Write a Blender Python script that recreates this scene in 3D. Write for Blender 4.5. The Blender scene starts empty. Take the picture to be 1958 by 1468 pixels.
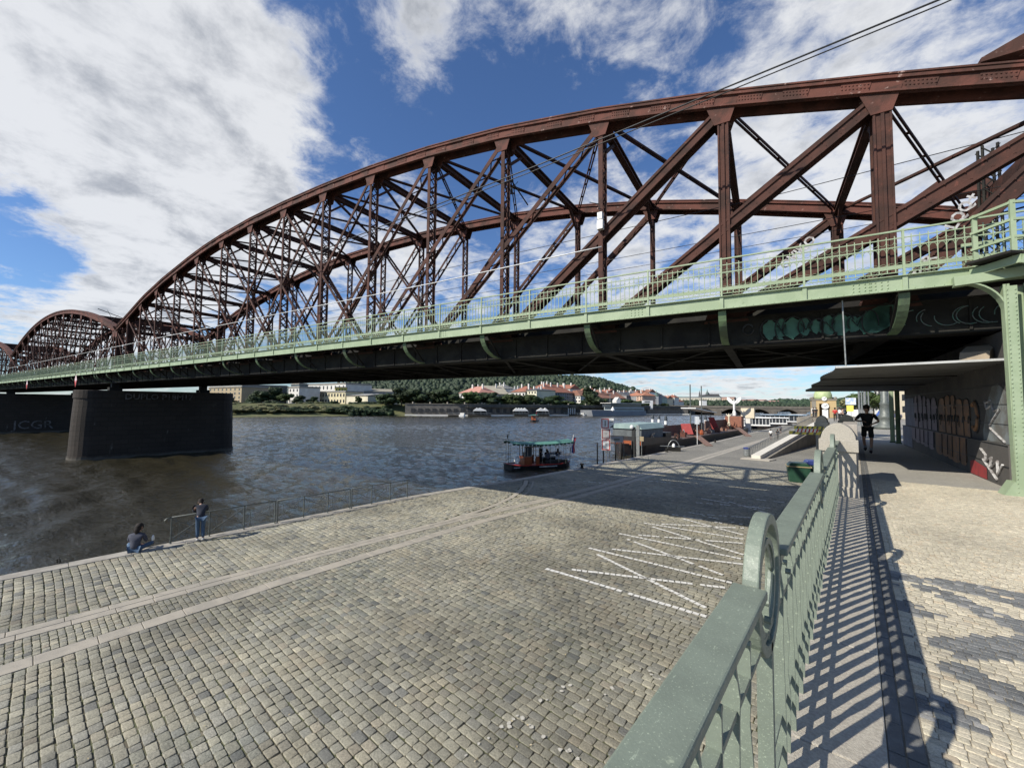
import bpy, bmesh, math, random
import numpy as np
from mathutils import Vector, Matrix
random.seed(7); RNG = np.random.default_rng(7)
SC = bpy.context.scene; COL = SC.collection
V = Vector
# ---------------------------------------------------------------- camera
CAMP = V((0, 0, 1.75))
CR = V((0.76444106, 0.64461958, 0.00977014)); CU = V((0.02492016, -0.04468889, 0.99869009)); CF = V((-0.6442118, 0.76319624, 0.05022605))
FP = 777.53                                     # focal length in pixels of the 1958 wide photograph
cd = bpy.data.cameras.new("camera"); cam = bpy.data.objects.new("camera", cd); COL.objects.link(cam)
cd.sensor_width = 36; cd.lens = 36 * FP / 1958; cd.clip_start = 0.05; cd.clip_end = 12000
M = Matrix.Identity(4)
for i in range(3):
    M[i][0], M[i][1], M[i][2], M[i][3] = CR[i], CU[i], -CF[i], CAMP[i]
cam.matrix_world = M; SC.camera = cam
def at(px, py, d):                              # a place seen at photo pixel (px, py), d metres ahead
    return CAMP + (CF + CR * ((px - 979) / FP) - CU * ((py - 734) / FP)) * d
def dirpx(px, py): return (at(px, py, 1) - CAMP).normalized()
# ---------------------------------------------------------------- light
SUN_T = V((0.53, 1.21, -1)).normalized()        # the way the light travels
elev = math.asin(-SUN_T.z); az = math.atan2(-SUN_T.x, -SUN_T.y)
SC.view_settings.view_transform = 'Standard'; SC.view_settings.look = 'None'
SC.view_settings.gamma = 1; SC.view_settings.exposure = 0.28
sd = bpy.data.lights.new("sun", 'SUN'); sun = bpy.data.objects.new("sun", sd); COL.objects.link(sun)
sd.energy = 5.0; sd.angle = math.radians(0.5); sd.color = (1.0, 0.94, 0.83)
sun.rotation_euler = SUN_T.to_track_quat('-Z', 'Y').to_euler()
W = bpy.data.worlds.new("World"); SC.world = W; W.use_nodes = True
nt = W.node_tree; N = nt.nodes; N.clear(); LK = nt.links.new
wo = N.new('ShaderNodeOutputWorld'); bg = N.new('ShaderNodeBackground'); LK(bg.outputs[0], wo.inputs[0])
sky = N.new('ShaderNodeTexSky'); sky.sky_type = 'NISHITA'; sky.sun_disc = False
sky.sun_elevation = elev; sky.sun_rotation = az; sky.air_density = 1.0; sky.dust_density = 0.3; sky.ozone_density = 2.5
def mth(nt, op, a, b=None, c=None, clamp=False):
    n = nt.nodes.new('ShaderNodeMath'); n.operation = op; n.use_clamp = clamp
    for i, v in enumerate((a, b, c)):
        if v is None: continue
        if isinstance(v, (int, float)): n.inputs[i].default_value = v
        else: nt.links.new(v, n.inputs[i])
    return n.outputs[0]
def maprange(nt, v, a, b, c=0., d=1., smooth=True):
    n = nt.nodes.new('ShaderNodeMapRange'); n.interpolation_type = 'SMOOTHSTEP' if smooth else 'LINEAR'; n.clamp = True
    nt.links.new(v, n.inputs[0])
    for i, x in zip((1, 2, 3, 4), (a, b, c, d)): n.inputs[i].default_value = x
    return n.outputs[0]
def noise(nt, vec, scale, detail=4, rough=.55, dist=0.):
    n = nt.nodes.new('ShaderNodeTexNoise'); n.inputs['Scale'].default_value = scale
    n.inputs['Detail'].default_value = detail; n.inputs['Roughness'].default_value = rough; n.inputs['Distortion'].default_value = dist
    if vec is not None: nt.links.new(vec, n.inputs['Vector'])
    return n.outputs['Fac']
tc = N.new('ShaderNodeTexCoord'); D = tc.outputs['Generated']
sep = N.new('ShaderNodeSeparateXYZ'); LK(D, sep.inputs[0])
den = mth(nt, 'ADD', mth(nt, 'MAXIMUM', sep.outputs[2], 0.0), 0.16)
cmb = N.new('ShaderNodeCombineXYZ')
LK(mth(nt, 'DIVIDE', sep.outputs[0], den), cmb.inputs[0]); LK(mth(nt, 'DIVIDE', sep.outputs[1], den), cmb.inputs[1])
P = cmb.outputs[0]
n1 = noise(nt, P, 1.7, 12, .64, .15)
n2 = noise(nt, P, 7.5, 9, .66, .3)
dens = mth(nt, 'ADD', mth(nt, 'MULTIPLY', n1, .58), mth(nt, 'MULTIPLY', n2, .44))
CLOUDS = [  # photo pixel of a cloud mass or a gap, its radius in degrees, its weight
 (40, 150, 22, .20), (240, 200, 20, .16), (330, 420, 13, .22), (170, 330, 15, .20), (480, 400, 11, .20), (560, 330, 7, .10),
 (200, 560, 9, .20), (330, 640, 12, .18), (640, 520, 12, .16), (820, 560, 11, .13), (60, 640, 8, .16), (430, 40, 13, .08), (520, 90, 9, .10),
 (780, 130, 8, .12), (760, 20, 7, .10), (700, 250, 5, .06), (990, 60, 10, .05), (1150, 120, 12, .03), (1120, 450, 14, .10), (1350, 450, 16, .10), (1500, 150, 18, .07),
 (1750, 120, 20, .10), (1600, 350, 16, .10), (1300, 740, 16, .17), (1450, 745, 10, .10), (1850, 300, 12, .06), (1000, 500, 8, .08),
 (690, 190, 8, -.12), (640, 60, 9, -.12), (860, 200, 9, -.14), (900, 320, 9, -.10), (1050, 230, 10, -.10), (60, 455, 6, -.42), (120, 520, 4, -.2), (480, 550, 4, -.06),
 (1000, 170, 12, -.02), (520, 180, 8, .10), (950, 90, 12, .05), (1150, 60, 12, .06), (620, 330, 5, -.06), (1250, 260, 9, -.03)]
dens = mth(nt, 'ADD', mth(nt, 'MULTIPLY', mth(nt, 'SUBTRACT', dens, .51), 1.75), .50)
bias = None
for px, py, rd, w in CLOUDS:
    w = w * .80 if w >= .16 else w
    v = dirpx(px, py)
    dt = N.new('ShaderNodeVectorMath'); dt.operation = 'DOT_PRODUCT'; LK(D, dt.inputs[0]); dt.inputs[1].default_value = v
    m = maprange(nt, dt.outputs['Value'], math.cos(math.radians(rd)), 1.0, 0, w)
    bias = m if bias is None else mth(nt, 'ADD', bias, m)
dens = mth(nt, 'ADD', dens, bias)
mask = maprange(nt, dens, .48, .80)
mask = mth(nt, 'MULTIPLY', mask, .91)
shade = noise(nt, P, 3.4, 9, .64, .2)
thick = maprange(nt, dens, .62, .84)
sh = mth(nt, 'MULTIPLY', mth(nt, 'MULTIPLY', thick, .85), maprange(nt, shade, .44, .70))
cr = N.new('ShaderNodeMix'); cr.data_type = 'RGBA'; LK(sh, cr.inputs[0])
cr.inputs[6].default_value = (.70, .71, .725, 1); cr.inputs[7].default_value = (.30, .32, .355, 1)
sc_ = N.new('ShaderNodeMix'); sc_.data_type = 'RGBA'; sc_.blend_type = 'MULTIPLY'; sc_.inputs[0].default_value = 1
LK(sky.outputs[0], sc_.inputs[6]); sc_.inputs[7].default_value = (.068, .086, .112, 1)
mx = N.new('ShaderNodeMix'); mx.data_type = 'RGBA'; LK(mask, mx.inputs[0]); LK(sc_.outputs[2], mx.inputs[6]); LK(cr.outputs[2], mx.inputs[7])
LK(mx.outputs[2], bg.inputs[0]); bg.inputs[1].default_value = 1.0
# ---------------------------------------------------------------- materials
MATS = {}
def base_mat(name):
    m = bpy.data.materials.new(name); m.use_nodes = True
    t = m.node_tree; b = t.nodes['Principled BSDF']; return m, t, b
def rgba(c): return (c[0], c[1], c[2], 1)
def mixc(t, f, a, b, bt='MIX'):
    n = t.nodes.new('ShaderNodeMix'); n.data_type = 'RGBA'; n.blend_type = bt
    if isinstance(f, (int, float)): n.inputs[0].default_value = f
    else: t.links.new(f, n.inputs[0])
    for i, v in ((6, a), (7, b)):
        if isinstance(v, (tuple, list)): n.inputs[i].default_value = rgba(v)
        else: t.links.new(v, n.inputs[i])
    return n.outputs[2]
def objco(t, scale=None):
    c = t.nodes.new('ShaderNodeTexCoord'); o = c.outputs['Object']
    if scale:
        mp = t.nodes.new('ShaderNodeMapping'); mp.inputs['Scale'].default_value = scale; t.links.new(o, mp.inputs[0]); o = mp.outputs[0]
    return o
def bump(t, b, h, strength=.3, dist=.02):
    n = t.nodes.new('ShaderNodeBump'); n.inputs['Strength'].default_value = strength; n.inputs['Distance'].default_value = dist
    t.links.new(h, n.inputs['Height']); t.links.new(n.outputs[0], b.inputs['Normal'])
def mk(name, c1, c2=None, sc=3., rough=.6, bmp=.15, bsc=25., metal=0., lo=.4, hi=.62, det=6, stretch=None, c3=None, f3=.6, spec=.5):
    if name in MATS: return MATS[name]
    m, t, b = base_mat(name); o = objco(t, stretch)
    c2 = c2 or tuple(x * .75 for x in c1)
    f = maprange(t, noise(t, o, sc, det, .6, .2), lo, hi)
    col = mixc(t, f, c1, c2)
    if c3: col = mixc(t, maprange(t, noise(t, o, sc * 3.1, 5, .65, .3), f3, f3 + .1), col, c3)
    t.links.new(col, b.inputs['Base Color'])
    b.inputs['Roughness'].default_value = rough; b.inputs['Metallic'].default_value = metal; b.inputs['Specular IOR Level'].default_value = spec
    if bmp: bump(t, b, noise(t, o, bsc, 4, .6), bmp)
    MATS[name] = m; return m
RUST = mk('rusted_steel', (.078, .034, .025), (.044, .023, .018), 1.6, .8, .35, 18, c3=(.13, .050, .036), f3=.60, spec=.25)
RUSTC = mk('rusted_steel_flaking', (.125, .048, .035), (.060, .029, .022), 1.2, .8, .35, 18, c3=(.32, .22, .19), f3=.62, spec=.25)
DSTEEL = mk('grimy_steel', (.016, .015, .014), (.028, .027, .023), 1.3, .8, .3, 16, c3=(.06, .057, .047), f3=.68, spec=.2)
GREEN = mk('green_paint', (.25, .315, .195), (.29, .355, .23), 2.0, .55, .12, 22, c3=(.16, .22, .12), f3=.67)
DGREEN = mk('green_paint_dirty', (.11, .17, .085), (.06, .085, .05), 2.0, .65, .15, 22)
PARA = mk('sage_paint', (.155, .182, .145), (.18, .212, .168), 5., .5, .10, 120, c3=(.30, .34, .25), f3=.63)
t_ = PARA.node_tree; b_ = t_.nodes['Principled BSDF']; l_ = b_.inputs['Base Color'].links[0].from_socket; o_ = objco(t_)
c_ = mixc(t_, maprange(t_, noise(t_, o_, 170, 3, .7), .60, .68, 0, .75), l_, (.40, .46, .34)); c_ = mixc(t_, maprange(t_, noise(t_, o_, 7, 7, .8, .4), .57, .68, 0, .45), c_, (.11, .13, .10)); c_ = mixc(t_, mth(t_, 'MULTIPLY', maprange(t_, noise(t_, objco(t_, (1, .25, 1)), 60, 3, .7), .63, .68), .5), c_, (.36, .42, .32))
t_.links.new(c_, b_.inputs['Base Color']); t_.links.new(maprange(t_, noise(t_, o_, 30, 4, .6), .3, .7, .38, .62, False), b_.inputs['Roughness'])
DARKP = mk('black_paint', (.012, .013, .014), (.02, .02, .02), 4, .5, .1)
GRANITE = mk('granite', (.43, .395, .33), (.33, .30, .25), 60., .85, .5, 140, lo=.35, hi=.65, det=3, c3=(.22, .20, .18), f3=.62)
GRANITE2 = mk('pink_granite', (.37, .335, .29), (.30, .27, .23), 9., .85, .4, 90, c3=(.20, .18, .16), f3=.64)
WHITE = mk('white_paint', (.74, .74, .72), (.62, .62, .60), 5, .5, .1)
CREAM = mk('cream_plaster', (.62, .54, .40), (.55, .48, .36), .3, .85, .05)
PALE = mk('pale_plaster', (.62, .60, .55), (.53, .51, .47), .3, .85, .05)
GREYP = mk('grey_plaster', (.27, .27, .265), (.21, .21, .21), .3, .85, .05)
BLUEGREY = mk('bluegrey_plaster', (.24, .26, .28), (.19, .20, .22), .3, .85, .05)
PINKP = mk('pink_plaster', (.55, .38, .28), (.47, .33, .25), .3, .85, .05)
OCHRE = mk('ochre_plaster', (.47, .34, .17), (.40, .29, .15), .3, .85, .05)
REDTILE = mk('red_tiles', (.30, .12, .075), (.22, .09, .06), .5, .85, .2, 3, stretch=(1, 1, 4))
ORTILE = mk('orange_tiles', (.38, .17, .10), (.31, .13, .08), .5, .85, .2, 3)
BRTILE = mk('brown_tiles', (.20, .105, .075), (.26, .12, .08), .5, .85, .2, 3)
GREYROOF = mk('grey_roof', (.30, .29, .26), (.22, .215, .20), .4, .7, .1, 3)
SLATE = mk('slate_roof', (.06, .065, .075), (.09, .095, .10), .5, .6, .1, 3)
COPPER = mk('green_copper', (.33, .42, .20), (.42, .47, .25), 1.5, .6, .1, 12, c3=(.20, .27, .14), f3=.58)
GLASS = mk('window_glass', (.025, .03, .037), (.045, .05, .06), 1., .12, 0)
DGLASS = mk('curtain_wall_glass', (.03, .042, .055), (.05, .06, .07), .2, .15, 0)
GALV = mk('galvanised_steel', (.20, .21, .21), (.28, .29, .28), 8, .45, .1, 40, metal=.5)
DGALV = mk('weathered_dark_steel', (.10, .115, .105), (.14, .15, .14), 8, .5, .1, 40, metal=.2)
WOODR = mk('varnished_wood', (.32, .085, .03), (.24, .06, .02), 4, .35, .1, 8, stretch=(8, 8, 1))
REDP = mk('red_paint', (.50, .035, .025), (.42, .03, .025), 3, .5, .05)
HULL = mk('black_hull_paint', (.012, .012, .014), (.03, .022, .02), 1.2, .45, .1, 8, c3=(.06, .035, .025), f3=.66)
DECKR = mk('red_deck_paint', (.30, .07, .045), (.22, .05, .035), 2, .6, .1)
CANOPYG = mk('green_canvas', (.09, .24, .19), (.07, .19, .15), 2, .7, .1)
TEAL = mk('teal_graffiti_paint', (.045, .14, .095), (.035, .105, .075), 3, .6, .05)
SKIN = mk('skin', (.45, .27, .19), (.40, .23, .16), 9, .55, .05)
HAIR = mk('dark_hair', (.012, .008, .006), (.02, .014, .01), 30, .85, .4, 120)
BLACKC = mk('black_fabric', (.012, .012, .014), (.018, .018, .02), 30, .9, .2, 200)
GREYC = mk('grey_fabric', (.065, .07, .095), (.05, .055, .075), 14, .9, .25, 150)
NAVYC = mk('navy_fabric', (.022, .026, .04), (.03, .034, .05), 14, .9, .25, 150)
DENIM = mk('blue_denim', (.045, .085, .15), (.07, .12, .19), 20, .9, .25, 160)
SHOEW = mk('white_shoe_leather', (.62, .60, .57), (.5, .5, .48), 10, .6, .1)
YELLOW = mk('yellow_board_paint', (.70, .60, .10), (.6, .52, .1), 5, .5, .05)
BINGREEN = mk('green_bin_plastic', (.012, .05, .028), (.02, .06, .035), 5, .45, .05)
BLUEP = mk('blue_plastic', (.02, .035, .16), (.03, .05, .2), 5, .45, .05)
BARK = mk('bark', (.07, .055, .04), (.05, .04, .03), 4, .9, .4, 12)
SOOT = mk('sooty_pier_stone', (.048, .044, .041), (.075, .070, .064), .55, .85, .4, 9, c3=(.16, .155, .145), f3=.68)
DULLSTONE = mk('old_wall_stone', (.13, .12, .105), (.095, .088, .08), .6, .9, .4, 5, c3=(.2, .19, .16), f3=.62)
PALESTONE = mk('bridge_stone', (.24, .215, .175), (.17, .155, .13), .5, .9, .3, 3)
WATERB, tW, bW = base_mat('river_water'); MATS['water'] = WATERB
bW.inputs['Base Color'].default_value = (.034, .030, .018, 1); bW.inputs['Roughness'].default_value = .05; bW.inputs['IOR'].default_value = 1.38
oW = objco(tW, (1, 1.7, 1))
hW = mth(tW, 'ADD', mth(tW, 'MULTIPLY', noise(tW, oW, 3.4, 6, .68, .5), .62), mth(tW, 'MULTIPLY', noise(tW, oW, .9, 5, .62, .5), .9))
hW = mth(tW, 'ADD', hW, mth(tW, 'MULTIPLY', noise(tW, oW, .20, 4, .6, .3), .4))
bump(tW, bW, hW, 1.0, .17)
def foliage(name, c1, c2):
    m, t, b = base_mat(name); oi = t.nodes.new('ShaderNodeObjectInfo')
    g = t.nodes.new('ShaderNodeNewGeometry')
    f = maprange(t, noise(t, objco(t), .9, 3, .6), .35, .65)
    col = mixc(t, f, c1, c2); col = mixc(t, mth(t, 'MULTIPLY', g.outputs['Random Per Island'], .55), col, tuple(x * 1.7 for x in c2))
    hs = t.nodes.new('ShaderNodeHueSaturation'); t.links.new(col, hs.inputs['Color'])
    t.links.new(maprange(t, oi.outputs['Random'], 0, 1, .8, 1.25, False), hs.inputs['Value'])
    t.links.new(maprange(t, oi.outputs['Random'], 0, 1, .485, .515, False), hs.inputs['Hue'])
    t.links.new(hs.outputs[0], b.inputs['Base Color']); b.inputs['Roughness'].default_value = .65; b.inputs['Specular IOR Level'].default_value = .3
    MATS[name] = m; return m
LEAF = foliage('tree_leaves', (.026, .042, .013), (.045, .066, .020))
LEAFD = foliage('dark_leaves', (.016, .028, .011), (.027, .042, .016))
LEAFO = foliage('dry_leaves', (.09, .085, .035), (.12, .115, .05))
SCRUB = foliage('dry_scrub', (.13, .115, .06), (.075, .085, .035))
def attr_mat(name, rough=.8, bs=60, strength=.5, mul=(1, 1, 1), spec=.3, dist=.006):
    m, t, b = base_mat(name); a = t.nodes.new('ShaderNodeAttribute'); a.attribute_name = 'col'
    o = objco(t); f = noise(t, o, bs, 5, .65)
    c = mixc(t, 1., a.outputs['Color'], mixc(t, maprange(t, f, .3, .7, 0, 1, False), (.66, .66, .65), (1.32, 1.31, 1.28)), 'MULTIPLY')
    c = mixc(t, mth(t, 'MULTIPLY', maprange(t, noise(t, o, 140, 2, .5), .62, .70), .6), c, (.45, .43, .37)); c = mixc(t, mth(t, 'MULTIPLY', maprange(t, noise(t, o, 110, 2, .5), .63, .70), .5), c, (.09, .09, .085))
    g = maprange(t, noise(t, o, .35, 4, .6), .35, .7); c = mixc(t, 1., c, mixc(t, g, (1.10, 1.08, 1.04), (.78, .77, .75)), 'MULTIPLY')
    c = mixc(t, 1., c, mul, 'MULTIPLY')
    t.links.new(c, b.inputs['Base Color']); b.inputs['Roughness'].default_value = rough; b.inputs['Specular IOR Level'].default_value = spec
    bump(t, b, noise(t, o, bs * .8, 5, .65), strength, dist); MATS[name] = m; return m
SETT = attr_mat('sett_stone', .78, 34, 1.0, dist=.014)
MOSAIC = attr_mat('mosaic_stone', .7, 90, .5)
# ---------------------------------------------------------------- mesh helpers
class MB:
    def __init__(s): s.v = []; s.f = []; s.m = []; s.mi = 0
    def add(s, vs, fs):
        k = len(s.v); s.v += [tuple(v) for v in vs]; s.f += [tuple(i + k for i in f) for f in fs]; s.m += [s.mi] * len(fs); return s
    def box(s, a, b):
        (x0, y0, z0), (x1, y1, z1) = a, b
        return s.add([(x0, y0, z0), (x1, y0, z0), (x1, y1, z0), (x0, y1, z0), (x0, y0, z1), (x1, y0, z1), (x1, y1, z1), (x0, y1, z1)],
                     [(0, 3, 2, 1), (4, 5, 6, 7), (0, 1, 5, 4), (1, 2, 6, 5), (2, 3, 7, 6), (3, 0, 4, 7)])
    def beam(s, p, q, w, h, up=(0, 0, 1)):      # w across, h along 'up'
        p, q, up = V(p), V(q), V(up); d = (q - p)
        if d.length < 1e-6: return s
        d.normalize(); sd_ = d.cross(up)
        if sd_.length < 1e-4: sd_ = d.cross(V((0, 1, 0)))
        sd_.normalize(); u = sd_.cross(d).normalized(); a = sd_ * w / 2; b = u * h / 2
        return s.add([p - a - b, p + a - b, p + a + b, p - a + b, q - a - b, q + a - b, q + a + b, q - a + b],
                     [(0, 1, 2, 3), (7, 6, 5, 4), (0, 4, 5, 1), (1, 5, 6, 2), (2, 6, 7, 3), (3, 7, 4, 0)])
    def tube(s, pts, r, n=6, caps=True):
        pts = [V(p) for p in pts]; rs = r if isinstance(r, (list, tuple)) else [r] * len(pts); vs = []; fs = []
        for i, p in enumerate(pts):
            d = (pts[min(i + 1, len(pts) - 1)] - pts[max(i - 1, 0)]).normalized()
            a = d.cross(V((0, 0, 1)));  a = a if a.length > .05 else d.cross(V((0, 1, 0))); a.normalize(); b = a.cross(d)
            for k in range(n):
                t = 2 * math.pi * k / n; vs.append(p + (a * math.cos(t) + b * math.sin(t)) * rs[i])
        for i in range(len(pts) - 1):
            for k in range(n): fs.append((i * n + k, i * n + (k + 1) % n, (i + 1) * n + (k + 1) % n, (i + 1) * n + k))
        if caps: fs += [tuple(range(n))[::-1], tuple(range((len(pts) - 1) * n, len(pts) * n))]
        return s.add(vs, fs)
    def lathe(s, prof, c=(0, 0, 0), n=12):       # prof: (radius, z) from the bottom up
        vs = []; fs = []
        for r, z in prof:
            for k in range(n): t = 2 * math.pi * k / n; vs.append((c[0] + r * math.cos(t), c[1] + r * math.sin(t), c[2] + z))
        for i in range(len(prof) - 1):
            for k in range(n): fs.append((i * n + k, i * n + (k + 1) % n, (i + 1) * n + (k + 1) % n, (i + 1) * n + k))
        fs += [tuple(range(n))[::-1], tuple(range((len(prof) - 1) * n, len(prof) * n))]
        return s.add(vs, fs)
    def prism(s, poly, h, ax='z', off=0.):       # polygon extruded along an axis from off to off+h
        n = len(poly)
        def P3(a, b, c): return {'z': (a, b, c), 'y': (a, c, b), 'x': (c, a, b)}[ax]
        vs = [P3(a, b, off) for a, b in poly] + [P3(a, b, off + h) for a, b in poly]
        fs = [tuple(range(n))[::-1], tuple(range(n, 2 * n))] + [(i, (i + 1) % n, n + (i + 1) % n, n + i) for i in range(n)]
        return s.add(vs, fs)
    def ell(s, c, r, n=10, m=7):
        vs = [(c[0], c[1], c[2] - r[2])]; fs = []
        for i in range(1, m):
            ph = -math.pi / 2 + math.pi * i / m
            for k in range(n):
                t = 2 * math.pi * k / n; vs.append((c[0] + r[0] * math.cos(ph) * math.cos(t), c[1] + r[1] * math.cos(ph) * math.sin(t), c[2] + r[2] * math.sin(ph)))
        vs.append((c[0], c[1], c[2] + r[2])); last = len(vs) - 1
        for k in range(n):
            fs.append((0, 1 + (k + 1) % n, 1 + k)); fs.append((last, 1 + (m - 2) * n + k, 1 + (m - 2) * n + (k + 1) % n))
        for i in range(m - 2):
            for k in range(n): a = 1 + i * n; fs.append((a + k, a + (k + 1) % n, a + n + (k + 1) % n, a + n + k))
        return s.add(vs, fs)
    def build(s, name, mat, parent=None, smooth=False, loc=None, rz=0., bevel=0.):
        me = bpy.data.meshes.new(name); me.from_pydata(s.v, [], s.f); me.update()
        for mm in (mat if isinstance(mat, (list, tuple)) else [mat]): me.materials.append(mm)
        if any(s.m): me.polygons.foreach_set('material_index', s.m)
        bm = bmesh.new(); bm.from_mesh(me); bmesh.ops.recalc_face_normals(bm, faces=bm.faces); bm.to_mesh(me); bm.free()
        if smooth: me.polygons.foreach_set('use_smooth', [True] * len(me.polygons))
        o = bpy.data.objects.new(name, me); COL.objects.link(o)
        if parent: o.parent = parent
        if loc is not None: o.location = loc
        if rz: o.rotation_euler.z = rz
        if bevel:
            b = o.modifiers.new('bevel', 'BEVEL'); b.width = bevel; b.segments = 2; b.limit_method = 'ANGLE'
        return o
def tag(o, label=None, cat=None, group=None, kind=None):
    if label: o['label'] = label
    if cat: o['category'] = cat
    if group: o['group'] = group
    if kind: o['kind'] = kind
    return o
def empty(name, loc=(0, 0, 0), rz=0., label=None, cat=None, group=None):
    o = bpy.data.objects.new(name, None); COL.objects.link(o); o.location = loc; o.rotation_euler.z = rz
    o.empty_display_size = .2; return tag(o, label, cat, group)
def copy_tree(o, parent=None):
    c = o.copy(); COL.objects.link(c)
    if parent: c.parent = parent
    for ch in list(o.children): copy_tree(ch, c)
    return c
def npmesh(name, verts, quads, mat, cols=None, smooth=False, parent=None):
    me = bpy.data.meshes.new(name); nv, nf = len(verts), len(quads); k = quads.shape[1]
    me.vertices.add(nv); me.vertices.foreach_set('co', np.asarray(verts, np.float32).ravel())
    me.loops.add(nf * k); me.loops.foreach_set('vertex_index', quads.astype(np.int32).ravel())
    me.polygons.add(nf); me.polygons.foreach_set('loop_start', np.arange(0, nf * k, k, dtype=np.int32)); me.polygons.foreach_set('loop_total', np.full(nf, k, np.int32))
    if smooth: me.polygons.foreach_set('use_smooth', np.ones(nf, bool))
    me.update(calc_edges=True); me.materials.append(mat)
    if cols is not None:
        a = me.color_attributes.new('col', 'FLOAT_COLOR', 'POINT'); c4 = np.ones((nv, 4), np.float32); c4[:, :3] = cols; a.data.foreach_set('color', c4.ravel())
    o = bpy.data.objects.new(name, me); COL.objects.link(o)
    if parent: o.parent = parent
    return o
def text(name, s, size, mat, parent, mat4, thick=.004, bold=0.):
    cu = bpy.data.curves.new(name, 'FONT'); cu.body = s; cu.size = size; cu.extrude = thick; cu.offset = bold; cu.resolution_u = 2
    o = bpy.data.objects.new(name, cu); COL.objects.link(o)
    dg = bpy.context.evaluated_depsgraph_get(); me = bpy.data.meshes.new_from_object(o.evaluated_get(dg)); bpy.data.objects.remove(o)
    me.materials.clear(); me.materials.append(mat); o = bpy.data.objects.new(name, me); COL.objects.link(o); o.parent = parent; o.matrix_local = mat4; return o
def frame(o, x, y):                              # a matrix from an origin and its x and y axes
    x = V(x).normalized(); y = V(y); y = (y - x * y.dot(x)).normalized(); z = x.cross(y); m = Matrix.Identity(4)
    for i in range(3): m[i][0], m[i][1], m[i][2], m[i][3] = x[i], y[i], z[i], o[i]
    return m
# heights: promenade 0, lower quay QZ, river WZ
QZ, WZ = -3.75, -4.25
EDGE = [(-60, -20.4), (0, -20.5), (15, -20.35), (24, -19.2), (32, -18.6), (45, -17.9), (70, -17.0), (150, -16.7), (260, -16.4), (420, -12)]
def edge_x(y): return float(np.interp(y, [a for a, b in EDGE], [b for a, b in EDGE]))
def gp(px, py, z):                               # the point of the plane at height z seen at photo pixel (px, py)
    d = at(px, py, 1) - CAMP; t = (z - CAMP.z) / d.z; p = CAMP + d * t; return V((p.x, p.y, z))
# ---------------------------------------------------------------- setting: river, quay, promenade
# the river: a rippled sheet where its waves can be told apart, plain water all round it
GX0, GX1, GY0, GY1, GS = -190., -15., -34., 300., .32
_rv = MB()
for x0, x1, y0, y1 in ((-900, -10, -300, GY0), (-900, -10, GY1, 1500), (-900, GX0, GY0, GY1), (GX1, -10, GY0, GY1)): _rv.add([(x0, y0, WZ), (x1, y0, WZ), (x1, y1, WZ), (x0, y1, WZ)], [(0, 1, 2, 3)])
_rv.build('river', WATERB)['kind'] = 'structure'
gx, gy = np.meshgrid(np.linspace(GX0, GX1, int((GX1 - GX0) / GS) + 1), np.linspace(GY0, GY1, int((GY1 - GY0) / GS) + 1), indexing='ij'); hz_ = np.zeros_like(gx)
wr = np.random.default_rng(12)
for k_ in range(30):
    lam = 1.0 * (4.6 / 1.0) ** (k_ / 29.); th = 1.15 + wr.normal(0, .62); kk = 2 * np.pi / lam; ph_ = wr.uniform(0, 6.28)
    wob = .8 * np.sin(gx * .05 * wr.uniform(.5, 2) + ph_) + .8 * np.sin(gy * .045 * wr.uniform(.5, 2) + 2 * ph_)
    hz_ += .0068 * lam ** .9 * np.sin(kk * (gx * math.cos(th) + gy * math.sin(th)) + ph_ + wob)
hz_ *= .85 + .45 * np.sin(gx * .045 + 1.2 * np.sin(gy * .03)) * np.sin(gy * .05 + np.sin(gx * .04))
hz_ *= np.clip(np.minimum.reduce([gx - GX0, GX1 - gx, gy - GY0, GY1 - gy]) / 6., 0, 1)
nx_, ny_ = gx.shape; ii = np.arange(nx_ * ny_).reshape(nx_, ny_)
npmesh('rippled_river', np.stack([gx, gy, WZ + hz_], -1).reshape(-1, 3), np.stack([ii[:-1, :-1], ii[1:, :-1], ii[1:, 1:], ii[:-1, 1:]], -1).reshape(-1, 4), WATERB, smooth=True)['kind'] = 'structure'
MB().add([(-900, -300, WZ - 3), (-10, -300, WZ - 3), (-10, 1500, WZ - 3), (-900, 1500, WZ - 3)], [(0, 1, 2, 3)]).build('river_bed', DULLSTONE)['kind'] = 'structure'
JOINT = mk('sandy_joint', (.105, .092, .063), (.085, .092, .042), 1.6, .95, .3, 60, c3=(.18, .16, .115), f3=.56)
def brickmat(name, c1, c2, cm, sx, sy, mortar, rot=0., bs=.6, dist=.008, var=(1, 1, 1)):
    m, t, b = base_mat(name); mp = t.nodes.new('ShaderNodeMapping'); mp.inputs['Rotation'].default_value[2] = rot; t.links.new(objco(t), mp.inputs[0])
    br = t.nodes.new('ShaderNodeTexBrick'); t.links.new(mp.outputs[0], br.inputs[0]); br.inputs['Scale'].default_value = 1
    br.inputs['Brick Width'].default_value = sx; br.inputs['Row Height'].default_value = sy; br.inputs['Mortar Size'].default_value = mortar
    br.inputs['Mortar Smooth'].default_value = .3
    br.inputs['Color1'].default_value = rgba(c1); br.inputs['Color2'].default_value = rgba(c2); br.inputs['Mortar'].default_value = rgba(cm)
    c = mixc(t, 1., br.outputs[0], mixc(t, maprange(t, noise(t, objco(t), .3, 6, .65), .3, .7, 0, 1, False), (.82, .82, .82), (1.15, 1.14, 1.12)), 'MULTIPLY')
    t.links.new(c, b.inputs['Base Color']); b.inputs['Roughness'].default_value = .85; b.inputs['Specular IOR Level'].default_value = .3
    h = mth(t, 'SUBTRACT', noise(t, objco(t), 22, 4, .6), mth(t, 'MULTIPLY', br.outputs['Fac'], 1.5)); bump(t, b, h, bs, dist); MATS[name] = m; return m
FARSETT = brickmat('sett_paving', (.275, .262, .225), (.215, .208, .185), (.11, .10, .08), .19, .175, .016)
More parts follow.
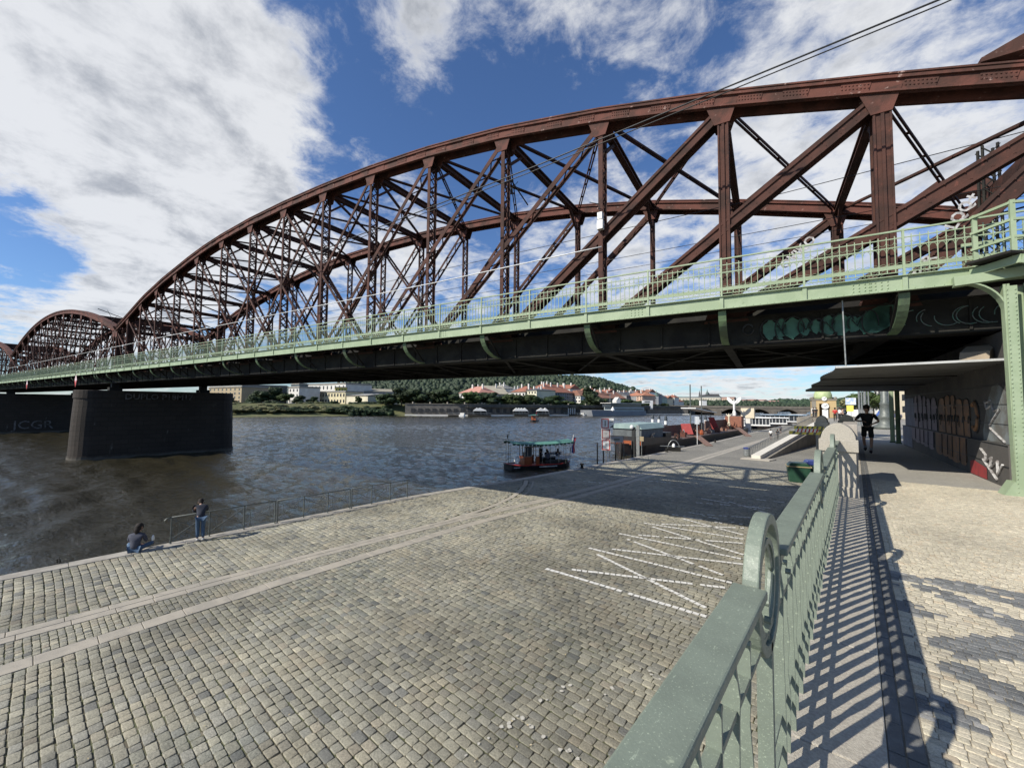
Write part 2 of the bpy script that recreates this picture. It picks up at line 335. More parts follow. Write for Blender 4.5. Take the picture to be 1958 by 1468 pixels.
PROMF = brickmat('small_mosaic_paving', (.42, .40, .355), (.35, .335, .30), (.19, .18, .15), .06, .055, .006)
q = MB()
ys = [-60, 0, 15, 24, 32, 45, 70, 150, 260, 420]
YF = 42.0
# the quay: a joint sheet beneath the individually laid setts, plain sett paving farther along
vs = []; fs = []
yn = [-60, 0, 15, 24, 32, YF]
for y in yn: vs += [(edge_x(y), y, QZ - .019), (-.3, y, QZ - .019)]
for i in range(len(yn) - 1): fs.append((2 * i, 2 * i + 1, 2 * i + 3, 2 * i + 2))
MB().add(vs, fs).build('lower_quay_bed', JOINT)['kind'] = 'structure'
vs = []; fs = []
yn = [YF, 45, 70, 150, 260, 420]
for y in yn: vs += [(edge_x(y), y, QZ), (-.3 if y < 300 else 10, y, QZ)]
for i in range(len(yn) - 1): fs.append((2 * i, 2 * i + 1, 2 * i + 3, 2 * i + 2))
MB().add(vs, fs).build('lower_quay', FARSETT)['kind'] = 'structure'
# quay wall down into the river
w = MB(); yn = [-60, 0, 15, 24, 32, 45, 70, 150, 260, 420]
for a, b in zip(yn[:-1], yn[1:]): w.add([(edge_x(a), a, WZ - 3), (edge_x(b), b, WZ - 3), (edge_x(b), b, QZ - .03), (edge_x(a), a, QZ - .03)], [(0, 1, 2, 3)])
w.build('quay_wall', DULLSTONE)['kind'] = 'structure'
# coping slabs along the water
cp = MB(); y = -6.
while y < 200:
    L = random.uniform(1.5, 2.2) * (1 if y < 60 else 3); e0, e1 = edge_x(y), edge_x(y + L - .012); y1 = y + L - .012; wd = .52
    z0, z1 = QZ - .30, QZ + .018 + random.uniform(-.004, .004)
    cp.add([(e0 - .03, y, z0), (e0 + wd, y, z0), (e1 + wd, y1, z0), (e1 - .03, y1, z0), (e0 - .03, y, z1), (e0 + wd, y, z1), (e1 + wd, y1, z1), (e1 - .03, y1, z1)],
           [(0, 3, 2, 1), (4, 5, 6, 7), (0, 1, 5, 4), (1, 2, 6, 5), (2, 3, 7, 6), (3, 0, 4, 7)]); y += L
COPE = mk('coping_granite', (.36, .335, .29), (.27, .25, .215), 1.6, .85, .35, 60, c3=(.42, .39, .33), f3=.6)
cp.build('quay_coping', COPE, bevel=.012)['kind'] = 'structure'
BA = ([-60, 0, 7, 13.2, 19.6, 27, 38, 70, 86, 260], [-16, -15.5, -15.35, -14.97, -14.2, -13.65, -13.3, -12.6, -12.28, -11.5])
BB = ([-60, 0, 6, 13.4, 19.6, 27, 39, 81, 260], [-12.8, -13.15, -13.4, -13.4, -12.78, -12.35, -12.05, -11.45, -10.6])
fA = lambda y: float(np.interp(y, *BA)); fB = lambda y: float(np.interp(y, *BB))
wA = lambda y: float(np.interp(y, [0, 20, 260], [.66, .55, .4])); wB = lambda y: float(np.interp(y, [0, 20, 260], [.50, .48, .3]))
CURVE = [(-14.9, 13.24), (-14.96, 14.83), (-15.2, 16.75), (-15.75, 18.75), (-16.5, 20.48), (-17.56, 22.33), (-18.43, 23.54)]
def strip(f0, f1, ya, yb, L0):
    s = MB(); y = ya
    while y < yb:
        L = L0 * random.uniform(.8, 1.2) * (1 if y < 50 else 4); a, b = y, y + L - .012; z = QZ + .006 + random.uniform(-.003, .003)
        p = [(f0(a), a), (f1(a) - .008, a), (f1(b) - .008, b), (f0(b), b)]
        s.add([(x, yy, QZ - .05) for x, yy in p] + [(x, yy, z) for x, yy in p], [(0, 3, 2, 1), (4, 5, 6, 7), (0, 1, 5, 4), (1, 2, 6, 5), (2, 3, 7, 6), (3, 0, 4, 7)]); y += L
    return s
mid = lambda y: fA(y) + wA(y) * .48
s1 = strip(fA, mid, -8, 230, .95); s2 = strip(lambda y: mid(y) + .012, lambda y: fA(y) + wA(y), -8, 230, .8); s3 = strip(lambda y: fB(y) - wB(y), fB, -8, 230, .85)
s1.add(s2.v, s2.f); s1.add(s3.v, s3.f)
for (x0, y0), (x1, y1) in zip(CURVE[:-1], CURVE[1:]):
    for k in range(3):
        a = V((x0 + (x1 - x0) * k / 3, y0 + (y1 - y0) * k / 3, QZ - .02)); b = V((x0 + (x1 - x0) * (k + .97) / 3, y0 + (y1 - y0) * (k + .97) / 3, QZ - .02))
        s1.beam(a, b, .30, .06); s1.beam(a + V((.55, .1, 0)), b + V((.55, .1, 0)), .12, .056)
BANDM = mk('band_granite', (.37, .335, .275), (.30, .275, .23), 2.0, .85, .35, 60, c3=(.42, .38, .32), f3=.62)
s1.build('granite_band_strips', BANDM, bevel=.01)['kind'] = 'structure'
# individually laid setts
def setts(cx, cy, lx, ly, top, base, cols, jit=.15, tilt=.016, rnd=.09):
    n = len(cx); hx, hy = lx / 2, ly / 2
    ox = np.array([-1, -1 + rnd * 2, 1 - rnd * 2, 1, 1, 1 - rnd * 2, -1 + rnd * 2, -1.]); oy = np.array([-1 + rnd * 2, -1, -1, -1 + rnd * 2, 1 - rnd * 2, 1, 1, 1 - rnd * 2])
    out = np.zeros((n, 24, 3), np.float32); jx = RNG.uniform(-jit, jit, (n, 8)); jy = RNG.uniform(-jit, jit, (n, 8)); tx = RNG.normal(0, tilt, n); ty = RNG.normal(0, tilt, n)
    for r, (k, dz) in enumerate(((1.0, None), (.988, -.0035), (.90, 0.))):
        X = hx[:, None] * (ox[None] * k + jx * .5); Y = hy[:, None] * (oy[None] * k + jy * .5)
        Z = np.broadcast_to(np.asarray(base, float).reshape(-1, 1), X.shape) if dz is None else top[:, None] + dz * np.minimum(1, ly / .19)[:, None] + X * tx[:, None] + Y * ty[:, None]
        out[:, r * 8:(r + 1) * 8, 0] = cx[:, None] + X; out[:, r * 8:(r + 1) * 8, 1] = cy[:, None] + Y; out[:, r * 8:(r + 1) * 8, 2] = Z
    fq = [(a + i, a + (i + 1) % 8, a + 8 + (i + 1) % 8, a + 8 + i) for a in (0, 8) for i in range(8)] + [(16 + 7, 16, 16 + 3, 16 + 4), (16 + 0, 16 + 1, 16 + 2, 16 + 3), (16 + 4, 16 + 5, 16 + 6, 16 + 7)]
    fq = np.array(fq); q = (fq[None] + (np.arange(n) * 24)[:, None, None]).reshape(-1, 4)
    return out.reshape(-1, 3), q, np.repeat(cols, 24, axis=0)
def sett_cols(n, pal, pr, var=.10):
    pal = np.array(pal); i = RNG.choice(len(pal), n, p=pr); c = pal[i] * (1 + RNG.normal(0, var, (n, 1))); return np.clip(c, .02, .8)
def rows(y0, y1, fx0, fx1, py, px, pxs=.18, gap=None):
    cx, cy, lx, ly = [], [], [], []; y = y0
    while y < y1:
        h = py * random.uniform(.93, 1.07); x = fx0(y) + random.uniform(-.1, 0) * px * 5; xe = fx1(y)
        x = max(x, fx0(y))
        while x < xe - px * .35:
            w = min(px * random.uniform(1 - pxs, 1 + pxs), xe - x); 
            if w > px * .4: cx.append(x + w / 2); cy.append(y + h / 2 + .012 * math.sin(x * 1.3 + y * .7) + random.uniform(-.006, .006)); jw = min(1, py / .2); lx.append(w - (gap or .017 * jw)); ly.append(h - (gap or .024 * jw))
            x += w
        y += h
    return map(np.array, (cx, cy, lx, ly))
PALQ = [(.275, .266, .218), (.295, .284, .232), (.242, .240, .212), (.262, .256, .216), (.165, .168, .158), (.35, .33, .262), (.285, .262, .212)]
PRQ = [.30, .22, .20, .18, .04, .02, .04]
fields = [rows(-1.0, YF, lambda y: edge_x(y) + .54, lambda y: fA(y) - .01, .190, .250, .28),
          rows(-1.0, YF, lambda y: fA(y) + wA(y) + .01, lambda y: fB(y) - wB(y) - .01, .130, .150),
          rows(-1.0, YF, lambda y: fB(y) + .01, lambda y: -.45 if y > 3 else -6., .174, .235, .27)]
MOSS = []
for nm, (cx, cy, lx, ly) in zip(('water_side_setts', 'drain_band_setts', 'quay_setts'), fields):
    if nm != 'drain_band_setts':
        cxy = np.array(CURVE); keep = np.ones(len(cx), bool)
        for (x0, y0), (x1, y1) in zip(CURVE[:-1], CURVE[1:]):
            d = np.array([x1 - x0, y1 - y0]); L2 = d @ d; tt = np.clip(((cx - x0) * d[0] + (cy - y0) * d[1]) / L2, 0, 1)
            keep &= np.hypot(cx - x0 - tt * d[0], cy - y0 - tt * d[1]) > .2
        cx, cy, lx, ly = cx[keep], cy[keep], lx[keep], ly[keep]
    sel = RNG.choice(len(cx), min(len(cx), 1500), replace=False); MOSS += [(cx[i] + lx[i] / 2 * RNG.uniform(-1, 1), cy[i] + (ly[i] / 2 + .010) * RNG.choice([-1, 1])) for i in sel]
    n = len(cx); und = .02 * np.sin(cx * .9) * np.sin(cy * .6 + 1)
    top = QZ + RNG.normal(0, .0045, n) + und * .35; c = sett_cols(n, PALQ, PRQ)
    c *= (1 + .13 * np.sin(cx * .7 + 1.3 * np.sin(cy * .45)) * np.sin(cy * .62 + 1.1 * np.sin(cx * .5)))[:, None]; sp_ = (np.sin(cx * 1.9 + cy * .8) * np.sin(cy * 1.4 - cx * .6) > .72); c[sp_] = c[sp_] * .7 + np.array([.34, .30, .22]) * .3
    if nm == 'quay_setts':                        # worn bluish patches and a stretch darkened toward its middle
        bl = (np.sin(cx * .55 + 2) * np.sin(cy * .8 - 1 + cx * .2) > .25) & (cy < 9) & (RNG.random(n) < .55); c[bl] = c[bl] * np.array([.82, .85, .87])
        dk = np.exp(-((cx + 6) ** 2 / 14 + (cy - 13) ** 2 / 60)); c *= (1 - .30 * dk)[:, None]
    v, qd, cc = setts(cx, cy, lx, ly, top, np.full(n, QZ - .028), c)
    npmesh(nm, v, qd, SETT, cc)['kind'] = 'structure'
mo = MB()
for x, y in MOSS:
    if y > 20: continue
    for _ in range(3):
        a, b, c_ = random.uniform(-.03, .03), random.uniform(-.006, .006), random.uniform(.006, .014); mo.add([(x + a - c_, y + b, QZ - .012), (x + a, y + b - c_ * .7, QZ + .001), (x + a + c_, y + b, QZ - .012), (x + a, y + b + c_ * .7, QZ + .002)], [(0, 1, 2, 3)])
tag(mo.build('joint_moss', mk('moss', (.075, .10, .03), (.16, .15, .07), 3, .9, 0)), kind='stuff')
# painted hatching of short white dashes, one dash to a sett
def seg(px0, py0, px1, py1): a, b = gp(px0, py0, QZ), gp(px1, py1, QZ); return a, b
HATCH = [(1043, 1087, 1352, 1180), (1142, 1060, 1350, 1163), (1126, 1048, 1400, 1115), (1092, 1089, 1387, 1124), (1170, 1050, 1422, 1079), (1183, 1020, 1418, 1069), (1199, 1031, 1394, 1104),
         (1220, 1023, 1420, 1039), (1231, 1000, 1422, 1031), (1247, 1007, 1422, 1061), (1264, 1002, 1424, 1010), (1306, 992, 1422, 1023), (1322, 982, 1436, 990), (1310, 978, 1420, 1003), (1350, 944, 1500, 961),
         (1340, 953, 1470, 975), (1270, 981, 1390, 1002), (1330, 961, 1495, 973), (1380, 955, 1480, 985), (1115, 920, 1160, 925), (1220, 918, 1284, 923)]
pm = MB()
for i, s_ in enumerate(HATCH):
    a, b = seg(*s_); L = (b - a).length; n = max(2, int(L / .175)); d = (b - a) / n; u = d.normalized(); wv = V((-u.y, u.x, 0)) * .072
    for k in range(n):
        if random.random() < (.04 if i < 12 else .35): continue
        jj = V((random.uniform(-.008, .008), random.uniform(-.008, .008), 0)); p0 = a + d * (k + random.uniform(.03, .12)) + jj; p1 = a + d * (k + random.uniform(.88, .97)) + jj; p0.z = p1.z = QZ + .017
        pm.add([p0 - wv * random.uniform(.8, 1.1), p1 - wv * random.uniform(.8, 1.1), p1 + wv, p0 + wv], [(0, 1, 2, 3)])
pm.build('painted_hatching', mk('road_paint', (.72, .71, .68), (.55, .54, .5), 25, .7, .3, 60))['kind'] = 'structure'
pw = MB()                                        # old worn paint on scattered setts
for (x0, y0, x1, y1) in [(890, 1440, 1100, 1300), (1000, 1380, 1110, 1455), (1215, 1270, 1270, 1300), (1120, 1345, 1180, 1310)]:
    a, b = seg(x0, y0, x1, y1); n = int((b - a).length / .09)
    for k in range(n):
        if random.random() < .5: continue
        p = a + (b - a) * (k / n) + V((random.uniform(-.06, .06), random.uniform(-.06, .06), 0)); r = random.uniform(.02, .05)
        pw.add([(p.x + r * random.uniform(.6, 1.3) * math.cos(t), p.y + r * random.uniform(.6, 1.3) * math.sin(t), QZ + .017) for t in np.linspace(0, 2 * math.pi, 7)[:-1]], [(0, 1, 2, 3, 4, 5)])
pw.build('worn_paint_patches', mk('worn_paint', (.50, .48, .42), (.40, .38, .33), 25, .8, .3, 60))['kind'] = 'structure'
lit = MB()                                       # leaves and litter on the setts
for k in range(800):
    x, y = random.uniform(-19.5, -1), random.uniform(0, 26); r = random.uniform(.008, .028); t = random.random() * 6.28
    lit.add([(x + r * math.cos(t), y + r * math.sin(t), QZ + .02), (x + r * .5 * math.cos(t + 1.6), y + r * .5 * math.sin(t + 1.6), QZ + .026), (x - r * math.cos(t), y - r * math.sin(t), QZ + .019), (x + r * .5 * math.cos(t - 1.6), y + r * .5 * math.sin(t - 1.6), QZ + .018)], [(0, 1, 2, 3)])
tag(lit.build('leaf_litter', mk('dry_litter', (.42, .33, .16), (.5, .45, .35), 30, .8, 0)), kind='stuff')
# ---- promenade (upper level)
MB().add([(-.32, -30, -.007), (60, -30, -.007), (60, 13.5, -.007), (-.32, 13.5, -.007)], [(0, 1, 2, 3)]).build('promenade_bed', mk('mosaic_joint_sand', (.27, .24, .185), (.20, .18, .14), 2., .95, .2, 80))['kind'] = 'structure'
MB().add([(-.32, 13.5, -.004), (60, 13.5, -.004), (60, 420, -.004), (-.32, 420, -.004)], [(0, 1, 2, 3)]).build('promenade', PROMF)['kind'] = 'structure'
MB().add([(3.05, -30, -.003), (60, -30, -.003), (60, 13.5, -.003), (3.05, 13.5, -.003)], [(0, 1, 2, 3)]).build('promenade_inner', PROMF)['kind'] = 'structure'
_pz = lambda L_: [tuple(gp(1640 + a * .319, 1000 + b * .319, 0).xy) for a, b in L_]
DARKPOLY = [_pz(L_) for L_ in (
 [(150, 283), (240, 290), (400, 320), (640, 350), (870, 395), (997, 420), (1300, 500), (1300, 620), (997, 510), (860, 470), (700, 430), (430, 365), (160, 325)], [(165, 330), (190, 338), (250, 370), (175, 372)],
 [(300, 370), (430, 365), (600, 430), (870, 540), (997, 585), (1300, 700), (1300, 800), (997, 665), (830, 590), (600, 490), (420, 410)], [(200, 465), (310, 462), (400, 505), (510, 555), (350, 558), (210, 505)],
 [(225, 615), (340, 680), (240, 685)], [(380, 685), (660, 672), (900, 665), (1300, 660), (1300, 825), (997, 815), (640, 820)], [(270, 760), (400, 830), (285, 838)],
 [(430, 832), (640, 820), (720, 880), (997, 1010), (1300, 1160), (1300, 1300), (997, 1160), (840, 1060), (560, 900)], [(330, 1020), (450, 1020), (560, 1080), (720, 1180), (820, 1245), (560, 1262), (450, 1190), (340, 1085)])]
def inpoly(x, y, p):
    r = np.zeros(len(x), bool); j = len(p) - 1
    for i in range(len(p)):
        (xi, yi), (xj, yj) = p[i], p[j]; c = ((yi > y) != (yj > y)) & (x < (xj - xi) * (y - yi) / (yj - yi + 1e-12) + xi); r ^= c; j = i
    return r
fa_ = [rows(1.2, 6.12, lambda y: .235, lambda y: min(3.05, .28 * y + .7), .052, .072, .26, .0045), rows(6.12, 13.5, lambda y: .235, lambda y: min(3.05, .28 * y + .7), .046, .050, .18, .0045)]
cx, cy, lx, ly = [np.concatenate(a_) for a_ in zip(*[tuple(f_) for f_ in fa_])]
n = len(cx); c = sett_cols(n, [(.50, .46, .365), (.46, .42, .335), (.55, .50, .40), (.41, .375, .305), (.48, .41, .31)], [.35, .3, .15, .12, .08], .06)
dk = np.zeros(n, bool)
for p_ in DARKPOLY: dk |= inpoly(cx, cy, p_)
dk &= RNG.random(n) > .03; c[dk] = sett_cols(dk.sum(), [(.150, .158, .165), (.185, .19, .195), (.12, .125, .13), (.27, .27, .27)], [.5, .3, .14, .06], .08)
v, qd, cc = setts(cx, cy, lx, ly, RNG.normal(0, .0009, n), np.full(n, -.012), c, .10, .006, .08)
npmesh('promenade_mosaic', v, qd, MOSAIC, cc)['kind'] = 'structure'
ds = MB()
for x0, x1, L0 in ((.085, .148, .28), (.156, .228, .20)):
    y = -3.
    while y < 40:
        L = L0 * random.uniform(.9, 1.1); z = .002 + random.uniform(-.003, .003); ds.box((x0, y, -.04), (x1, y + L - .007, z)); y += L
ds.build('dark_kerb_pavers', mk('dark_paver', (.105, .105, .10), (.145, .145, .14), 6, .8, .35, 80), bevel=.003)['kind'] = 'structure'
lg = MB(); y = -3.4
while y < 42:
    L = 1.25 if y > -1 else 1.2; lg.box((-.36, y, -.25), (.08, y + L - .008, .012)); y += L
lg.build('granite_ledge', GRANITE, bevel=.008)['kind'] = 'structure'
MB().box((-.34, -30, QZ - .1), (-.06, 86, -.24)).build('embankment_wall', PALESTONE)['kind'] = 'structure'
# ---------------------------------------------------------------- parapet railing
RX = -.31
def ring_mb(yc, zc, ro, ri, w, n=40):
    m = MB(); vs = []; fs = []
    for k in range(n):
        t = 2 * math.pi * k / n
        for r, x in ((ro, -w / 2), (ro, w / 2), (ri, w / 2), (ri, -w / 2)): vs.append((x, yc + r * math.sin(t), zc + r * math.cos(t)))
    for k in range(n):
        a, b = 4 * k, 4 * ((k + 1) % n)
        for i in range(4): fs.append((a + i, a + (i + 1) % 4, b + (i + 1) % 4, b + i))
    return m.add(vs, fs)
def parapet(y0, y1, label, ring=True, group='green iron parapet sections'):
    r = empty('parapet_railing', (RX, y0, 0), 0, label, 'railing', group); L = y1 - y0; rr = .275
    Lc = L - (rr * 2 if ring else 0)
    MB().box((-.056, 0, 1.066), (.056, Lc, 1.10)).build('cap_rail', PARA, r, bevel=.006)
    MB().box((-.030, 0, 1.030), (.030, Lc, 1.065)).build('rail_underside', PARA, r)
    for z, h, w_ in ((.845, .020, .018), (.300, .018, .010), (.165, .018, .010)): MB().box((-w_, 0, z - h), (w_, L, z)).build('rail', PARA, r)
    n = int(round(L / .19)); b = st = None; rb = random.Random(int(y0 * 10))
    for k in range(n):
        y = (k + .5) * L / n
        if Lc > y and k % 2 == 0:
            if b is None:
                m = MB(); pr = [(.025, .0), (.025, .30), (.021, .60), (.023, .80), (.026, .88), (.016, .96), (.026, 1.030)]
                for (w0, z0), (w1, z1) in zip(pr[:-1], pr[1:]):
                    m.add([(-w0, -.007, z0), (w0, -.007, z0), (w0, .007, z0), (-w0, .007, z0), (-w1, -.007, z1), (w1, -.007, z1), (w1, .007, z1), (-w1, .007, z1)], [(0, 1, 5, 4), (1, 2, 6, 5), (2, 3, 7, 6), (3, 0, 4, 7)])
                b = m.build('baluster', PARA, r, loc=(0, y, 0))
            else: c = b.copy(); COL.objects.link(c); c.location = (0, y, 0)
        elif k % 2:
            if st is None:
                m = MB(); pr = [(.018, .0), (.024, .30), (.014, .42), (.024, .56), (.015, .70), (.020, .80), (.020, .955)]
                for (w0, z0), (w1, z1) in zip(pr[:-1], pr[1:]):
                    m.add([(-w0, -.006, z0), (w0, -.006, z0), (w0, .006, z0), (-w0, .006, z0), (-w1, -.006, z1), (w1, -.006, z1), (w1, .006, z1), (-w1, .006, z1)], [(0, 1, 5, 4), (1, 2, 6, 5), (2, 3, 7, 6), (3, 0, 4, 7)])
                m.tube([(-.022, -.006, .955), (.022, -.006, .955)], .012, 8); st = m.build('stub_baluster', PARA, r, loc=(0, y, 0))
            else: c = st.copy(); COL.objects.link(c); c.location = (0, y, 0)
    if ring:
        yc = Lc + rr; zc = 1.03
        ring_mb(yc, zc, rr, rr - .045, .056).build('ring', PARA, r, bevel=.006)
        ring_mb(yc, zc - .02, rr - .08, rr - .105, .034).build('inner_ring', PARA, r)
        m = MB()
        for sg in (-1, 1):
            pts = [(0, yc + sg * (.04 + .12 * math.sin(t)), zc - .15 + .30 * t / math.pi - .0 * t) for t in np.linspace(0, math.pi, 12)]; m.tube(pts, .012, 6)
        m.build('scroll', PARA, r)
        m = MB(); m.box((-.028, yc - .02, .06), (.028, yc + .02, zc - rr + .05)); m.build('ring_post', PARA, r)
        for dy in (-rr - .005, rr + .005): MB().tube([(.045, yc + dy, 1.0), (.066, yc + dy, 1.0)], .013, 8).build('bolt', PARA, r)
    return r
parapet(-1.75, 2.27, 'nearest section of sage green iron parapet with broad scratched cap and tall ring')
parapet(2.27, 5.66, 'second section of sage green parapet from the camera, between the two large rings')
parapet(5.66, 9.06, 'third section of sage green parapet, behind the second ring post')
parapet(9.06, 10.38, 'short last section of sage green parapet fixed to the domed granite pillar', False)
def pillar(x0, x1, y0, y1, hb, hc, label, group='granite parapet pillars'):
    r = empty('stone_pillar', ((x0 + x1) / 2, (y0 + y1) / 2, 0), 0, label, 'pillar', group); hx, hy = (x1 - x0) / 2, (y1 - y0) / 2
    MB().box((-hx - .02, -hy - .02, -.2), (hx + .02, hy + .02, .20)).build('plinth', GRANITE, r, bevel=.01)
    MB().box((-hx + .01, -hy + .01, .20), (hx - .01, hy - .01, hb)).build('shaft', GRANITE, r, bevel=.006)
    MB().box((-hx - .03, -hy - .03, hb), (hx + .03, hy + .03, hb + .24)).build('cap_block', GRANITE, r, bevel=.012)
    n = 14; poly = [(hx * .98 * math.cos(math.pi * k / n), (hc - hb - .24) * math.sin(math.pi * k / n) + hb + .235) for k in range(n + 1)]
    MB().prism(poly, 2 * hy * .98, 'y', -hy * .98).build('rounded_top', GRANITE, r, bevel=.012)
    return r
pillar(-.56, .0, 10.40, 11.05, .88, 1.44, 'granite pillar with rounded top at the end of the green parapet')
pillar(-.50, -.06, 20.0, 21.0, 1.0, 1.48, 'granite pillar farther on beside the jogger, second along the promenade edge')
tag(MB().box((-.24, 11.1, -.2), (.02, 13.4, 1.40)).build('parapet_block', GRANITE2, bevel=.01), 'solid beige stone parapet block right behind the domed granite pillar', 'parapet')
pillar(-1.08, -.74, 17.6, 18.2, 1.0, 1.47, 'smaller granite pillar beyond, across the stair opening on the river side')
# ---------------------------------------------------------------- railway bridge
PH = -0.1435; BU = V((-math.cos(PH), math.sin(PH), 0)); BN = V((math.sin(PH), math.cos(PH), 0)); BROT = -PH
T0, T1, TG = 14.4, 22.4, 12.74                     # near truss, far truss, outer face of the footway girder
def BR(s, t, z): p = BU * s + BN * t; return V((p.x, p.y, z))
ZB0, ZB1 = 3.62, 4.45                             # bottom chord
NODES1 = [-6.8, -2.8, 1.0, 5.05, 9.4, 13.7, 18.0, 22.3, 26.6, 30.9, 35.2, 39.5, 43.8, 47.9, 51.8, 55.3, 58.5]
ZT1 = ([-7, -5.4, -3, 1, 5.2, 9.6, 14, 18.2, 22.5, 26.6, 30.9, 35.2, 38, 40.6, 46.3, 51, 55.4, 58.6], [9.35, 9.89, 10.64, 11.8, 12.85, 13.72, 14.3, 14.63, 14.82, 14.87, 14.8, 14.55, 14.28, 13.93, 12.95, 11.9, 10.55, 9.6])
def zt1(s): return float(np.interp(s, *ZT1))
class Span:
    def __init__(S, s0, nodes, ztop, label, near=False):
        S.s0 = s0; S.nodes = nodes; S.zt = ztop; S.near = near
        S.r = empty('truss_bridge_span', BR(s0, T0, 0), BROT, label, 'bridge', 'rusty truss spans of the railway bridge')
    def L(S, s, t, z): return V((-(s - S.s0), t - T0, z))
def plate_beam(m, p, q, w, h, up): m.beam(p, q, w, h, up)
def lattice(m, p, q, sep, bw, pitch, kind, th=.07):
    # two flanges set apart across the bridge (y), joined by lacing bars
    p, q = V(p), V(q); d = q - p; L = d.length; u = d.normalized(); Y = V((0, 1, 0)); o = Y * sep / 2; sx = u.cross(Y).normalized()
    for sg in (-1, 1):
        m.beam(p + o * sg, q + o * sg, bw, th * .45, Y)
        m.beam(p + o * sg * .82, q + o * sg * .82, th * .5, th * 1.1, Y)
    n = max(2, int(L / pitch))
    for f in ((-1, 1) if kind != 'Z' else (1,)):
        c = sx * bw * .40 * f
        for k in range(n):
            a, b = p + u * (L * k / n), p + u * (L * (k + 1) / n); sg = 1 if k % 2 else -1
            m.beam(a + o * sg + c, b - o * sg + c, .055, .014, sx)
            if kind == 'X' and f == 1: m.beam(a - o * sg + c * .9, b + o * sg + c * .9, .055, .014, sx)
    return m
def build_truss(S, t, nearmat, detail, lace):
    L, r, nd = S.L, S.r, S.nodes
    fine = sorted(set([round(a + (b - a) * k / 3, 3) for a, b in zip(nd[:-1], nd[1:]) for k in range(3)] + [nd[-1]]))
    tc_ = MB()
    for a, b in zip(fine[:-1], fine[1:]):
        pa, pb = L(a, t, S.zt(a)), L(b, t, S.zt(b))
        for y in (-.24, .24): tc_.beam(pa + V((0, y, -.29)), pb + V((0, y, -.29)), .05, .46, V((0, 0, 1)))
        tc_.beam(pa + V((0, 0, -.03)), pb + V((0, 0, -.03)), .74, .045)
        tc_.beam(pa + V((0, 0, .005)), pb + V((0, 0, .005)), .60, .030)
        for y in (-.30, .30): tc_.beam(pa + V((0, y, -.10)), pb + V((0, y, -.10)), .08, .10); tc_.beam(pa + V((0, y, -.49)), pb + V((0, y, -.49)), .10, .05)
    tc_.build('top_chord', RUSTC, r)
    if detail:
        for i, a in enumerate(nd[:12]):
            for off in (.55, 1.9, -.75):
                s_ = a + off
                if s_ < nd[0] or s_ > nd[11]: continue
                pa, pb = L(s_ - .32, t - .272, S.zt(s_ - .32) - .29), L(s_ + .32, t - .272, S.zt(s_ + .32) - .29); sp = MB(); sp.beam(pa, pb, .02, .40)
                if s_ < 16:
                    for k in range(8):
                        for j in range(4):
                            p = pa + (pb - pa) * ((k + .5) / 8) + V((0, -.012, -.15 + .10 * j)); sp.tube([p, p + V((0, -.018, 0))], [.024, .014], 5)
                sp.build('splice_plate', RUSTC, r)
    bc = MB(); a, b = nd[0] - .3, nd[-1] + .3
    for y in (-.26, .26): bc.beam(L(a, t + y, (ZB0 + ZB1) / 2), L(b, t + y, (ZB0 + ZB1) / 2), .04, ZB1 - ZB0)
    for z in (ZB0, ZB1): bc.beam(L(a, t, z), L(b, t, z), .72, .04)
    for k in range(int((b - a) / 1.43)):           # stiffeners and splice plates
        x = a + k * 1.43; bc.beam(L(x, t - .30, ZB0 + .05), L(x, t - .30, ZB1 - .05), .05, .05, V((0, 1, 0)))
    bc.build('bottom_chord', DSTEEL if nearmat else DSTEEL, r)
    for i, s_ in enumerate(nd):
        zt_ = S.zt(s_) - .45; p, q = L(s_, t, ZB1 - .1), L(s_, t, zt_); m = MB()
        heavy = S.near and i in (0, 1, 2, 15, 16)
        if heavy:
            w = .34 if i == 1 else .26
            for y in (-.2, .2): m.beam(p + V((0, y, 0)), q + V((0, y, 0)), w, .04, V((0, 1, 0))); m.beam(p + V((0, y * 1.18, 0)), q + V((0, y * 1.18, 0)), .07, .05, V((0, 1, 0)))
            for x in (-w / 2, w / 2): m.beam(p + V((x, -.2, 0)), q + V((x, -.2, 0)), .05, .10, V((0, 1, 0))); m.beam(p + V((x, .2, 0)), q + V((x, .2, 0)), .05, .10, V((0, 1, 0)))
            m.beam(p, q, .03, .40, V((0, 1, 0)))
        else: lattice(m, p, q, .46 if t == T0 else .42, .17, lace, 'X')
        m.build('post', RUST, r)
        g = MB()                                   # gusset plates at both ends
        for y in (-.275, .275):
            g.prism([(-.46, .0), (.42, .0), (.20, -.62), (-.24, -.62)] if 0 < i < len(nd) - 1 else [(-.4, 0), (.4, 0), (.3, -.7), (-.3, -.7)], .02, 'y', y)
        gg = g.build('gusset_plate', RUSTC, r, loc=L(s_, t, S.zt(s_) - .42))
        g = MB()
        for y in (-.29, .29): g.prism([(-.62, -.1), (.62, -.1), (.38, .62), (-.38, .62)], .02, 'y', y)
        g.build('gusset_plate', RUST, r, loc=L(s_, t, ZB1))
    n = len(nd) - 1; c = n // 2
    dg = [(i, i + 2) for i in range(0, c + 1)] + [(i, i - 2) for i in range(c, n + 1)] + [(0, 1), (n, n - 1)]
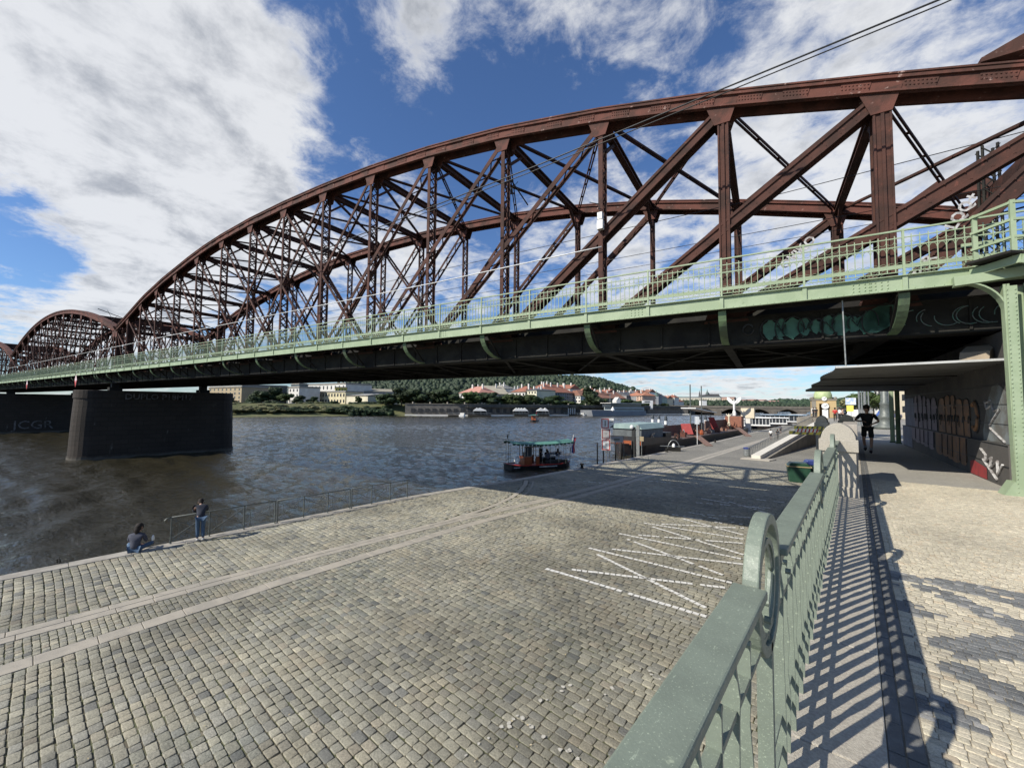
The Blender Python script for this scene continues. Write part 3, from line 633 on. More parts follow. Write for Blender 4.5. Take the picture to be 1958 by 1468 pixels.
    for a, b in dg:
        p, q = L(nd[a], t, S.zt(nd[a]) - .55), L(nd[b], t, ZB1 + .05); m = MB()
        if S.near and (a, b) in ((0, 2), (0, 1), (1, 3), (2, 4)):
            w = .40 if a == 0 else .32; u = (q - p).normalized(); sx = u.cross(V((0, 1, 0))).normalized()
            for y in (-.17, .17):
                m.beam(p + V((0, y, 0)), q + V((0, y, 0)), w, .035, V((0, 1, 0)))
                for e in (-1, 1): m.beam(p + V((0, y * 1.22, 0)) + sx * e * w * .40, q + V((0, y * 1.22, 0)) + sx * e * w * .40, .09, .045, V((0, 1, 0)))
                if a < 2:
                    Ld = (q - p).length
                    for k in range(int(Ld / .42)):
                        for e in (-1, 1): c_ = p + u * (.42 * k + .3) + sx * e * w * .28 + V((0, y * 1.12 - (.02 if y < 0 else -.02), 0)); m.tube([c_ + V((0, .02, 0)), c_ - V((0, .028, 0))], [.028, .016], 5)
            m.beam(p, q, .03, .34, V((0, 1, 0)))
        else: lattice(m, p, q, .40, .15 if a not in (3, 4, 5) else .19, lace * 1.15, 'Z')
        m.build('diagonal', RUST, r)
def build_span(S, detail):
    L, r, nd = S.L, S.r, S.nodes; lace = .42 if detail else .75
    for t in (T0, T1): build_truss(S, t, t == T0, detail and t == T0, lace if t == T0 else lace * 1.2)
    for i, s_ in enumerate(nd):
        z = S.zt(s_) - .28; m = MB()               # cross strut between the two top chords
        m.beam(L(s_, T0 + .2, z), L(s_, T1 - .2, z), .26, .05); m.beam(L(s_, T0 + .2, z - .26), L(s_, T1 - .2, z - .26), .26, .05); m.beam(L(s_, T0 + .2, z - .13), L(s_, T1 - .2, z - .13), .05, .26)
        for t, e in ((T0 + .25, 1), (T1 - .25, -1)): m.beam(L(s_, t, z - 1.15), L(s_, t + e * 1.1, z - .2), .12, .12)
        m.build('cross_strut', RUST, r)
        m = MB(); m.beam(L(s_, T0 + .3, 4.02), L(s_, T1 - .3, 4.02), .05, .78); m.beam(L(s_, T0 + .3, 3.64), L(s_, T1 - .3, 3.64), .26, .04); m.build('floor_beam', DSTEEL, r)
    for a, b in zip(nd[:-1], nd[1:]):
        za, zb = S.zt(a) - .32, S.zt(b) - .32
        for (ta, tb) in ((T0, T1), (T1, T0)):
            pa, pb = L(a, ta, za), L(b, tb, zb - .02 * (ta == T0)); m = MB(); off = V((.06, 0, 0))
            m.beam(pa + off, pb + off, .05, .08); m.beam(pa - off, pb - off, .05, .08)
            for k in range(1, 12):
                if k % 2: c = pa + (pb - pa) * k / 12; m.beam(c + off, c - off + V((0, 0, .001)), .14, .02)
            m.build('lateral_brace', RUST, r)
            MB().beam(L(a, ta, 3.68), L(b, tb, 3.68 + .03 * (ta == T0)), .12, .02).build('bottom_brace', DSTEEL, r)
    m = MB(); a, b = nd[0], nd[-1]
    for t in (15.9, 17.4, 19.4, 20.9): m.beam(L(a, t, 4.12), L(b, t, 4.12), .04, .44); m.beam(L(a, t, 3.9), L(b, t, 3.9), .2, .03)
    m.build('stringer', DSTEEL, r)
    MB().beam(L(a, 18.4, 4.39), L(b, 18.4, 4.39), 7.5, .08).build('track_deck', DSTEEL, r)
    MB().beam(L(a - 1.5, 15.05, 4.70), L(b, 15.05, 4.70), .03, .74).build('sky_gap_filler', DSTEEL, r)  # added plate that blocks the sky slits between girder and bottom chord
    m = MB()
    for t in (16.0, 17.3, 19.5, 20.8): m.beam(L(a, t, 4.52), L(b, t, 4.52), .07, .15)
    m.build('rail', DSTEEL, r)
    # footways on both sides
    for sgn, tc0, tt in ((1, TG, T0), (-1, T1 + T0 - TG, T1)):
        g = MB(); g.beam(L(a - .6, tc0, 4.655), L(b + .6, tc0, 4.655), .03, .36)
        for z in (4.482, 4.828): g.beam(L(a - .6, tc0 - sgn * .045, z), L(b + .6, tc0 - sgn * .045, z), .10, .016)
        if sgn > 0:
            pts = [nd[i] + (nd[i + 1] - nd[i]) * h for i in range(len(nd) - 1) for h in (0, .5)] + [nd[-1]]
            for s_ in pts: g.beam(L(s_, tc0 - .035, 4.49), L(s_, tc0 - .035, 4.82), .09, .035, V((0, 1, 0)))
            if detail:
                for s_ in np.arange(nd[0], 22, .16):
                    for z in (4.515, 4.795):
                        p = L(s_, tc0 - .014, z); g.add([p + V((-.016, 0, -.016)), p + V((.016, 0, -.016)), p + V((.016, 0, .016)), p + V((-.016, 0, .016)), p + V((0, -.02, 0))], [(0, 1, 4), (1, 2, 4), (2, 3, 4), (3, 0, 4)])
                for s_ in (-2.8 + .3, -2.2, 3.2, 11.2, 19.8):
                    for k in range(4):
                        for j in range(3):
                            p = L(s_ + .11 * k, tc0 - .014, 4.57 + .08 * j); g.add([p + V((-.02, 0, -.02)), p + V((.02, 0, -.02)), p + V((.02, 0, .02)), p + V((-.02, 0, .02)), p + V((0, -.025, 0))], [(0, 1, 4), (1, 2, 4), (2, 3, 4), (3, 0, 4)])
        gd = g.build('footway_girder', GREEN, r)
        f = MB(); f.beam(L(a - .5, (tc0 + tt) / 2, 4.79), L(b + .5, (tc0 + tt) / 2, 4.79), abs(tt - tc0) - .45, .06)
        f.beam(L(a - .5, (tc0 + tt) / 2 + .2, 4.66), L(b + .5, (tc0 + tt) / 2 + .2, 4.66), .08, .18); f.build('footway_floor', DSTEEL, r)
        for i, s_ in enumerate(nd):
            m = MB(); n_ = 9; arc = []
            for k in range(n_ + 1):
                ph = math.pi / 2 * k / n_; arc.append((tc0 + sgn * (.08 + 1.22 * (1 - math.cos(ph))), 4.45 - .80 * math.sin(ph)))
            for (ta, za), (tb, zb) in zip(arc[:-1], arc[1:]): m.beam(L(s_, ta, za), L(s_, tb, zb), .20, .03, V((0, 0, 1)) if abs(tb - ta) > abs(za - zb) else V((0, 1, 0)))
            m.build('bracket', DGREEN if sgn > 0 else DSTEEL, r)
            m = MB(); m.beam(L(s_, tc0 + sgn * .1, 4.58), L(s_, tt - sgn * .3, 4.58), .06, .22); m.beam(L(s_ + .02, tc0 + sgn * .5, 4.5), L(s_ + .02, tt - sgn * .35, 3.75), .05, .08); m.build('cantilever', DSTEEL, r)
        if sgn > 0:                                # railing of the footway: a frame per panel with bars, mesh and band
            for i in range(len(nd) - 1):
                for h in (0, .5):
                    sa = nd[i] + (nd[i + 1] - nd[i]) * h; sb = nd[i] + (nd[i + 1] - nd[i]) * (h + .5); m = MB(); tr = tc0 + .01
                    m.beam(L(sa, tr, 4.83), L(sa, tr, 5.95), .045, .045, V((0, 1, 0)))
                    m.beam(L(sa, tr, 5.915), L(sb, tr, 5.915), .05, .035)
                    for z, hh in ((5.74, .022), (5.02, .022), (4.93, .018)): m.beam(L(sa, tr, z), L(sb, tr, z), .022, hh)
                    nb = int(round((sb - sa) / .148))
                    for k in range(1, nb): x = sa + (sb - sa) * k / nb; m.beam(L(x, tr, 4.93), L(x, tr, 5.80 if detail else 5.74), .017, .017, V((0, 1, 0)))
                    if detail and sa < 16:
                        for k in range(nb):
                            x = sa + (sb - sa) * (k + .5) / nb; ra = (sb - sa) / nb * .46
                            m.tube([L(x + ra * math.cos(t_), tr, 5.42 + .10 * math.sin(t_)) for t_ in np.linspace(0, math.pi, 7)], .006, 4)
                            for zz in (5.66, 5.08): m.tube([L(x + ra * math.cos(t_), tr, zz + .07 * math.sin(t_) * (-1 if zz > 5.3 else 1)) for t_ in np.linspace(0, math.pi, 7)], .005, 4)
                    if detail and sa < 30:         # wire mesh in the lower half, on the truss side
                        nn = int((sb - sa) / .085)
                        for k in range(-6, nn):
                            for d_ in (1, -1):
                                x0 = sa + k * .085 if d_ > 0 else sa + k * .085 + .5; x1 = x0 + .5 * d_
                                a0, b0 = (x0, 4.86), (x1, 5.36)
                                if min(x0, x1) < sa or max(x0, x1) > sb: continue
                                m.beam(L(a0[0], T0 - .42, a0[1]), L(b0[0], T0 - .42, b0[1]), .005, .005)
                    m.build('railing_panel', GREEN, r)
            m = MB(); m.beam(L(a, T0 - .40, 5.39), L(b, T0 - .40, 5.39), .02, .085); m.beam(L(a, T0 - .40, 4.9), L(b, T0 - .40, 4.9), .02, .05); m.beam(L(a, T0 - .40, 5.9), L(b, T0 - .40, 5.9), .03, .03)
            m.build('inner_guard_rail', GREEN, r)
S1 = Span(26, NODES1, zt1, 'nearest rusted steel truss span with green footway, tallest arch over the river and quay', True); build_span(S1, True)
def arch(a, b, z0, h): return lambda s: z0 + h * (1 - ((s - (a + b) / 2) / ((b - a) / 2)) ** 2) if a <= s <= b else z0
N2 = [59.3 + 4.26 * k for k in range(14)]; S2 = Span(87, N2, arch(59.3, 114.7, 9.7, 4.45), 'second rusty truss span farther out over the river, left of the near pier'); build_span(S2, False)
N3 = [115.5 + 4.26 * k for k in range(14)]; S3 = Span(143, N3, arch(115.5, 170.9, 9.7, 4.45), 'farthest rusty truss span, its arch just showing at the left edge'); build_span(S3, False)
# portal over the end of the near span
L = S1.L; m = MB()
m.prism([(0, 0), (4.0, 0), (3.2, .62), (1.6, .75), (0, .1)], .75, 'y', -.37)
m.build('portal_cap', RUSTC, S1.r, loc=L(-4.6, T0, zt1(-4.6) + .03))
m = MB(); m.beam(L(-6.9, T0, 9.0), L(-6.9, T1, 9.0), .5, .7); m.beam(L(-6.9, T0, 8.2), L(-6.9, T0 + 2, 8.9), .3, .3); m.beam(L(-6.9, T1, 8.2), L(-6.9, T1 - 2, 8.9), .3, .3); m.build('portal_beam', RUST, S1.r)
m = MB(); m.prism([(0, 0), (2.6, 0), (2.2, .5), (.9, .65)], .7, 'y', -.35); m.build('portal_cap', RUSTC, S1.r, loc=L(-5.0, T1, zt1(-5) + .03))
# tags painted on the members
def on_face(s, z, ds, dz, t=T0 - .30): o = L(s, t, z); x = V((-ds, 0, dz)).normalized(); return frame(o, x, V((0, 0, 1)))
tagw = mk('white_spray_paint', (.46, .45, .44), (.22, .20, .19), 9, .8, 0)
text('painted_tag', 'OVIKO', .34, tagw, S1.r, on_face(-.55, 5.75, -2.6, 2.5), .002, .008)
text('painted_tag', 'LQQ+', .33, tagw, S1.r, on_face(-4.05, 6.15, -1.15, 2.0), .002, .010)
text('painted_tag', 'PSR', .36, tagw, S1.r, on_face(-3.45, 5.05, -1.0, 1.8), .002, .008)
text('painted_tag', '2AL', .20, tagw, S1.r, on_face(1.12, 6.1, .05, -1, T0 - .26), .002, .003)
# teal bubble graffiti and outlines on the near bottom chord
m = MB(); 
for k in range(9):
    jr = random.Random(k); ja, jb = jr.uniform(.15, .27), jr.uniform(.20, .33); m.prism([(-(k * .27 + jr.uniform(-.05, .05)) + ja * math.cos(a + .3 * math.sin(2 * a)), jb * math.sin(a) + jr.uniform(-.02, .02)) for a in np.linspace(0, 2 * math.pi, 15)[:-1]], .012 + .0012 * k, 'y', 0)
for k in range(4): m.prism([(-2.3 - .10 * k + .3 * math.cos(a), .06 * k + .30 * math.sin(a)) for a in np.linspace(0, 2 * math.pi, 15)[:-1]], .012 + .001 * k, 'y', 0)
g_ = m.build('graffiti_fill', TEAL, S1.r, loc=L(-.15, T0 - .31, 4.02)); g_.rotation_euler.z = 0
g_.scale.x = -1
m = MB()
for k in range(9):
    c = k * .28
    jr = random.Random(k); ja, jb = jr.uniform(.14, .27), jr.uniform(.19, .33); m.tube([(c + ja * math.cos(a), -.02, jb * math.sin(a)) for a in np.linspace(-.6 + jr.uniform(0, 2), 3.6 + jr.uniform(0, 2), 12)], .014, 5)
    if k % 2: m.tube([(c - .1, -.02, .1), (c + .02, -.02, -.08), (c + .1, -.02, .12)], .014, 5)
m.tube([(-.55 + .13 * math.cos(a), -.02, .05 + .15 * math.sin(a)) for a in np.linspace(.5, 6.2, 12)], .03, 5)
o_ = m.build('graffiti_outline', DARKP, S1.r, loc=L(-.15, T0 - .32, 4.02)); 
m = MB(); rr_ = random.Random(3)
for k in range(16):
    c = .2 * k + rr_.uniform(-.1, .1); a0 = rr_.uniform(0, 3); m.tube([(c + .24 * math.cos(a), 0, .22 * math.sin(a)) for a in np.linspace(a0, a0 + rr_.uniform(1.5, 3.5), 9)], .010, 4)
m.build('graffiti_outline', mk('dim_spray_paint', (.16, .17, .17), (.1, .2, .16), 9, .8, 0), S1.r, loc=L(-3.3, T0 - .33, 4.02))
# overhead line gear on the near span
def cable(name, pts, r, label, cat, mat=DARKP, sag=0., group=None):
    P_ = []; pts = [V(p) for p in pts]
    for a, b in zip(pts[:-1], pts[1:]):
        for k in range(13 if (a, b) == (pts[-2], pts[-1]) else 12):
            t = k / 12; p = a.lerp(b, t); p.z -= sag * 4 * t * (1 - t); P_.append(p)
    return tag(MB().tube(P_, r, 5).build(name, mat, smooth=True), label, cat, group)
cable('overhead_cable', [BR(-9, 11.6, 11.1), BR(-3.4, 12, 10.62), BR(7.1, 12.4, 10.25), BR(18, 13.0, 10.2), BR(40, 14.8, 10.25), BR(57, 16, 9.6)], .022, 'thick twin black cable crossing high above the bridge from the top right', 'cable')
cable('overhead_cable', [BR(-9, 11.66, 11.0), BR(-3.4, 12.06, 10.54), BR(7.1, 12.46, 10.14), BR(18, 13.1, 10.1), BR(40, 14.9, 10.15), BR(57, 16.1, 9.5)], .016, 'thin black cable running just under the thick twin one', 'cable')
cable('contact_wire', [BR(-9, 17.5, 9.9), BR(-.7, 17.5, 9.55), BR(20, 17.5, 9.5), BR(58, 17.5, 9.3), BR(115, 17.5, 9.3)], .014, 'overhead messenger wire inside the trusses, upper of two', 'wire')
cable('contact_wire', [BR(-9, 17.6, 8.35), BR(5, 17.6, 8.3), BR(58, 17.6, 8.3), BR(115, 17.6, 8.3)], .012, 'overhead contact wire inside the trusses, lower of two', 'wire')
cable('contact_wire', [BR(-9, 20.3, 8.9), BR(5, 20.3, 8.7), BR(58, 20.3, 8.7)], .012, 'contact wire over the far track, near the far truss', 'wire')
cable('pale_cable', [BR(4.95, 14.0, 7.5), BR(13, 13.8, 7.32), BR(40, 13.8, 7.35), BR(58, 13.8, 7.3), BR(115, 13.8, 7.3)], .022, 'pale cable strung along the footway from the white box on the post', 'cable', WHITE)  # light-coloured cable, pale along its whole length
b_ = empty('switch_box', BR(5.0, T0 - .38, 8.15), BROT, 'white electric box clamped to a rusty post of the near truss', 'box')
MB().box((-.11, -.09, 0), (.11, .09, .34)).build('housing', WHITE, b_, bevel=.01); MB().box((-.09, -.10, .36), (.09, .08, .62)).build('upper_housing', WHITE, b_, bevel=.01)
MB().tube([(.0, 0, .6), (-.05, -.05, .95), (-.4, -.05, 1.1)], .015, 6).build('conduit', DARKP, b_)
for (s_, t_, z_, lb) in ((9.9, 15.0, 12.6, 'bracket with hanging insulators below the top chord, second from the right'), (27, 16.2, 11.2, 'small catenary bracket among the lattice posts at mid span'), (48, 15.5, 9.6, 'catenary bracket near the left end of the near span'), (56.5, 12.8, 10.9, 'catenary bracket sticking out left above the arch foot')):
    e = empty('catenary_bracket', BR(s_, t_, z_), BROT, lb, 'bracket', 'catenary brackets on the trusses'); 
    MB().tube([(0, -.6, 0), (0, 2.2, -.9)], .035, 6).build('arm', DARKP, e); MB().tube([(0, .1, 0), (.1, .5, -.9), (.2, .9, -.4)], .018, 5).build('stay', DARKP, e)
    m = MB()
    for k in range(4): m.lathe([(.01, 0), (.055, .02), (.055, .04), (.01, .06)], (.1, .5, -.95 - .07 * k), 8)
    m.build('insulator', DARKP, e)
# navigation diamonds hung from the girder
for s_, lb in ((64.9, 'red and white navigation diamond hung from the second span, right one'), (89.7, 'red and white navigation diamond hung from the second span, left one')):
    e = empty('navigation_diamond', BR(s_, TG - .12, 3.95), BROT, lb, 'sign', 'navigation diamonds on the footway girder')
    MB().prism([(0, -.75), (.45, 0), (0, .75), (-.45, 0)], .02, 'y', 0).build('board', mk('faded_pink_paint', (.62, .50, .50), (.55, .40, .40), 2, .6, 0), e)
    MB().prism([(0, -.75), (.45, 0), (.2, 0), (0, -.35), (-.2, 0), (-.45, 0)], .01, 'y', -.012).build('lower_half', REDP, e); 
# piers
def pier(s_, label, writing):
    c = BR(s_, (T0 + T1) / 2, 0); r = empty('bridge_pier', (c.x, c.y, WZ), 0, label, 'bridge pier', 'dark stone piers of the railway bridge')
    hw, hl, H = 1.65, 5.3, 7.05; m = MB(); vs = []; fs = []; lev = [(0 - 2, 1.075), (.0, 1.075), (.35, 1.07), (.36, 1.05), (2.3, 1.035), (4.2, 1.015), (6.2, .985), (6.21, 1.01), (H - .05, 1.0), (H, .985)]; n = 28
    for z, k in lev:
        for i in range(n):
            t = 2 * math.pi * i / n; cx, cy = math.cos(t), math.sin(t); off = hl if cy > 0 else -hl
            vs.append((hw * cx * k, (off + hw * cy) * (1 + (k - 1) * .45), z))
    for j in range(len(lev) - 1):
        for i in range(n): fs.append((j * n + i, j * n + (i + 1) % n, (j + 1) * n + (i + 1) % n, (j + 1) * n + i))
    fs.append(tuple(range((len(lev) - 1) * n, len(lev) * n))); m.add(vs, fs); m.build('masonry', SOOTP, r)
    for t in (T0, T1):
        p = BR(s_, t, 0) - V((c.x, c.y, 0)); MB().box((p.x - .9, p.y - .5, H), (p.x + .9, p.y + .5, H + .35)).build('bearing_block', DSTEEL, r); MB().box((p.x - .6, p.y - .3, H + .35), (p.x + .6, p.y + .3, ZB0 - WZ - .03)).build('bearing', DSTEEL, r)
    for (tx, y0, z0, sz) in writing:
        text('painted_tag', tx, sz, mk('faded_spray_paint', (.15, .14, .14), (.05, .045, .04), 2.2, .8, 0), r, frame(V((hw * 1.06 + .02, y0, z0)), (0, 1, 0), (0, 0, 1)), .004, .01)
    return r
SOOTP = brickmat('pier_stone', (.042, .034, .028), (.034, .028, .023), (.022, .018, .015), 1.1, .48, .02, bs=.5, dist=.03)
t_ = SOOTP.node_tree; b_ = t_.nodes['Principled BSDF']; l_ = b_.inputs['Base Color'].links[0].from_socket; mp_ = [n for n in t_.nodes if n.type == 'MAPPING'][0]
sx_ = t_.nodes.new('ShaderNodeSeparateXYZ'); t_.links.new(objco(t_), sx_.inputs[0]); cb_ = t_.nodes.new('ShaderNodeCombineXYZ'); t_.links.new(mth(t_, 'ADD', sx_.outputs[1], sx_.outputs[0]), cb_.inputs[0]); t_.links.new(sx_.outputs[2], cb_.inputs[1]); t_.links.new(cb_.outputs[0], mp_.inputs[0])
c_ = mixc(t_, mth(t_, 'MULTIPLY', maprange(t_, noise(t_, objco(t_, (1, 1, .25)), 1.3, 5, .65, .3), .64, .74), .6), l_, (.16, .15, .135)); wl_ = maprange(t_, mth(t_, 'ADD', sx_.outputs[2], mth(t_, 'MULTIPLY', noise(t_, objco(t_), 1.5, 4, .6), .5)), .62, .30); c_ = mixc(t_, mth(t_, 'MULTIPLY', wl_, .8), c_, (.11, .10, .082)); t_.links.new(c_, b_.inputs['Base Color'])
pier(58.9, 'nearest dark stone bridge pier standing in the river with faded white lettering', [('DUPLO P18M17', -3.3, 6.15, .85)])
pier(115.1, 'farther bridge pier at the left edge with pale letters near the water', [('JCGR', -3.5, .75, 2.1)])
# footway end: riveted column, cantilevered stair landing
col = empty('riveted_column', BR(-4.45, TG - .12, 0), BROT, 'light green riveted steel column on the promenade holding up the stair landing', 'column')
m = MB()
for x in (-.12, .12):
    m.beam((x, 0, 0), (x * 1.35, 0, 4.35), .02, .26, V((0, 1, 0))); m.beam((x, -.12, 0), (x * 1.35, -.12, 4.35), .09, .02, V((0, 1, 0)))
m.beam((0, .05, 0), (0, .05, 4.3), .26, .02, V((0, 1, 0))); m.box((-.17, -.155, 0), (-.02, -.135, 4.3)); m.build('shaft', GREEN, col)
m = MB()
for k in range(48):
    for x in (-.15, -.045, .15): p = V((x * (1 + .002 * k), -.16, .08 + .088 * k)); m.add([p + V((-.013, 0, -.013)), p + V((.013, 0, -.013)), p + V((.013, 0, .013)), p + V((-.013, 0, .013)), p + V((0, -.018, 0))], [(0, 1, 4), (1, 2, 4), (2, 3, 4), (3, 0, 4)])
m.build('rivet_row', GREEN, col)
MB().prism([(-.34, 0), (.30, 0), (.18, .28), (-.20, .28)], .32, 'y', -.16).build('foot', GREEN, col)
m = MB(); n_ = 10
for k in range(n_):
    a0, a1 = math.pi / 2 * k / n_, math.pi / 2 * (k + 1) / n_; m.beam((-.15 - .75 * (1 - math.cos(a0)), 0, 3.75 + .75 * math.sin(a0)), (-.15 - .75 * (1 - math.cos(a1)), 0, 3.75 + .75 * math.sin(a1)), .22, .03, V((0, 0, 1)) if k > 4 else V((1, 0, 0)))
m.beam((-.9, 0, 4.52), (.5, -.1, 4.60), .22, .20); m.beam((.1, -.1, 4.2), (1.6, -.5, 4.35), .12, .26); m.build('bracket', GREEN, col)
ld = empty('stair_landing', BR(-4.2, TG, 4.5), BROT, 'green steel stair landing with three sloping rails at the bridge end, top right', 'stairs')
def lp(s, t, z): return V((-(s + 4.2), t - TG, z - 4.5))
for a in ((-3.95, 12.74), (-4.3, 12.15), (-5.6, 12.3)): MB().beam(lp(*a, 4.72), lp(*a, 5.98), .075, .075, V((0, 1, 0))).build('rail_post', GREEN, ld)
for z in (5.93, 5.58, 5.22):
    m = MB(); m.beam(lp(-3.9, 12.75, z), lp(-4.3, 12.13, z), .06, .05); m.beam(lp(-4.3, 12.13, z), lp(-5.6, 12.28, z - .1), .06, .05); m.beam(lp(-5.6, 12.28, z - .1), lp(-8.5, 12.6, z - 1.4), .06, .05); m.build('rail', GREEN, ld)
m = MB(); m.beam(lp(-3.9, 12.6, 4.86), lp(-4.35, 12.0, 4.86), .5, .05); m.beam(lp(-4.3, 12.5, 4.86), lp(-6, 12.6, 4.86), 1.0, .05); m.build('tread_plate', DSTEEL, ld)
m = MB(); m.beam(lp(-3.85, 12.7, 4.70), lp(-4.35, 12.0, 4.74), .05, .16); m.beam(lp(-4.35, 12.0, 4.74), lp(-8.5, 12.3, 3.2), .05, .2); m.build('stringer', GREEN, ld)
m = MB()
for k in range(16):
    for d_ in (1, -1):
        x0 = -4.2 - .12 * k; m.beam(lp(x0, 13.3, 4.9), lp(x0 - .4 * d_, 13.3, 5.5), .006, .006)
m.beam(lp(-3.9, 13.3, 5.5), lp(-6.4, 13.3, 5.5), .03, .09); m.build('mesh_guard', GREEN, ld)
# lattice mast behind the bridge end, with wires
ms = empty('lattice_mast', BR(-6.6, 20.0, 4.4), BROT, 'dark lattice catenary mast behind the bridge end at the right', 'mast')
m = MB(); 
for x, y in ((-.22, -.22), (.22, -.22), (.22, .22), (-.22, .22)): m.beam((x, y, 0), (x * .8, y * .8, 6.3), .06, .06)
m.build('leg', DSTEEL, ms); m = MB()
for k in range(13):
    z = k * .48; s_ = 1 if k % 2 else -1
    for y in (-.22, .22): m.beam((-.22 * s_, y, z), (.22 * s_, y, z + .48), .03, .03); m.beam((.22 * s_, y, z), (-.22 * s_, y, z + .48), .03, .028)
m.build('lacing', DSTEEL, ms); m = MB(); m.tube([(.1, 0, 3.9), (1.2, -.3, 4.0), (1.6, -.4, 4.1)], .03, 6); m.ell((1.0, -.25, 4.0), (.22, .08, .06)); m.tube([(.1, 0, 3.2), (2.0, -.3, 4.6)], .02, 5); m.tube([(-.9, 0, 2.9), (.9, 0, 3.0)], .04, 6); m.build('tension_gear', DSTEEL, ms)
# abutment wall with graffiti, canopy, hanging rod
AW = [(2.75, 11.0), (2.50, 14.5), (2.38, 16.4), (2.05, 21.5), (1.72, 27.2)]
ab = empty('abutment_wall', (2.75, 11, 0), 0, 'old stone abutment wall covered in graffiti along the right side of the promenade', 'wall')
def awx(y): return float(np.interp(y, [a[1] for a in AW], [a[0] for a in AW]))
m = MB(); m2 = MB()
pts = [13.9, 16.4, 21.5, 27.2]
for a, b in zip(pts[:-1], pts[1:]):
    for mm, x_off, z0, z1 in ((m, .10, .95, 3.55), (m2, 0, -.05, .95)):
        xa, xb = awx(a) + x_off - 2.75, awx(b) + x_off - 2.75; mm.add([(xa, a - 11, z0), (xa + 4, a - 11, z0), (xb + 4, b - 11, z0), (xb, b - 11, z0), (xa, a - 11, z1), (xa + 4, a - 11, z1), (xb + 4, b - 11, z1), (xb, b - 11, z1)], [(0, 3, 2, 1), (4, 5, 6, 7), (0, 1, 5, 4), (1, 2, 6, 5), (2, 3, 7, 6), (3, 0, 4, 7)])
ABST = mk('grimy_wall_stone', (.085, .078, .070), (.055, .052, .050), .9, .9, .4, 8, c3=(.15, .14, .12), f3=.64)
m.build('upper_masonry', ABST, ab); m2.build('plinth', ABST, ab)
m = MB()
for z in (.47, .94, 1.40, 1.86, 2.32):
    for a, b in zip(pts[:-1], pts[1:]):
        off = .10 if z > .95 else 0; m.beam((awx(a) + off - 2.757, a - 11, z), (awx(b) + off - 2.757, b - 11, z), .014, .016)
m.build('course_joint', DARKP, ab)
def wall_pt(y, z, o=.012): return V((awx(y) + (.10 if z > .95 else 0) - 2.75 - o, y - 11, z))
def blob(ys, zs0, zs1, mat, name='graffiti_letter', o=.010):
    m = MB(); n = len(ys); vs = [wall_pt(y, max(z, .0), o) for y, z in zip(ys, zs0)] + [wall_pt(y, z, o) for y, z in zip(ys, zs1)]
    m.add(vs, [(i, i + 1, n + i + 1, n + i) for i in range(n - 1)]); return m.build(name, mat, ab)
PINKG = mk('mauve_spray_paint', (.20, .155, .18), (.15, .12, .15), 2, .7, 0); ORG = mk('orange_spray_paint', (.25, .125, .055), (.15, .085, .05), 2, .7, 0); BLUEG = mk('bluegrey_spray_paint', (.11, .12, .17), (.09, .095, .13), 2, .7, 0)
def letters(y0, y1, n, zb, zt, mat):
    for k in range(n):
        a = y0 + (y1 - y0) * (k + random.uniform(-.15, .15)) / n; b = a + (y1 - y0) * random.uniform(.95, 1.55) / n; zt += random.uniform(-.09, .09); zb += random.uniform(-.07, .07); ys_ = np.linspace(a, b, 9); e = [max(0, math.sin(math.pi * i / 8)) ** .22 for i in range(9)]; j = random.uniform(-.06, .06)
        for lo, hi in ((.96, zt), (zb, .93)):
            blob(ys_, [lo if lo > .9 else lo + .18 * (1 - v) for v in e], [hi + j - .30 * (1 - v) if lo > .9 else hi for v in e], mat)
        m = MB(); m.tube([wall_pt(y, max(.97, zt + j - .30 * (1 - v)), .016) for y, v in zip(ys_, e)], .012, 4)
        m.tube([wall_pt(a, .97, .016), wall_pt(a + .04, zt - .35, .016)], .012, 4); m.tube([wall_pt(a, .92, .016), wall_pt(a + .05, zb + .1, .016)], .012, 4)
        for _ in range(4): yy = random.uniform(a, b); m.tube([wall_pt(yy + .1 * math.cos(t), 1.35 + .2 * math.sin(t) + random.uniform(-.02, .02), .016) for t in np.linspace(0, random.uniform(2, 4), 6)], .010, 4)
        m.build('graffiti_outline', DARKP, ab)
letters(20.6, 24.6, 5, .25, 2.05, PINKG); letters(16.9, 20.2, 5, .22, 2.10, ORG)
blob(np.linspace(24.8, 27.1, 5), [.05] * 5, [.93] * 5, BLUEG, 'painted_patch'); blob(np.linspace(24.8, 27.1, 5), [.96] * 5, [2.2] * 5, BLUEG, 'painted_patch')
blob(np.linspace(15.3, 16.6, 5), [.02] * 5, [.30, .33, .36, .40, .34], mk('red_spray_paint', (.30, .03, .03), (.22, .03, .03), 5, .7, 0), 'painted_patch')
blob(np.linspace(13.95, 15.9, 6), [.96] * 6, [2.0, 2.2, 2.35, 2.3, 1.9, 1.2], mk('pale_grey_patch', (.20, .22, .22), (.13, .125, .11), 2, .8, .1), 'painted_patch', .006)
m = MB(); m.tube([wall_pt(16.45 + .26 * math.cos(t), 1.55 + .36 * math.sin(t), .02) for t in np.linspace(.9, 5.4, 14)], .05, 6); m.build('graffiti_letter', ORG, ab)
m = MB(); m.tube([wall_pt(16.45 + .33 * math.cos(t), 1.55 + .43 * math.sin(t), .006) for t in np.linspace(.7, 5.6, 14)], .025, 6); m.build('graffiti_outline', DARKP, ab)
m = MB()
for P_ in ([(15.6, 1.95), (15.5, 1.75), (15.1, 1.85), (15.0, 1.70), (14.6, 1.75), (15.35, 1.35), (15.3, 1.28), (14.4, 1.0)], [(15.6, 1.9), (15.2, 1.95)], [(15.65, .75), (15.3, .62), (15.35, .45), (14.9, .6), (15.0, .35), (14.5, .55), (14.5, .25), (14.2, .5)], [(15.5, .5), (14.6, .12)]):
    m.tube([wall_pt(y, z, .02) for y, z in P_], .026, 5)
m.build('painted_tag', tagw, ab)
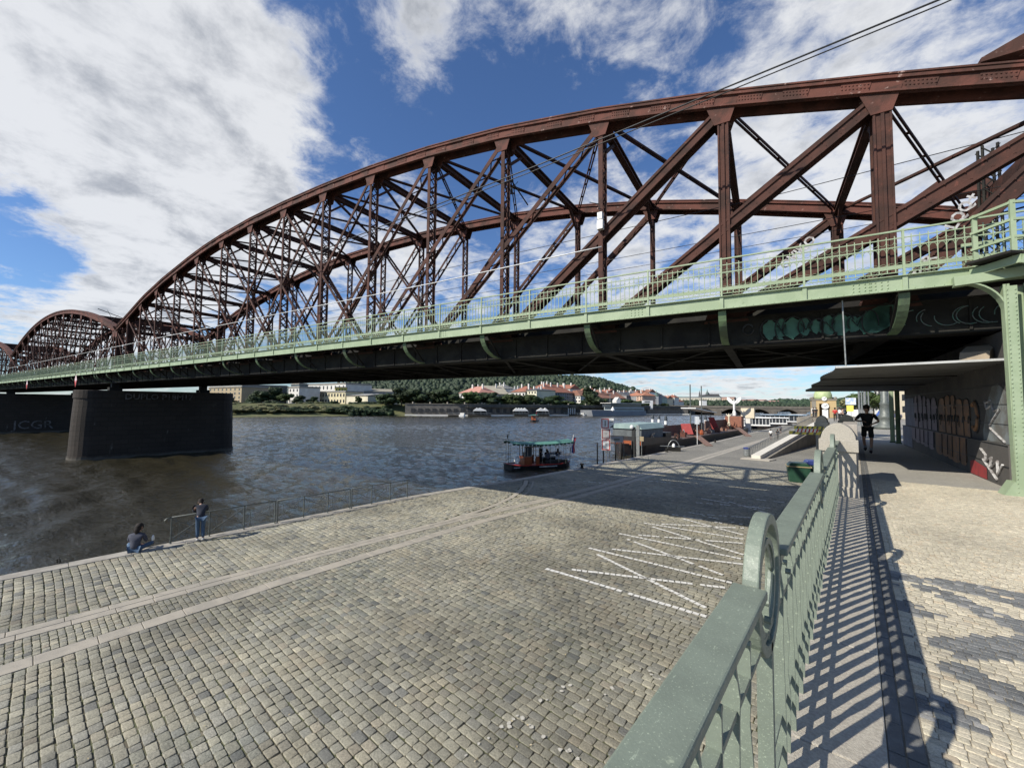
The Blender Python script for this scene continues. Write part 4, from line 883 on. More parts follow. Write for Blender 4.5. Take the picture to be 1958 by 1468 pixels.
can = empty('corrugated_canopy', (0, 13, 2.7), 0, 'grey corrugated metal canopy over the promenade under the bridge', 'canopy')
m = MB(); cols_ = 96; A0, A1, B0_, B1_ = V((-.36, 13.0, 2.76)), V((-2.0, 26.6, 2.60)), V((3.2, 13.9, 2.86)), V((2.4, 28.4, 2.62)); vs = []; fs = []
nr = 20
for j in range(nr + 1):
    for i in range(cols_ + 1):
        u, v = i / cols_, j / nr; a = A0.lerp(A1, v); b = B0_.lerp(B1_, v); rag = .10 * math.sin(v * 23) * (1 - u) ** 6 + .25 * math.sin(v * math.pi) * (1 - u) ** 2; p = a.lerp(b, u); p.x += rag
        p.z += .018 * math.sin(j * math.pi) + .03 * (1 if (j % 2) else 0) * .4; vs.append(p - V((0, 13, 2.7)))
m = MB(); vs = []; nr = 150; nc = 6
for j in range(nr + 1):
    for i in range(nc + 1):
        u, v = i / nc, j / nr; p = A0.lerp(A1, v).lerp(B0_.lerp(B1_, v), u); p.x += .06 * math.sin(v * 19) * (1 - u) ** 6; p.z += .022 * math.sin(j * 2.1); vs.append(p - V((0, 13, 2.7)))
for j in range(nr):
    for i in range(nc): k = j * (nc + 1) + i; fs.append((k, k + 1, k + nc + 2, k + nc + 1))
fs = [f for f in fs if max(f) < len(vs)]; m.add(vs, fs); sh_ = m.build('corrugated_sheet', mk('corrugated_zinc', (.15, .15, .145), (.11, .11, .105), .8, .6, .1, 6), can, smooth=True)
so = sh_.modifiers.new('thickness', 'SOLIDIFY'); so.thickness = .012
m = MB(); m.beam(A0 - V((0, 13, 2.70)), B0_ - V((0, 13, 2.70)), .05, .05); m.build('edge_beam', mk('pale_zinc', (.5, .5, .48), (.4, .4, .38), 3, .5, 0), can)
for v in (.3, .6, .95): m = MB(); m.beam(A0.lerp(A1, v) - V((0, 13, 2.73)), B0_.lerp(B1_, v) - V((0, 13, 2.73)), .05, .03); m.build('purlin', DSTEEL, can)
tag(MB().tube([BR(-1.69, 13.0, 4.45), BR(-1.72, 13.0, 2.78)], .018, 6).build('hanging_rod', GALV), 'thin pale steel rod hanging from the green girder down to the canopy', 'rod')
m = MB(); m.add([BR(-1.68, 12.97, 4.30), BR(-1.72, 12.97, 4.30), BR(-1.72, 12.97, 4.46), BR(-1.68, 12.97, 4.46)], [(0, 1, 2, 3)])
tag(MB().prism([(0, 0), (.9, 0), (.9, .42), (.62, .42), (.1, .22)], .5, 'y', 0).build('broken_stone', mk('tan_stone', (.30, .24, .17), (.24, .20, .15), 3, .9, .3, 12), loc=(2.45, 14.6, 2.92), rz=1.2), 'tan block of broken stone lying on top of the canopy edge', 'stone')
tag(MB().box((0, 0, 0), (9, 11, 4.2)).build('bridge_abutment', DULLSTONE, loc=(3.2, 14.6, -.05)), 'massive stone abutment behind the graffiti wall below the bridge end', 'abutment')
for i, (x, y, lb) in enumerate(((1.42, 28.6, 'green riveted prop at the far end of the canopy, left of the wall'), (1.60, 27.9, 'darker green prop right beside the wall end'))):
    e = empty('canopy_prop', (x, y, 0), 0, lb, 'post', 'green props at the far canopy end'); m = MB(); m.box((-.04, -.04, 0), (.04, .04, 2.66)); m.box((-.09, -.012, 0), (.09, .012, 2.66)); m.build('shaft', GREEN if i == 0 else DGREEN, e); MB().box((-.12, -.12, 0), (.12, .12, .05)).build('base_plate', DGREEN, e)
# ---------------------------------------------------------------- things on the quay
def fence_unit(y0, y1, label, hook0=False, hook1=False):
    x0, x1 = edge_x(y0) + .16, edge_x(y1) + .16; L = math.hypot(x1 - x0, y1 - y0)
    r = empty('quay_railing', (x0, y0, QZ), math.atan2(y1 - y0, x1 - x0), label, 'railing', 'steel railing sections along the water'); H = 1.02
    n = 3; b = L / n
    m = MB(); m.tube([(0, 0, H), (L, 0, H)], .021, 8)
    if hook0: m.tube([(0, 0, H), (-.14, 0, H - .01), (-.22, 0, H - .08), (-.20, 0, H - .18)], .021, 8)
    if hook1: m.tube([(L, 0, H), (L + .13, 0, H - .02), (L + .17, 0, H - .10)], .021, 8)
    m.build('handrail', DGALV, r, smooth=True); MB().tube([(0, 0, .14), (L, 0, .14)], .013, 6).build('bottom_rail', DGALV, r)
    ps = None
    for k in range(n + 1):
        m = MB(); m.box((-.02, -.02, 0), (.02, .02, H)); m.lathe([(.045, 0), (.045, .02), (.02, .05)], (0, 0, 0), 8)
        if ps is None: ps = m.build('post', DGALV, r)
        else: c = ps.copy(); COL.objects.link(c); c.location = (k * b, 0, 0)
    for k in range(n):
        m = MB(); o = k * b; m.tube([(o + .04, 0, H - .12), (o + b - .06, 0, .32)], .010, 5); m.tube([(o + .06, .015, .22), (o + b - .05, .015, H - .10)], .014, 6)
        m.tube([(o + .24, 0, H - .22), (o + .24, 0, .14)], .010, 5); m.tube([(o + b - .24, 0, H - .04), (o + b - .24, 0, .42)], .010, 5); m.build('brace', DGALV, r)
    if hook0: MB().tube([(-.04, .02, .02), (.06, .02, .62)], .014, 6).build('strut', DGALV, r)
    return r
fence_unit(3.75, 7.42, 'quay railing section nearest the camera, ending in a curled handle beside the seated man', hook0=True)
fence_unit(7.52, 10.98, 'middle quay railing section along the water')
fence_unit(11.08, 14.5, 'far quay railing section with its curled end toward the tour boat', hook1=True)
m = MB(); m.tube([(.085 * math.cos(t), 0, .085 * math.sin(t) + .08) for t in np.linspace(0, 2 * math.pi, 20)], .018, 8, False)
tag(m.build('mooring_ring', DSTEEL, loc=(-20.58, .87, QZ + .02), rz=.4, smooth=True), 'small dark iron mooring ring on the coping in the lower left', 'ring')
# people -------------------------------------------------------------
def skinmesh(name, verts, edges, rad, mat, parent, sub=1, smooth=True):
    me = bpy.data.meshes.new(name); me.from_pydata([tuple(v) for v in verts], edges, []); o = bpy.data.objects.new(name, me); COL.objects.link(o)
    bpy.context.view_layer.objects.active = o
    md = o.modifiers.new('skin', 'SKIN'); md.use_smooth_shade = True; md.branch_smoothing = .3
    if not me.skin_vertices: me.attributes.new
    ly = me.skin_vertices[0].data if len(me.skin_vertices) else None
    for i, r in enumerate(rad):
        rr = r if isinstance(r, tuple) else (r, r); ly[i].radius = rr
    ly[0].use_root = True
    if sub: s = o.modifiers.new('sub', 'SUBSURF'); s.levels = s.render_levels = sub
    dg = bpy.context.evaluated_depsgraph_get(); m2 = bpy.data.meshes.new_from_object(o.evaluated_get(dg)); bpy.data.objects.remove(o)
    m2.materials.clear(); m2.materials.append(mat); m2.polygons.foreach_set('use_smooth', [smooth] * len(m2.polygons)); o = bpy.data.objects.new(name, m2); COL.objects.link(o); o.parent = parent; return o
def person(loc, rz, J, label, top=BLACKC, bottom=BLACKC, shoes=BLACKC, hair=HAIR, sleeve=1, leg=1, fingers=False, group=None, skirt=False, skin=SKIN, sc=1., cap=None, topname='shirt', botname='trousers', socks=None):
    # J: joints in metres, the figure facing +y
    r = empty('person', loc, rz, label, 'person', group); r.scale = (sc,) * 3
    j = {k: V(v) for k, v in J.items()}
    names = ['pelvis', 'waist', 'chest', 'neck', 'chin', 'head', 'crown', 'shL', 'elL', 'haL', 'shR', 'elR', 'haR', 'hiL', 'knL', 'anL', 'toL', 'hiR', 'knR', 'anR', 'toR']
    rad = [(.105, .09), (.100, .08), (.105, .085), .048, (.062, .07), (.078, .095), (.060, .075), .052, .038, .026, .052, .038, .026, .082, .055, .036, .030, .082, .055, .036, .030]
    hd = (j['head'] - j['neck']).normalized(); j.setdefault('chin', j['neck'].lerp(j['head'], .45)); j.setdefault('crown', j['head'] + hd * .09)
    idx = {n: i for i, n in enumerate(names)}; vs = [j[n] for n in names]
    ed = [(0, 1), (1, 2), (2, 3), (3, 4), (4, 5), (5, 6), (2, 7), (7, 8), (8, 9), (2, 10), (10, 11), (11, 12), (0, 13), (13, 14), (14, 15), (15, 16), (0, 17), (17, 18), (18, 19), (19, 20)]
    if fingers:
        for hn, en, s_ in (('haL', 'elL', 1), ('haR', 'elR', -1)):
            d = (j[hn] - j[en]).normalized(); pv = V((0, 0, -1)) if abs(d.z) < .8 else V((0, 1, 0)); sd_ = d.cross(pv).normalized()
            palm = len(vs); vs.append(j[hn] + d * .045); rad.append((.030, .018)); ed.append((idx[hn], palm))
            for k, (ln, o) in enumerate(((.062, -.027), (.072, -.009), (.067, .009), (.052, .026))):
                a = len(vs); vs += [j[hn] + d * .085 + sd_ * o, j[hn] + d * (.085 + ln * .5) + sd_ * o + pv * .012, j[hn] + d * (.085 + ln * .85) + sd_ * o + pv * .035]; rad += [.0095, .0085, .0075]; ed += [(palm, a), (a, a + 1), (a + 1, a + 2)]
            a = len(vs); vs += [j[hn] + d * .04 - sd_ * .04 * s_, j[hn] + d * .085 - sd_ * .055 * s_ + pv * .02]; rad += [.011, .009]; ed += [(palm, a), (a, a + 1)]
    body = skinmesh('body', vs, ed, rad, skin, r, 1 if not fingers else 2)
    fwd = V(J.get('face', (0, 1, 0))).normalized(); hc = j['head']; up = hd; rt = fwd.cross(up).normalized(); fwd = up.cross(rt).normalized()
    m = MB()
    MB().ell(j['neck'].lerp(j['head'], .62) - fwd * .030, (.082, .072, .088)).build('nape_hair', hair, r, smooth=True)
    if fingers:
        nose = MB(); nose.tube([hc + fwd * .080 + up * .015, hc + fwd * .112 - up * .03, hc + fwd * .085 - up * .038], [.009, .015, .010], 6); nose.build('nose', skin, r, smooth=True)
        for s_ in (-1, 1):
            e = MB(); e.ell(hc + rt * s_ * .086 - up * .005, (.012, .022, .034)); e.build('ear', skin, r, smooth=True)
            e = MB(); e.ell(hc + fwd * .088 + rt * s_ * .032 + up * .012, (.013, .010, .008)); e.build('eye', DARKP, r, smooth=True)
        mo = MB(); mo.ell(hc + fwd * .086 - up * .065, (.022, .010, .007)); mo.build('mouth', mk('lip', (.30, .12, .10), (.28, .11, .09), 5, .6, 0), r, smooth=True)
    h = MB(); h.ell((0, 0, 0), (.102, .122, .108), 12, 8); hm = frame(hc + up * .036 - fwd * .034, rt, fwd)
    ho = h.build('hair' if cap is None else 'cap', hair if cap is None else cap, r, smooth=True); ho.matrix_local = hm
    # clothing: slightly larger shells over the same limbs
    tv = ['pelvis', 'waist', 'chest', 'shL', 'elL', 'haL', 'shR', 'elR', 'haR']; P = {n: j[n] for n in tv}
    tpos = [j['pelvis'] + (j['pelvis'] - j['waist']) * .25, j['waist'], j['chest'], j['neck'] - (j['neck'] - j['chest']) * .25]; tr = [(.158, .128), (.150, .122), (.172, .138), (.082, .082)]; te = [(0, 1), (1, 2), (2, 3)]
    for s_ in 'LR':
        a = len(tpos); tpos.append(j['sh' + s_]); tr.append(.075); te.append((2, a))
        f = 1 if sleeve >= 1 else .75; tpos.append(j['sh' + s_].lerp(j['el' + s_], f)); tr.append(.060); te.append((a, a + 1))
        if sleeve >= 2: tpos.append(j['el' + s_].lerp(j['ha' + s_], .93)); tr.append(.042); te.append((a + 1, a + 2))
    skinmesh(topname, tpos, te, tr, top, r, 1)
    lp_ = [j['pelvis'] + V((0, 0, .02))]; lr = [(.140, .118)]; le = []
    for s_ in 'LR':
        a = len(lp_); lp_.append(j['hi' + s_]); lr.append(.090); le.append((0, a)); lp_.append(j['hi' + s_].lerp(j['kn' + s_], 1 if leg > 1 else .88)); lr.append(.075 if leg > 1 else .092); le.append((a, a + 1))
        if leg > 1: lp_.append(j['kn' + s_].lerp(j['an' + s_], .95)); lr.append(.058); le.append((a + 1, a + 2))
    skinmesh(botname, lp_, le, lr, bottom, r, 1)
    for s_ in 'LR':
        a, t = j['an' + s_], j['to' + s_]; m = MB(); d = (t - a); d.z = 0; d.normalize(); m.tube([a - d * .07 - V((0, 0, .03)), a - V((0, 0, .035)), a.lerp(t, .6) - V((0, 0, .01)), t + d * .05 + V((0, 0, .0))], [.040, .050, .046, .030], 8); m.build('shoe', shoes, r, smooth=True)
        if socks: MB().tube([a - V((0, 0, .02)), a.lerp(j['kn' + s_], .28)], [.044, .050], 8).build('sock', socks, r, smooth=True)
    return r
STAND = dict(pelvis=(0, 0, .95), waist=(0, 0, 1.10), chest=(0, 0, 1.32), neck=(0, 0, 1.48), head=(0, .02, 1.63), shL=(-.18, 0, 1.40), elL=(-.22, -.02, 1.12), haL=(-.21, .06, .88), shR=(.18, 0, 1.40), elR=(.22, -.02, 1.12), haR=(.21, .06, .88),
             hiL=(-.09, 0, .90), knL=(-.10, .02, .50), anL=(-.10, 0, .10), toL=(-.11, .14, .04), hiR=(.09, 0, .90), knR=(.10, .02, .50), anR=(.10, 0, .10), toR=(.11, .14, .04))
def pose(**k): d = dict(STAND); d.update(k); return d
# jogger runs toward the camera (facing -Y)
person((.33, 20.9, 0), math.pi - .02, pose(pelvis=(0, 0, .98), waist=(0, .03, 1.13), chest=(0, .07, 1.36), neck=(0, .10, 1.53), head=(.01, .14, 1.68), shL=(-.19, .07, 1.45), elL=(-.33, -.05, 1.20), haL=(-.17, .20, 1.12), shR=(.19, .07, 1.45), elR=(.35, .02, 1.22), haR=(.13, .24, 1.20),
       hiL=(-.09, .02, .93), knL=(-.11, .10, .52), anL=(-.08, .05, .12), toL=(-.08, .20, .06), hiR=(.09, .0, .93), knR=(.11, .10, .54), anR=(.08, -.15, .22), toR=(.08, -.06, .12), face=(.15, 1, 0)),
       'jogger in black T-shirt and shorts running toward the camera in the shade under the canopy', BLACKC, BLACKC, BLACKC, sleeve=.6, leg=1, fingers=True, topname='tee_shirt', botname='shorts', socks=mk('grey_sock', (.3, .3, .3), (.25, .25, .25), 9, .9, 0), sc=1.03)
# man leaning on the quay railing, seen from behind (facing the river, -X)
person((-19.93, 4.58, QZ + .015), math.radians(80), pose(pelvis=(0, -.08, .93), waist=(0, .0, 1.06), chest=(0, .13, 1.25), neck=(0, .22, 1.37), head=(0, .33, 1.43), shL=(-.18, .15, 1.31), elL=(-.21, .30, 1.10), haL=(-.05, .42, 1.07), shR=(.18, .15, 1.31), elR=(.22, .28, 1.10), haR=(.07, .42, 1.07),
       hiL=(-.09, -.06, .88), knL=(-.08, .02, .48), anL=(-.08, -.03, .10), toL=(-.09, .12, .04), hiR=(.09, -.06, .88), knR=(.09, .0, .48), anR=(.10, -.07, .10), toR=(.12, .08, .04), face=(0, .6, -1)),
       'man in dark jacket, blue jeans and white trainers leaning over the quay railing', NAVYC, DENIM, SHOEW, sleeve=2, leg=2, fingers=True, topname='jacket', botname='jeans')
pr = person((-20.15, 2.72, QZ + .015), math.radians(58), pose(pelvis=(0, -.05, .12), waist=(0, -.02, .27), chest=(0, .06, .50), neck=(.0, .13, .66), head=(.02, .20, .79), shL=(-.19, .06, .57), elL=(-.24, .14, .32), haL=(-.08, .36, .34), shR=(.19, .06, .57), elR=(.24, .16, .30), haR=(.12, .36, .36),
       hiL=(-.10, .0, .11), knL=(-.36, .36, .20), anL=(-.05, .52, .09), toL=(.08, .56, .05), hiR=(.10, .0, .11), knR=(.36, .34, .20), anR=(.08, .46, .08), toR=(-.04, .50, .05), face=(.55, 1, -.2)),
       'man with long dark hair in a grey-blue shirt sitting cross-legged on the quay edge', GREYC, DENIM, BLACKC, sleeve=1, leg=2, fingers=True, topname='shirt', botname='jeans', sc=1.05)
m = MB(); m.ell((0, .05, .72), (.085, .075, .13)); m.ell((0, .035, .62), (.045, .04, .10)); m.ell((.0, .10, .82), (.10, .10, .085)); m.build('ponytail', HAIR, pr, smooth=True)
tag(MB().lathe([(.03, 0), (.045, .02), (.05, .10), (.03, .14), (.035, .16), (.0, .20)], (0, 0, 0), 10).build('paper_cup', WHITE, loc=(-20.0, 3.18, QZ + .36), smooth=True), 'crumpled white cup held by the seated man', 'cup')
WALK = pose(knL=(-.10, .12, .50), anL=(-.10, .22, .10), toL=(-.10, .36, .05), knR=(.10, -.05, .50), anR=(.10, -.25, .16), toR=(.10, -.14, .06), haL=(-.22, -.1, .90), haR=(.22, .2, .92))
person((-11.1, 81.3, QZ), 0, WALK, 'walker in a white top, left of the pair strolling beside the ramp railing', WHITE, BLACKC, group='distant walkers on the quay', topname='top')
person((-10.2, 82.0, QZ), 0, WALK, 'walker in black with a pale bag, right of the pair beside the ramp railing', BLACKC, BLACKC, group='distant walkers on the quay', topname='top', leg=2)
pr = person((-11.9, 100, QZ), 0, WALK, 'person on a bicycle riding away beyond the pair of walkers', GREYC, BLACKC, group='distant walkers on the quay', topname='top')
for k, (px, py, d) in enumerate(((1500, 826, 118), (1452, 830, 105), (1494, 822, 140), (1515, 817, 150))): pass
# ---- boats
def boat_hull(m, L, w, h, bow=.25, n=14, draft=.3):
    vs = []; fs = []
    for i in range(n + 1):
        t = i / n; x = -L / 2 + L * t; k = min(1, (1 - abs(2 * t - 1)) / bow) ** .55 if abs(2 * t - 1) > 1 - bow else 1; k = max(k, .06); sheer = .18 * abs(2 * t - 1) ** 3
        for (yy, zz) in ((-w / 2 * k, h + sheer), (-w / 2 * k * .9, .0), (-w / 2 * k * .7, -draft), (w / 2 * k * .7, -draft), (w / 2 * k * .9, 0), (w / 2 * k, h + sheer)): vs.append((x, yy, zz))
    for i in range(n):
        for k in range(6): fs.append((i * 6 + k, i * 6 + (k + 1) % 6, (i + 1) * 6 + (k + 1) % 6, (i + 1) * 6 + k))
    fs += [tuple(range(6))[::-1], tuple(range(n * 6, n * 6 + 6))]; return m.add(vs, fs)
BX, BY = V((-24.6, 28.6, 0)), V((-21.6, 34.4, 0)); bd = (BY - BX); BL = bd.length + .4; brot = math.atan2(bd.y, bd.x)
bt = empty('tour_boat', ((BX.x + BY.x) / 2 - .25, (BX.y + BY.y) / 2 + .1, WZ), brot, 'small wooden tour boat with green awning and passengers leaving the quay', 'boat')
boat_hull(MB(), BL, 2.1, .36).build('hull', HULL, bt)
m = MB(); 
for sy in (-1, 1): m.beam((-BL * .48, sy * .2, .52), (-BL * .30, sy * 1.0, .44), .07, .06); m.beam((-BL * .30, sy * 1.03, .42), (BL * .30, sy * 1.03, .42), .07, .06); m.beam((BL * .30, sy * 1.0, .44), (BL * .48, sy * .3, .52), .07, .06)
m.build('gunwale', REDP, bt); MB().box((-BL * .40, -.9, .34), (BL * .40, .9, .385)).build('deck', DECKR, bt)
for x0, x1, z in ((-BL * .42, -BL * .33, .22), (-BL * .05, BL * .22, .20)): MB().box((x0, -1.075, z), (x1, -1.05, z + .09)).build('name_board', mk('worn_white_board', (.5, .5, .48), (.25, .25, .25), 14, .6, 0), bt)
cx0, cx1 = -BL * .24, -BL * .02
m = MB(); m.box((cx0, -.62, .38), (cx0 + .75, -.57, 1.15)); m.box((cx0, .57, .38), (cx1, .62, 1.15)); m.box((cx0, -.62, .38), (cx0 + .05, .62, 1.15)); m.box((cx1 - .35, -.62, .38), (cx1, -.57, 1.15)); m.build('cabin', WOODR, bt)
m = MB()
for x in (cx0, cx0 + .28, cx0 + .72, cx1 - .40, cx1 - .05):
    for y in (-.62, .57): m.box((x, y, 1.15), (x + .06, y + .05, 2.12))
m.box((cx0, -.62, 2.02), (cx1, -.56, 2.12)); m.box((cx0, -.62, 1.14), (cx0 + .75, -.555, 1.2)); m.build('window_frame', mk('pale_wood', (.34, .30, .25), (.25, .17, .12), 5, .6, 0), bt)
MB().box((cx0 + .10, -.60, 1.2), (cx0 + .70, -.58, 2.02)).build('window_pane', GLASS, bt); MB().box((cx0 + .25, .0, .4), (cx0 + .60, .3, 1.5)).build('helm', DARKP, bt)
vs = []; fs = []; n = 16; m = MB()
for i in range(n + 1):
    t = i / n; x = -BL * .45 + BL * .93 * t; zc = 2.32 - .30 * math.sin(math.pi * t) ** 1 * .55
    for k, y in enumerate((-1.1, -.55, 0, .55, 1.1)): vs.append((x, y, zc + (.20, .27, .30, .27, .20)[k] - .04 * (k in (0, 4))))
for i in range(n):
    for k in range(4): fs.append((i * 5 + k, i * 5 + k + 1, (i + 1) * 5 + k + 1, (i + 1) * 5 + k))
a_ = m.add(vs, fs).build('awning', CANOPYG, bt); so = a_.modifiers.new('t', 'SOLIDIFY'); so.thickness = .035
m = MB()
for i in range(n):
    t = (i + .5) / n; x = -BL * .45 + BL * .93 * t; z = 2.32 - .30 * math.sin(math.pi * t) * .55 + .08
    for y in (-1.12, 1.12): m.prism([(x - .18, z + .06), (x + .18, z + .06), (x + .15, z - .07), (x, z - .11), (x - .15, z - .07)], .01, 'y', y)
m.build('awning_fringe', mk('dark_green_canvas', (.03, .09, .07), (.03, .08, .06), 3, .8, 0), bt)
for x in (-BL * .44, -BL * .0, BL * .12, BL * .25, BL * .36, BL * .46):
    for y in (-1.0, 1.0): MB().tube([(x, y * (1 if abs(x) < BL * .4 else .6), .4), (x, y * (1 if abs(x) < BL * .4 else .6), 2.4 if abs(x) > BL * .4 else 2.25)], .02, 6).build('awning_pole', DGALV, bt)
MB().tube([(-BL * .44, -.1, .4), (-BL * .44, -.1, 3.45)], .022, 6).build('mast', DARKP, bt); MB().ell((-BL * .46, -.1, 3.05), (.05, .13, .2)).build('lamp', DARKP, bt, smooth=True)
MB().tube([(-BL * .38 + .24 * math.cos(t), -1.08, .98 + .27 * math.sin(t)) for t in np.linspace(0, 2 * math.pi, 22)], .07, 8, False).build('life_ring', WHITE, bt, smooth=True)
m = MB()
for x0, x1, y, z in ((BL * .20, BL * .45, -.95, 1.15), (BL * .24, BL * .45, .95, 1.3)): m.box((x0, y, z - .28), (x1, y + .02, z))
m.build('banner', mk('white_banner', (.62, .62, .62), (.30, .31, .34), 9, .7, 0, stretch=(1, 1, 3)), bt)
m = MB()
for z in (.75, 1.05): m.tube([(BL * .04, -1.0, z), (BL * .45, -.9, z)], .014, 5)
m.tube([(-BL * .44, -.7, 1.05), (-BL * .26, -1.0, 1.05)], .014, 5); m.build('guard_rail', DGALV, bt)
m = MB(); m.box((BL * .05, -.35, .95), (BL * .30, .35, 1.0)); m.box((BL * .1, -.04, .4), (BL * .14, .04, .95)); m.box((BL * .24, -.04, .4), (BL * .28, .04, .95)); m.build('table', DARKP, bt)
m = MB(); m.box((BL * .02, .5, .4), (BL * .42, .85, .82)); m.box((BL * .06, -.85, .4), (BL * .40, -.6, .78)); m.build('bench', DARKP, bt)
def on_boat(x, y, z): c, s = math.cos(brot), math.sin(brot); return (bt.location.x + c * x - s * y, bt.location.y + s * x + c * y, WZ + z)
SIT = pose(pelvis=(0, 0, .50), waist=(0, .01, .66), chest=(0, .04, .88), neck=(0, .06, 1.04), head=(0, .09, 1.18), shL=(-.18, .04, .96), elL=(-.22, .10, .72), haL=(-.15, .32, .66), shR=(.18, .04, .96), elR=(.22, .10, .72), haR=(.15, .32, .66),
           hiL=(-.10, .03, .48), knL=(-.12, .44, .48), anL=(-.12, .42, .10), toL=(-.12, .54, .04), hiR=(.10, .03, .48), knR=(.12, .44, .48), anR=(.12, .42, .10), toR=(.12, .54, .04))
person(on_boat(BL * .035, -.15, .38), brot + 1.7, pose(elL=(-.26, .1, 1.15), haL=(-.15, .33, 1.2)), 'dark clothed person standing behind the cabin on the tour boat', BLACKC, BLACKC, leg=2, group='people aboard the tour boat', topname='jacket')
for k, (x, y, rz_, hb, lb) in enumerate(((BL * .11, -.62, 0, None, 'passenger in a hat sitting next to the standing person on the boat'), (BL * .18, .62, math.pi, None, 'bare headed passenger at the far side of the boat table'), (BL * .27, -.62, .3, BLACKC, 'passenger in a broad sun hat sitting at the near side of the boat'), (BL * .36, .6, 2.6, None, 'passenger sitting near the stern behind the banner'))):
    person(on_boat(x, y, .36), brot + rz_, SIT, lb, BLACKC if k % 2 else GREYC, BLACKC, leg=2, group='people aboard the tour boat', topname='shirt', cap=None if hb is None else HULL)
fl = empty('flag', on_boat(BL * .49, 0, .45), brot, 'white, blue and red flag drooping from the tour boat stern', 'flag'); MB().tube([(0, 0, 0), (.55, 0, 2.6)], .022, 6).build('pole', WHITE, fl)
for k, (mt, off) in enumerate(((WHITE, .0), (mk('flag_blue', (.04, .06, .25), (.03, .05, .2), 3, .8, 0), .16), (REDP, .30))):
    m = MB(); vs = []
    for i in range(9):
        t = i / 8; b_x = .52 - .45 * t * .95; z = 2.4 - 1.55 * t
        for w_ in (0, 1): vs.append((b_x + off * (.35 + .9 * t) + .16 * w_ + .03 * math.sin(t * 7 + k), .05 * math.sin(t * 9 + k + w_), z - off * .3))
    m.add(vs, [(2 * i, 2 * i + 1, 2 * i + 3, 2 * i + 2) for i in range(8)]); m.build('stripe', mt, fl)
# small boat out on the river
sb = empty('small_boat', (-88, 117, WZ), brot + .9, 'distant little tour boat with green awning and red flag in mid river', 'boat')
boat_hull(MB(), 6.5, 2.2, .5).build('hull', HULL, sb); MB().box((-1.8, -.8, .5), (-.2, .8, 2.1)).build('cabin', WOODR, sb); MB().box((-2.9, -1.1, 2.3), (2.9, 1.1, 2.42)).build('awning', CANOPYG, sb); MB().prism([(2.3, 1.7), (3.9, 2.0), (3.7, 3.3), (2.4, 2.9)], .05, 'y', 0).build('flag', mk('red_flag', (.5, .05, .06), (.4, .04, .05), 2, .8, 0), sb); MB().box((-.2, -.9, .8), (.6, .9, 1.5)).build('screen', WHITE, sb)
m = MB()
for x in (-2.7, 0, 2.7):
    for y in (-1, 1): m.tube([(x, y, .4), (x, y, 2.3)], .04, 5)
m.build('awning_poles', DGALV, sb)
# ---- signs at the landing
sg_ = empty('navigation_sign', (-18.75, 36.6, QZ), math.radians(-3), 'stack of three red framed navigation signs on a post at the water edge', 'sign')
rz_s = -.15; sg_.rotation_euler.z = math.atan2(-18.75, 36.6) * -1 * 0 + math.radians(27)
MB().tube([(0, .03, 0), (0, .03, 3.35)], .035, 8).build('post', GALV, sg_)
def board(parent, x, z, w, h, rim, face, name='board', y=0, th=.012):
    MB().box((x - w / 2, y, z), (x + w / 2, y + th, z + h)).build(name, WHITE, parent)
    MB().box((x - w / 2 + .035, y - .004, z + .035), (x + w / 2 - .035, y, z + h - .035)).build('red_frame', rim, parent)
    MB().box((x - w / 2 + .13, y - .008, z + .13), (x + w / 2 - .13, y - .004, z + h - .13)).build('sign_face', face, parent)
board(sg_, -.02, 1.10, .86, 1.06, REDP, WHITE); board(sg_, -.02, 2.18, .86, 1.02, mk('dark_red_paint', (.22, .03, .03), (.18, .03, .03), 3, .5, 0), mk('grey_sign_face', (.38, .36, .36), (.3, .3, .3), 9, .6, 0)); board(sg_, -.10, 3.22, .78, 1.02, REDP, WHITE)
MB().box((-.14, -.014, 3.46), (-.05, -.009, 4.0)).build('black_bar', DARKP, sg_)
MB().box((.30, 0, 3.30), (.72, .012, 4.24)).build('side_board', WHITE, sg_); MB().prism([(.32, 3.32), (.70, 3.32), (.70, 3.66)], .004, 'y', -.006).build('dark_corner', DGALV, sg_); MB().prism([(.30, 3.80), (.70, 3.92), (.70, 4.0), (.30, 3.84)], .004, 'y', -.006).build('dark_wedge', DGALV, sg_)
m = MB()
for z, w in ((1.72, .16), (1.60, .22), (1.46, .28), (2.76, .3), (2.66, .2)): m.box((-.02 - w / 2, -.012, z), (-.02 + w / 2, -.009, z + .035))
m.build('lettering_line', DGALV, sg_)
fs_ = empty('frame_sign', (-18.35, 38.1, QZ), math.radians(50), 'dark tubular frame holding a small plate behind the navigation signs', 'sign')
m = MB(); m.tube([(-.75, 0, 0), (-.75, 0, 2.45), (.75, 0, 2.45), (.75, 0, 0)], .035, 6); m.tube([(-.75, 0, 1.75), (.75, 0, 1.75)], .03, 6); m.build('frame', DGALV, fs_)
MB().box((-.68, -.01, 1.8), (.68, .01, 2.4)).build('plate', mk('plate_grey', (.30, .31, .32), (.25, .26, .27), 5, .6, 0), fs_); MB().box((-.3, -.016, 2.0), (.3, -.011, 2.2)).build('lettering_line', DGALV, fs_)
m = MB(); m.tube([(1.0, 0, 0), (1.0, .1, .55), (2.2, .2, .1), (3.4, .1, .6), (3.4, 0, .1)], .025, 5); m.tube([(1.0, 0, .5), (3.4, 0, .5)], .02, 5); m.build('low_rail', DGALV, fs_)
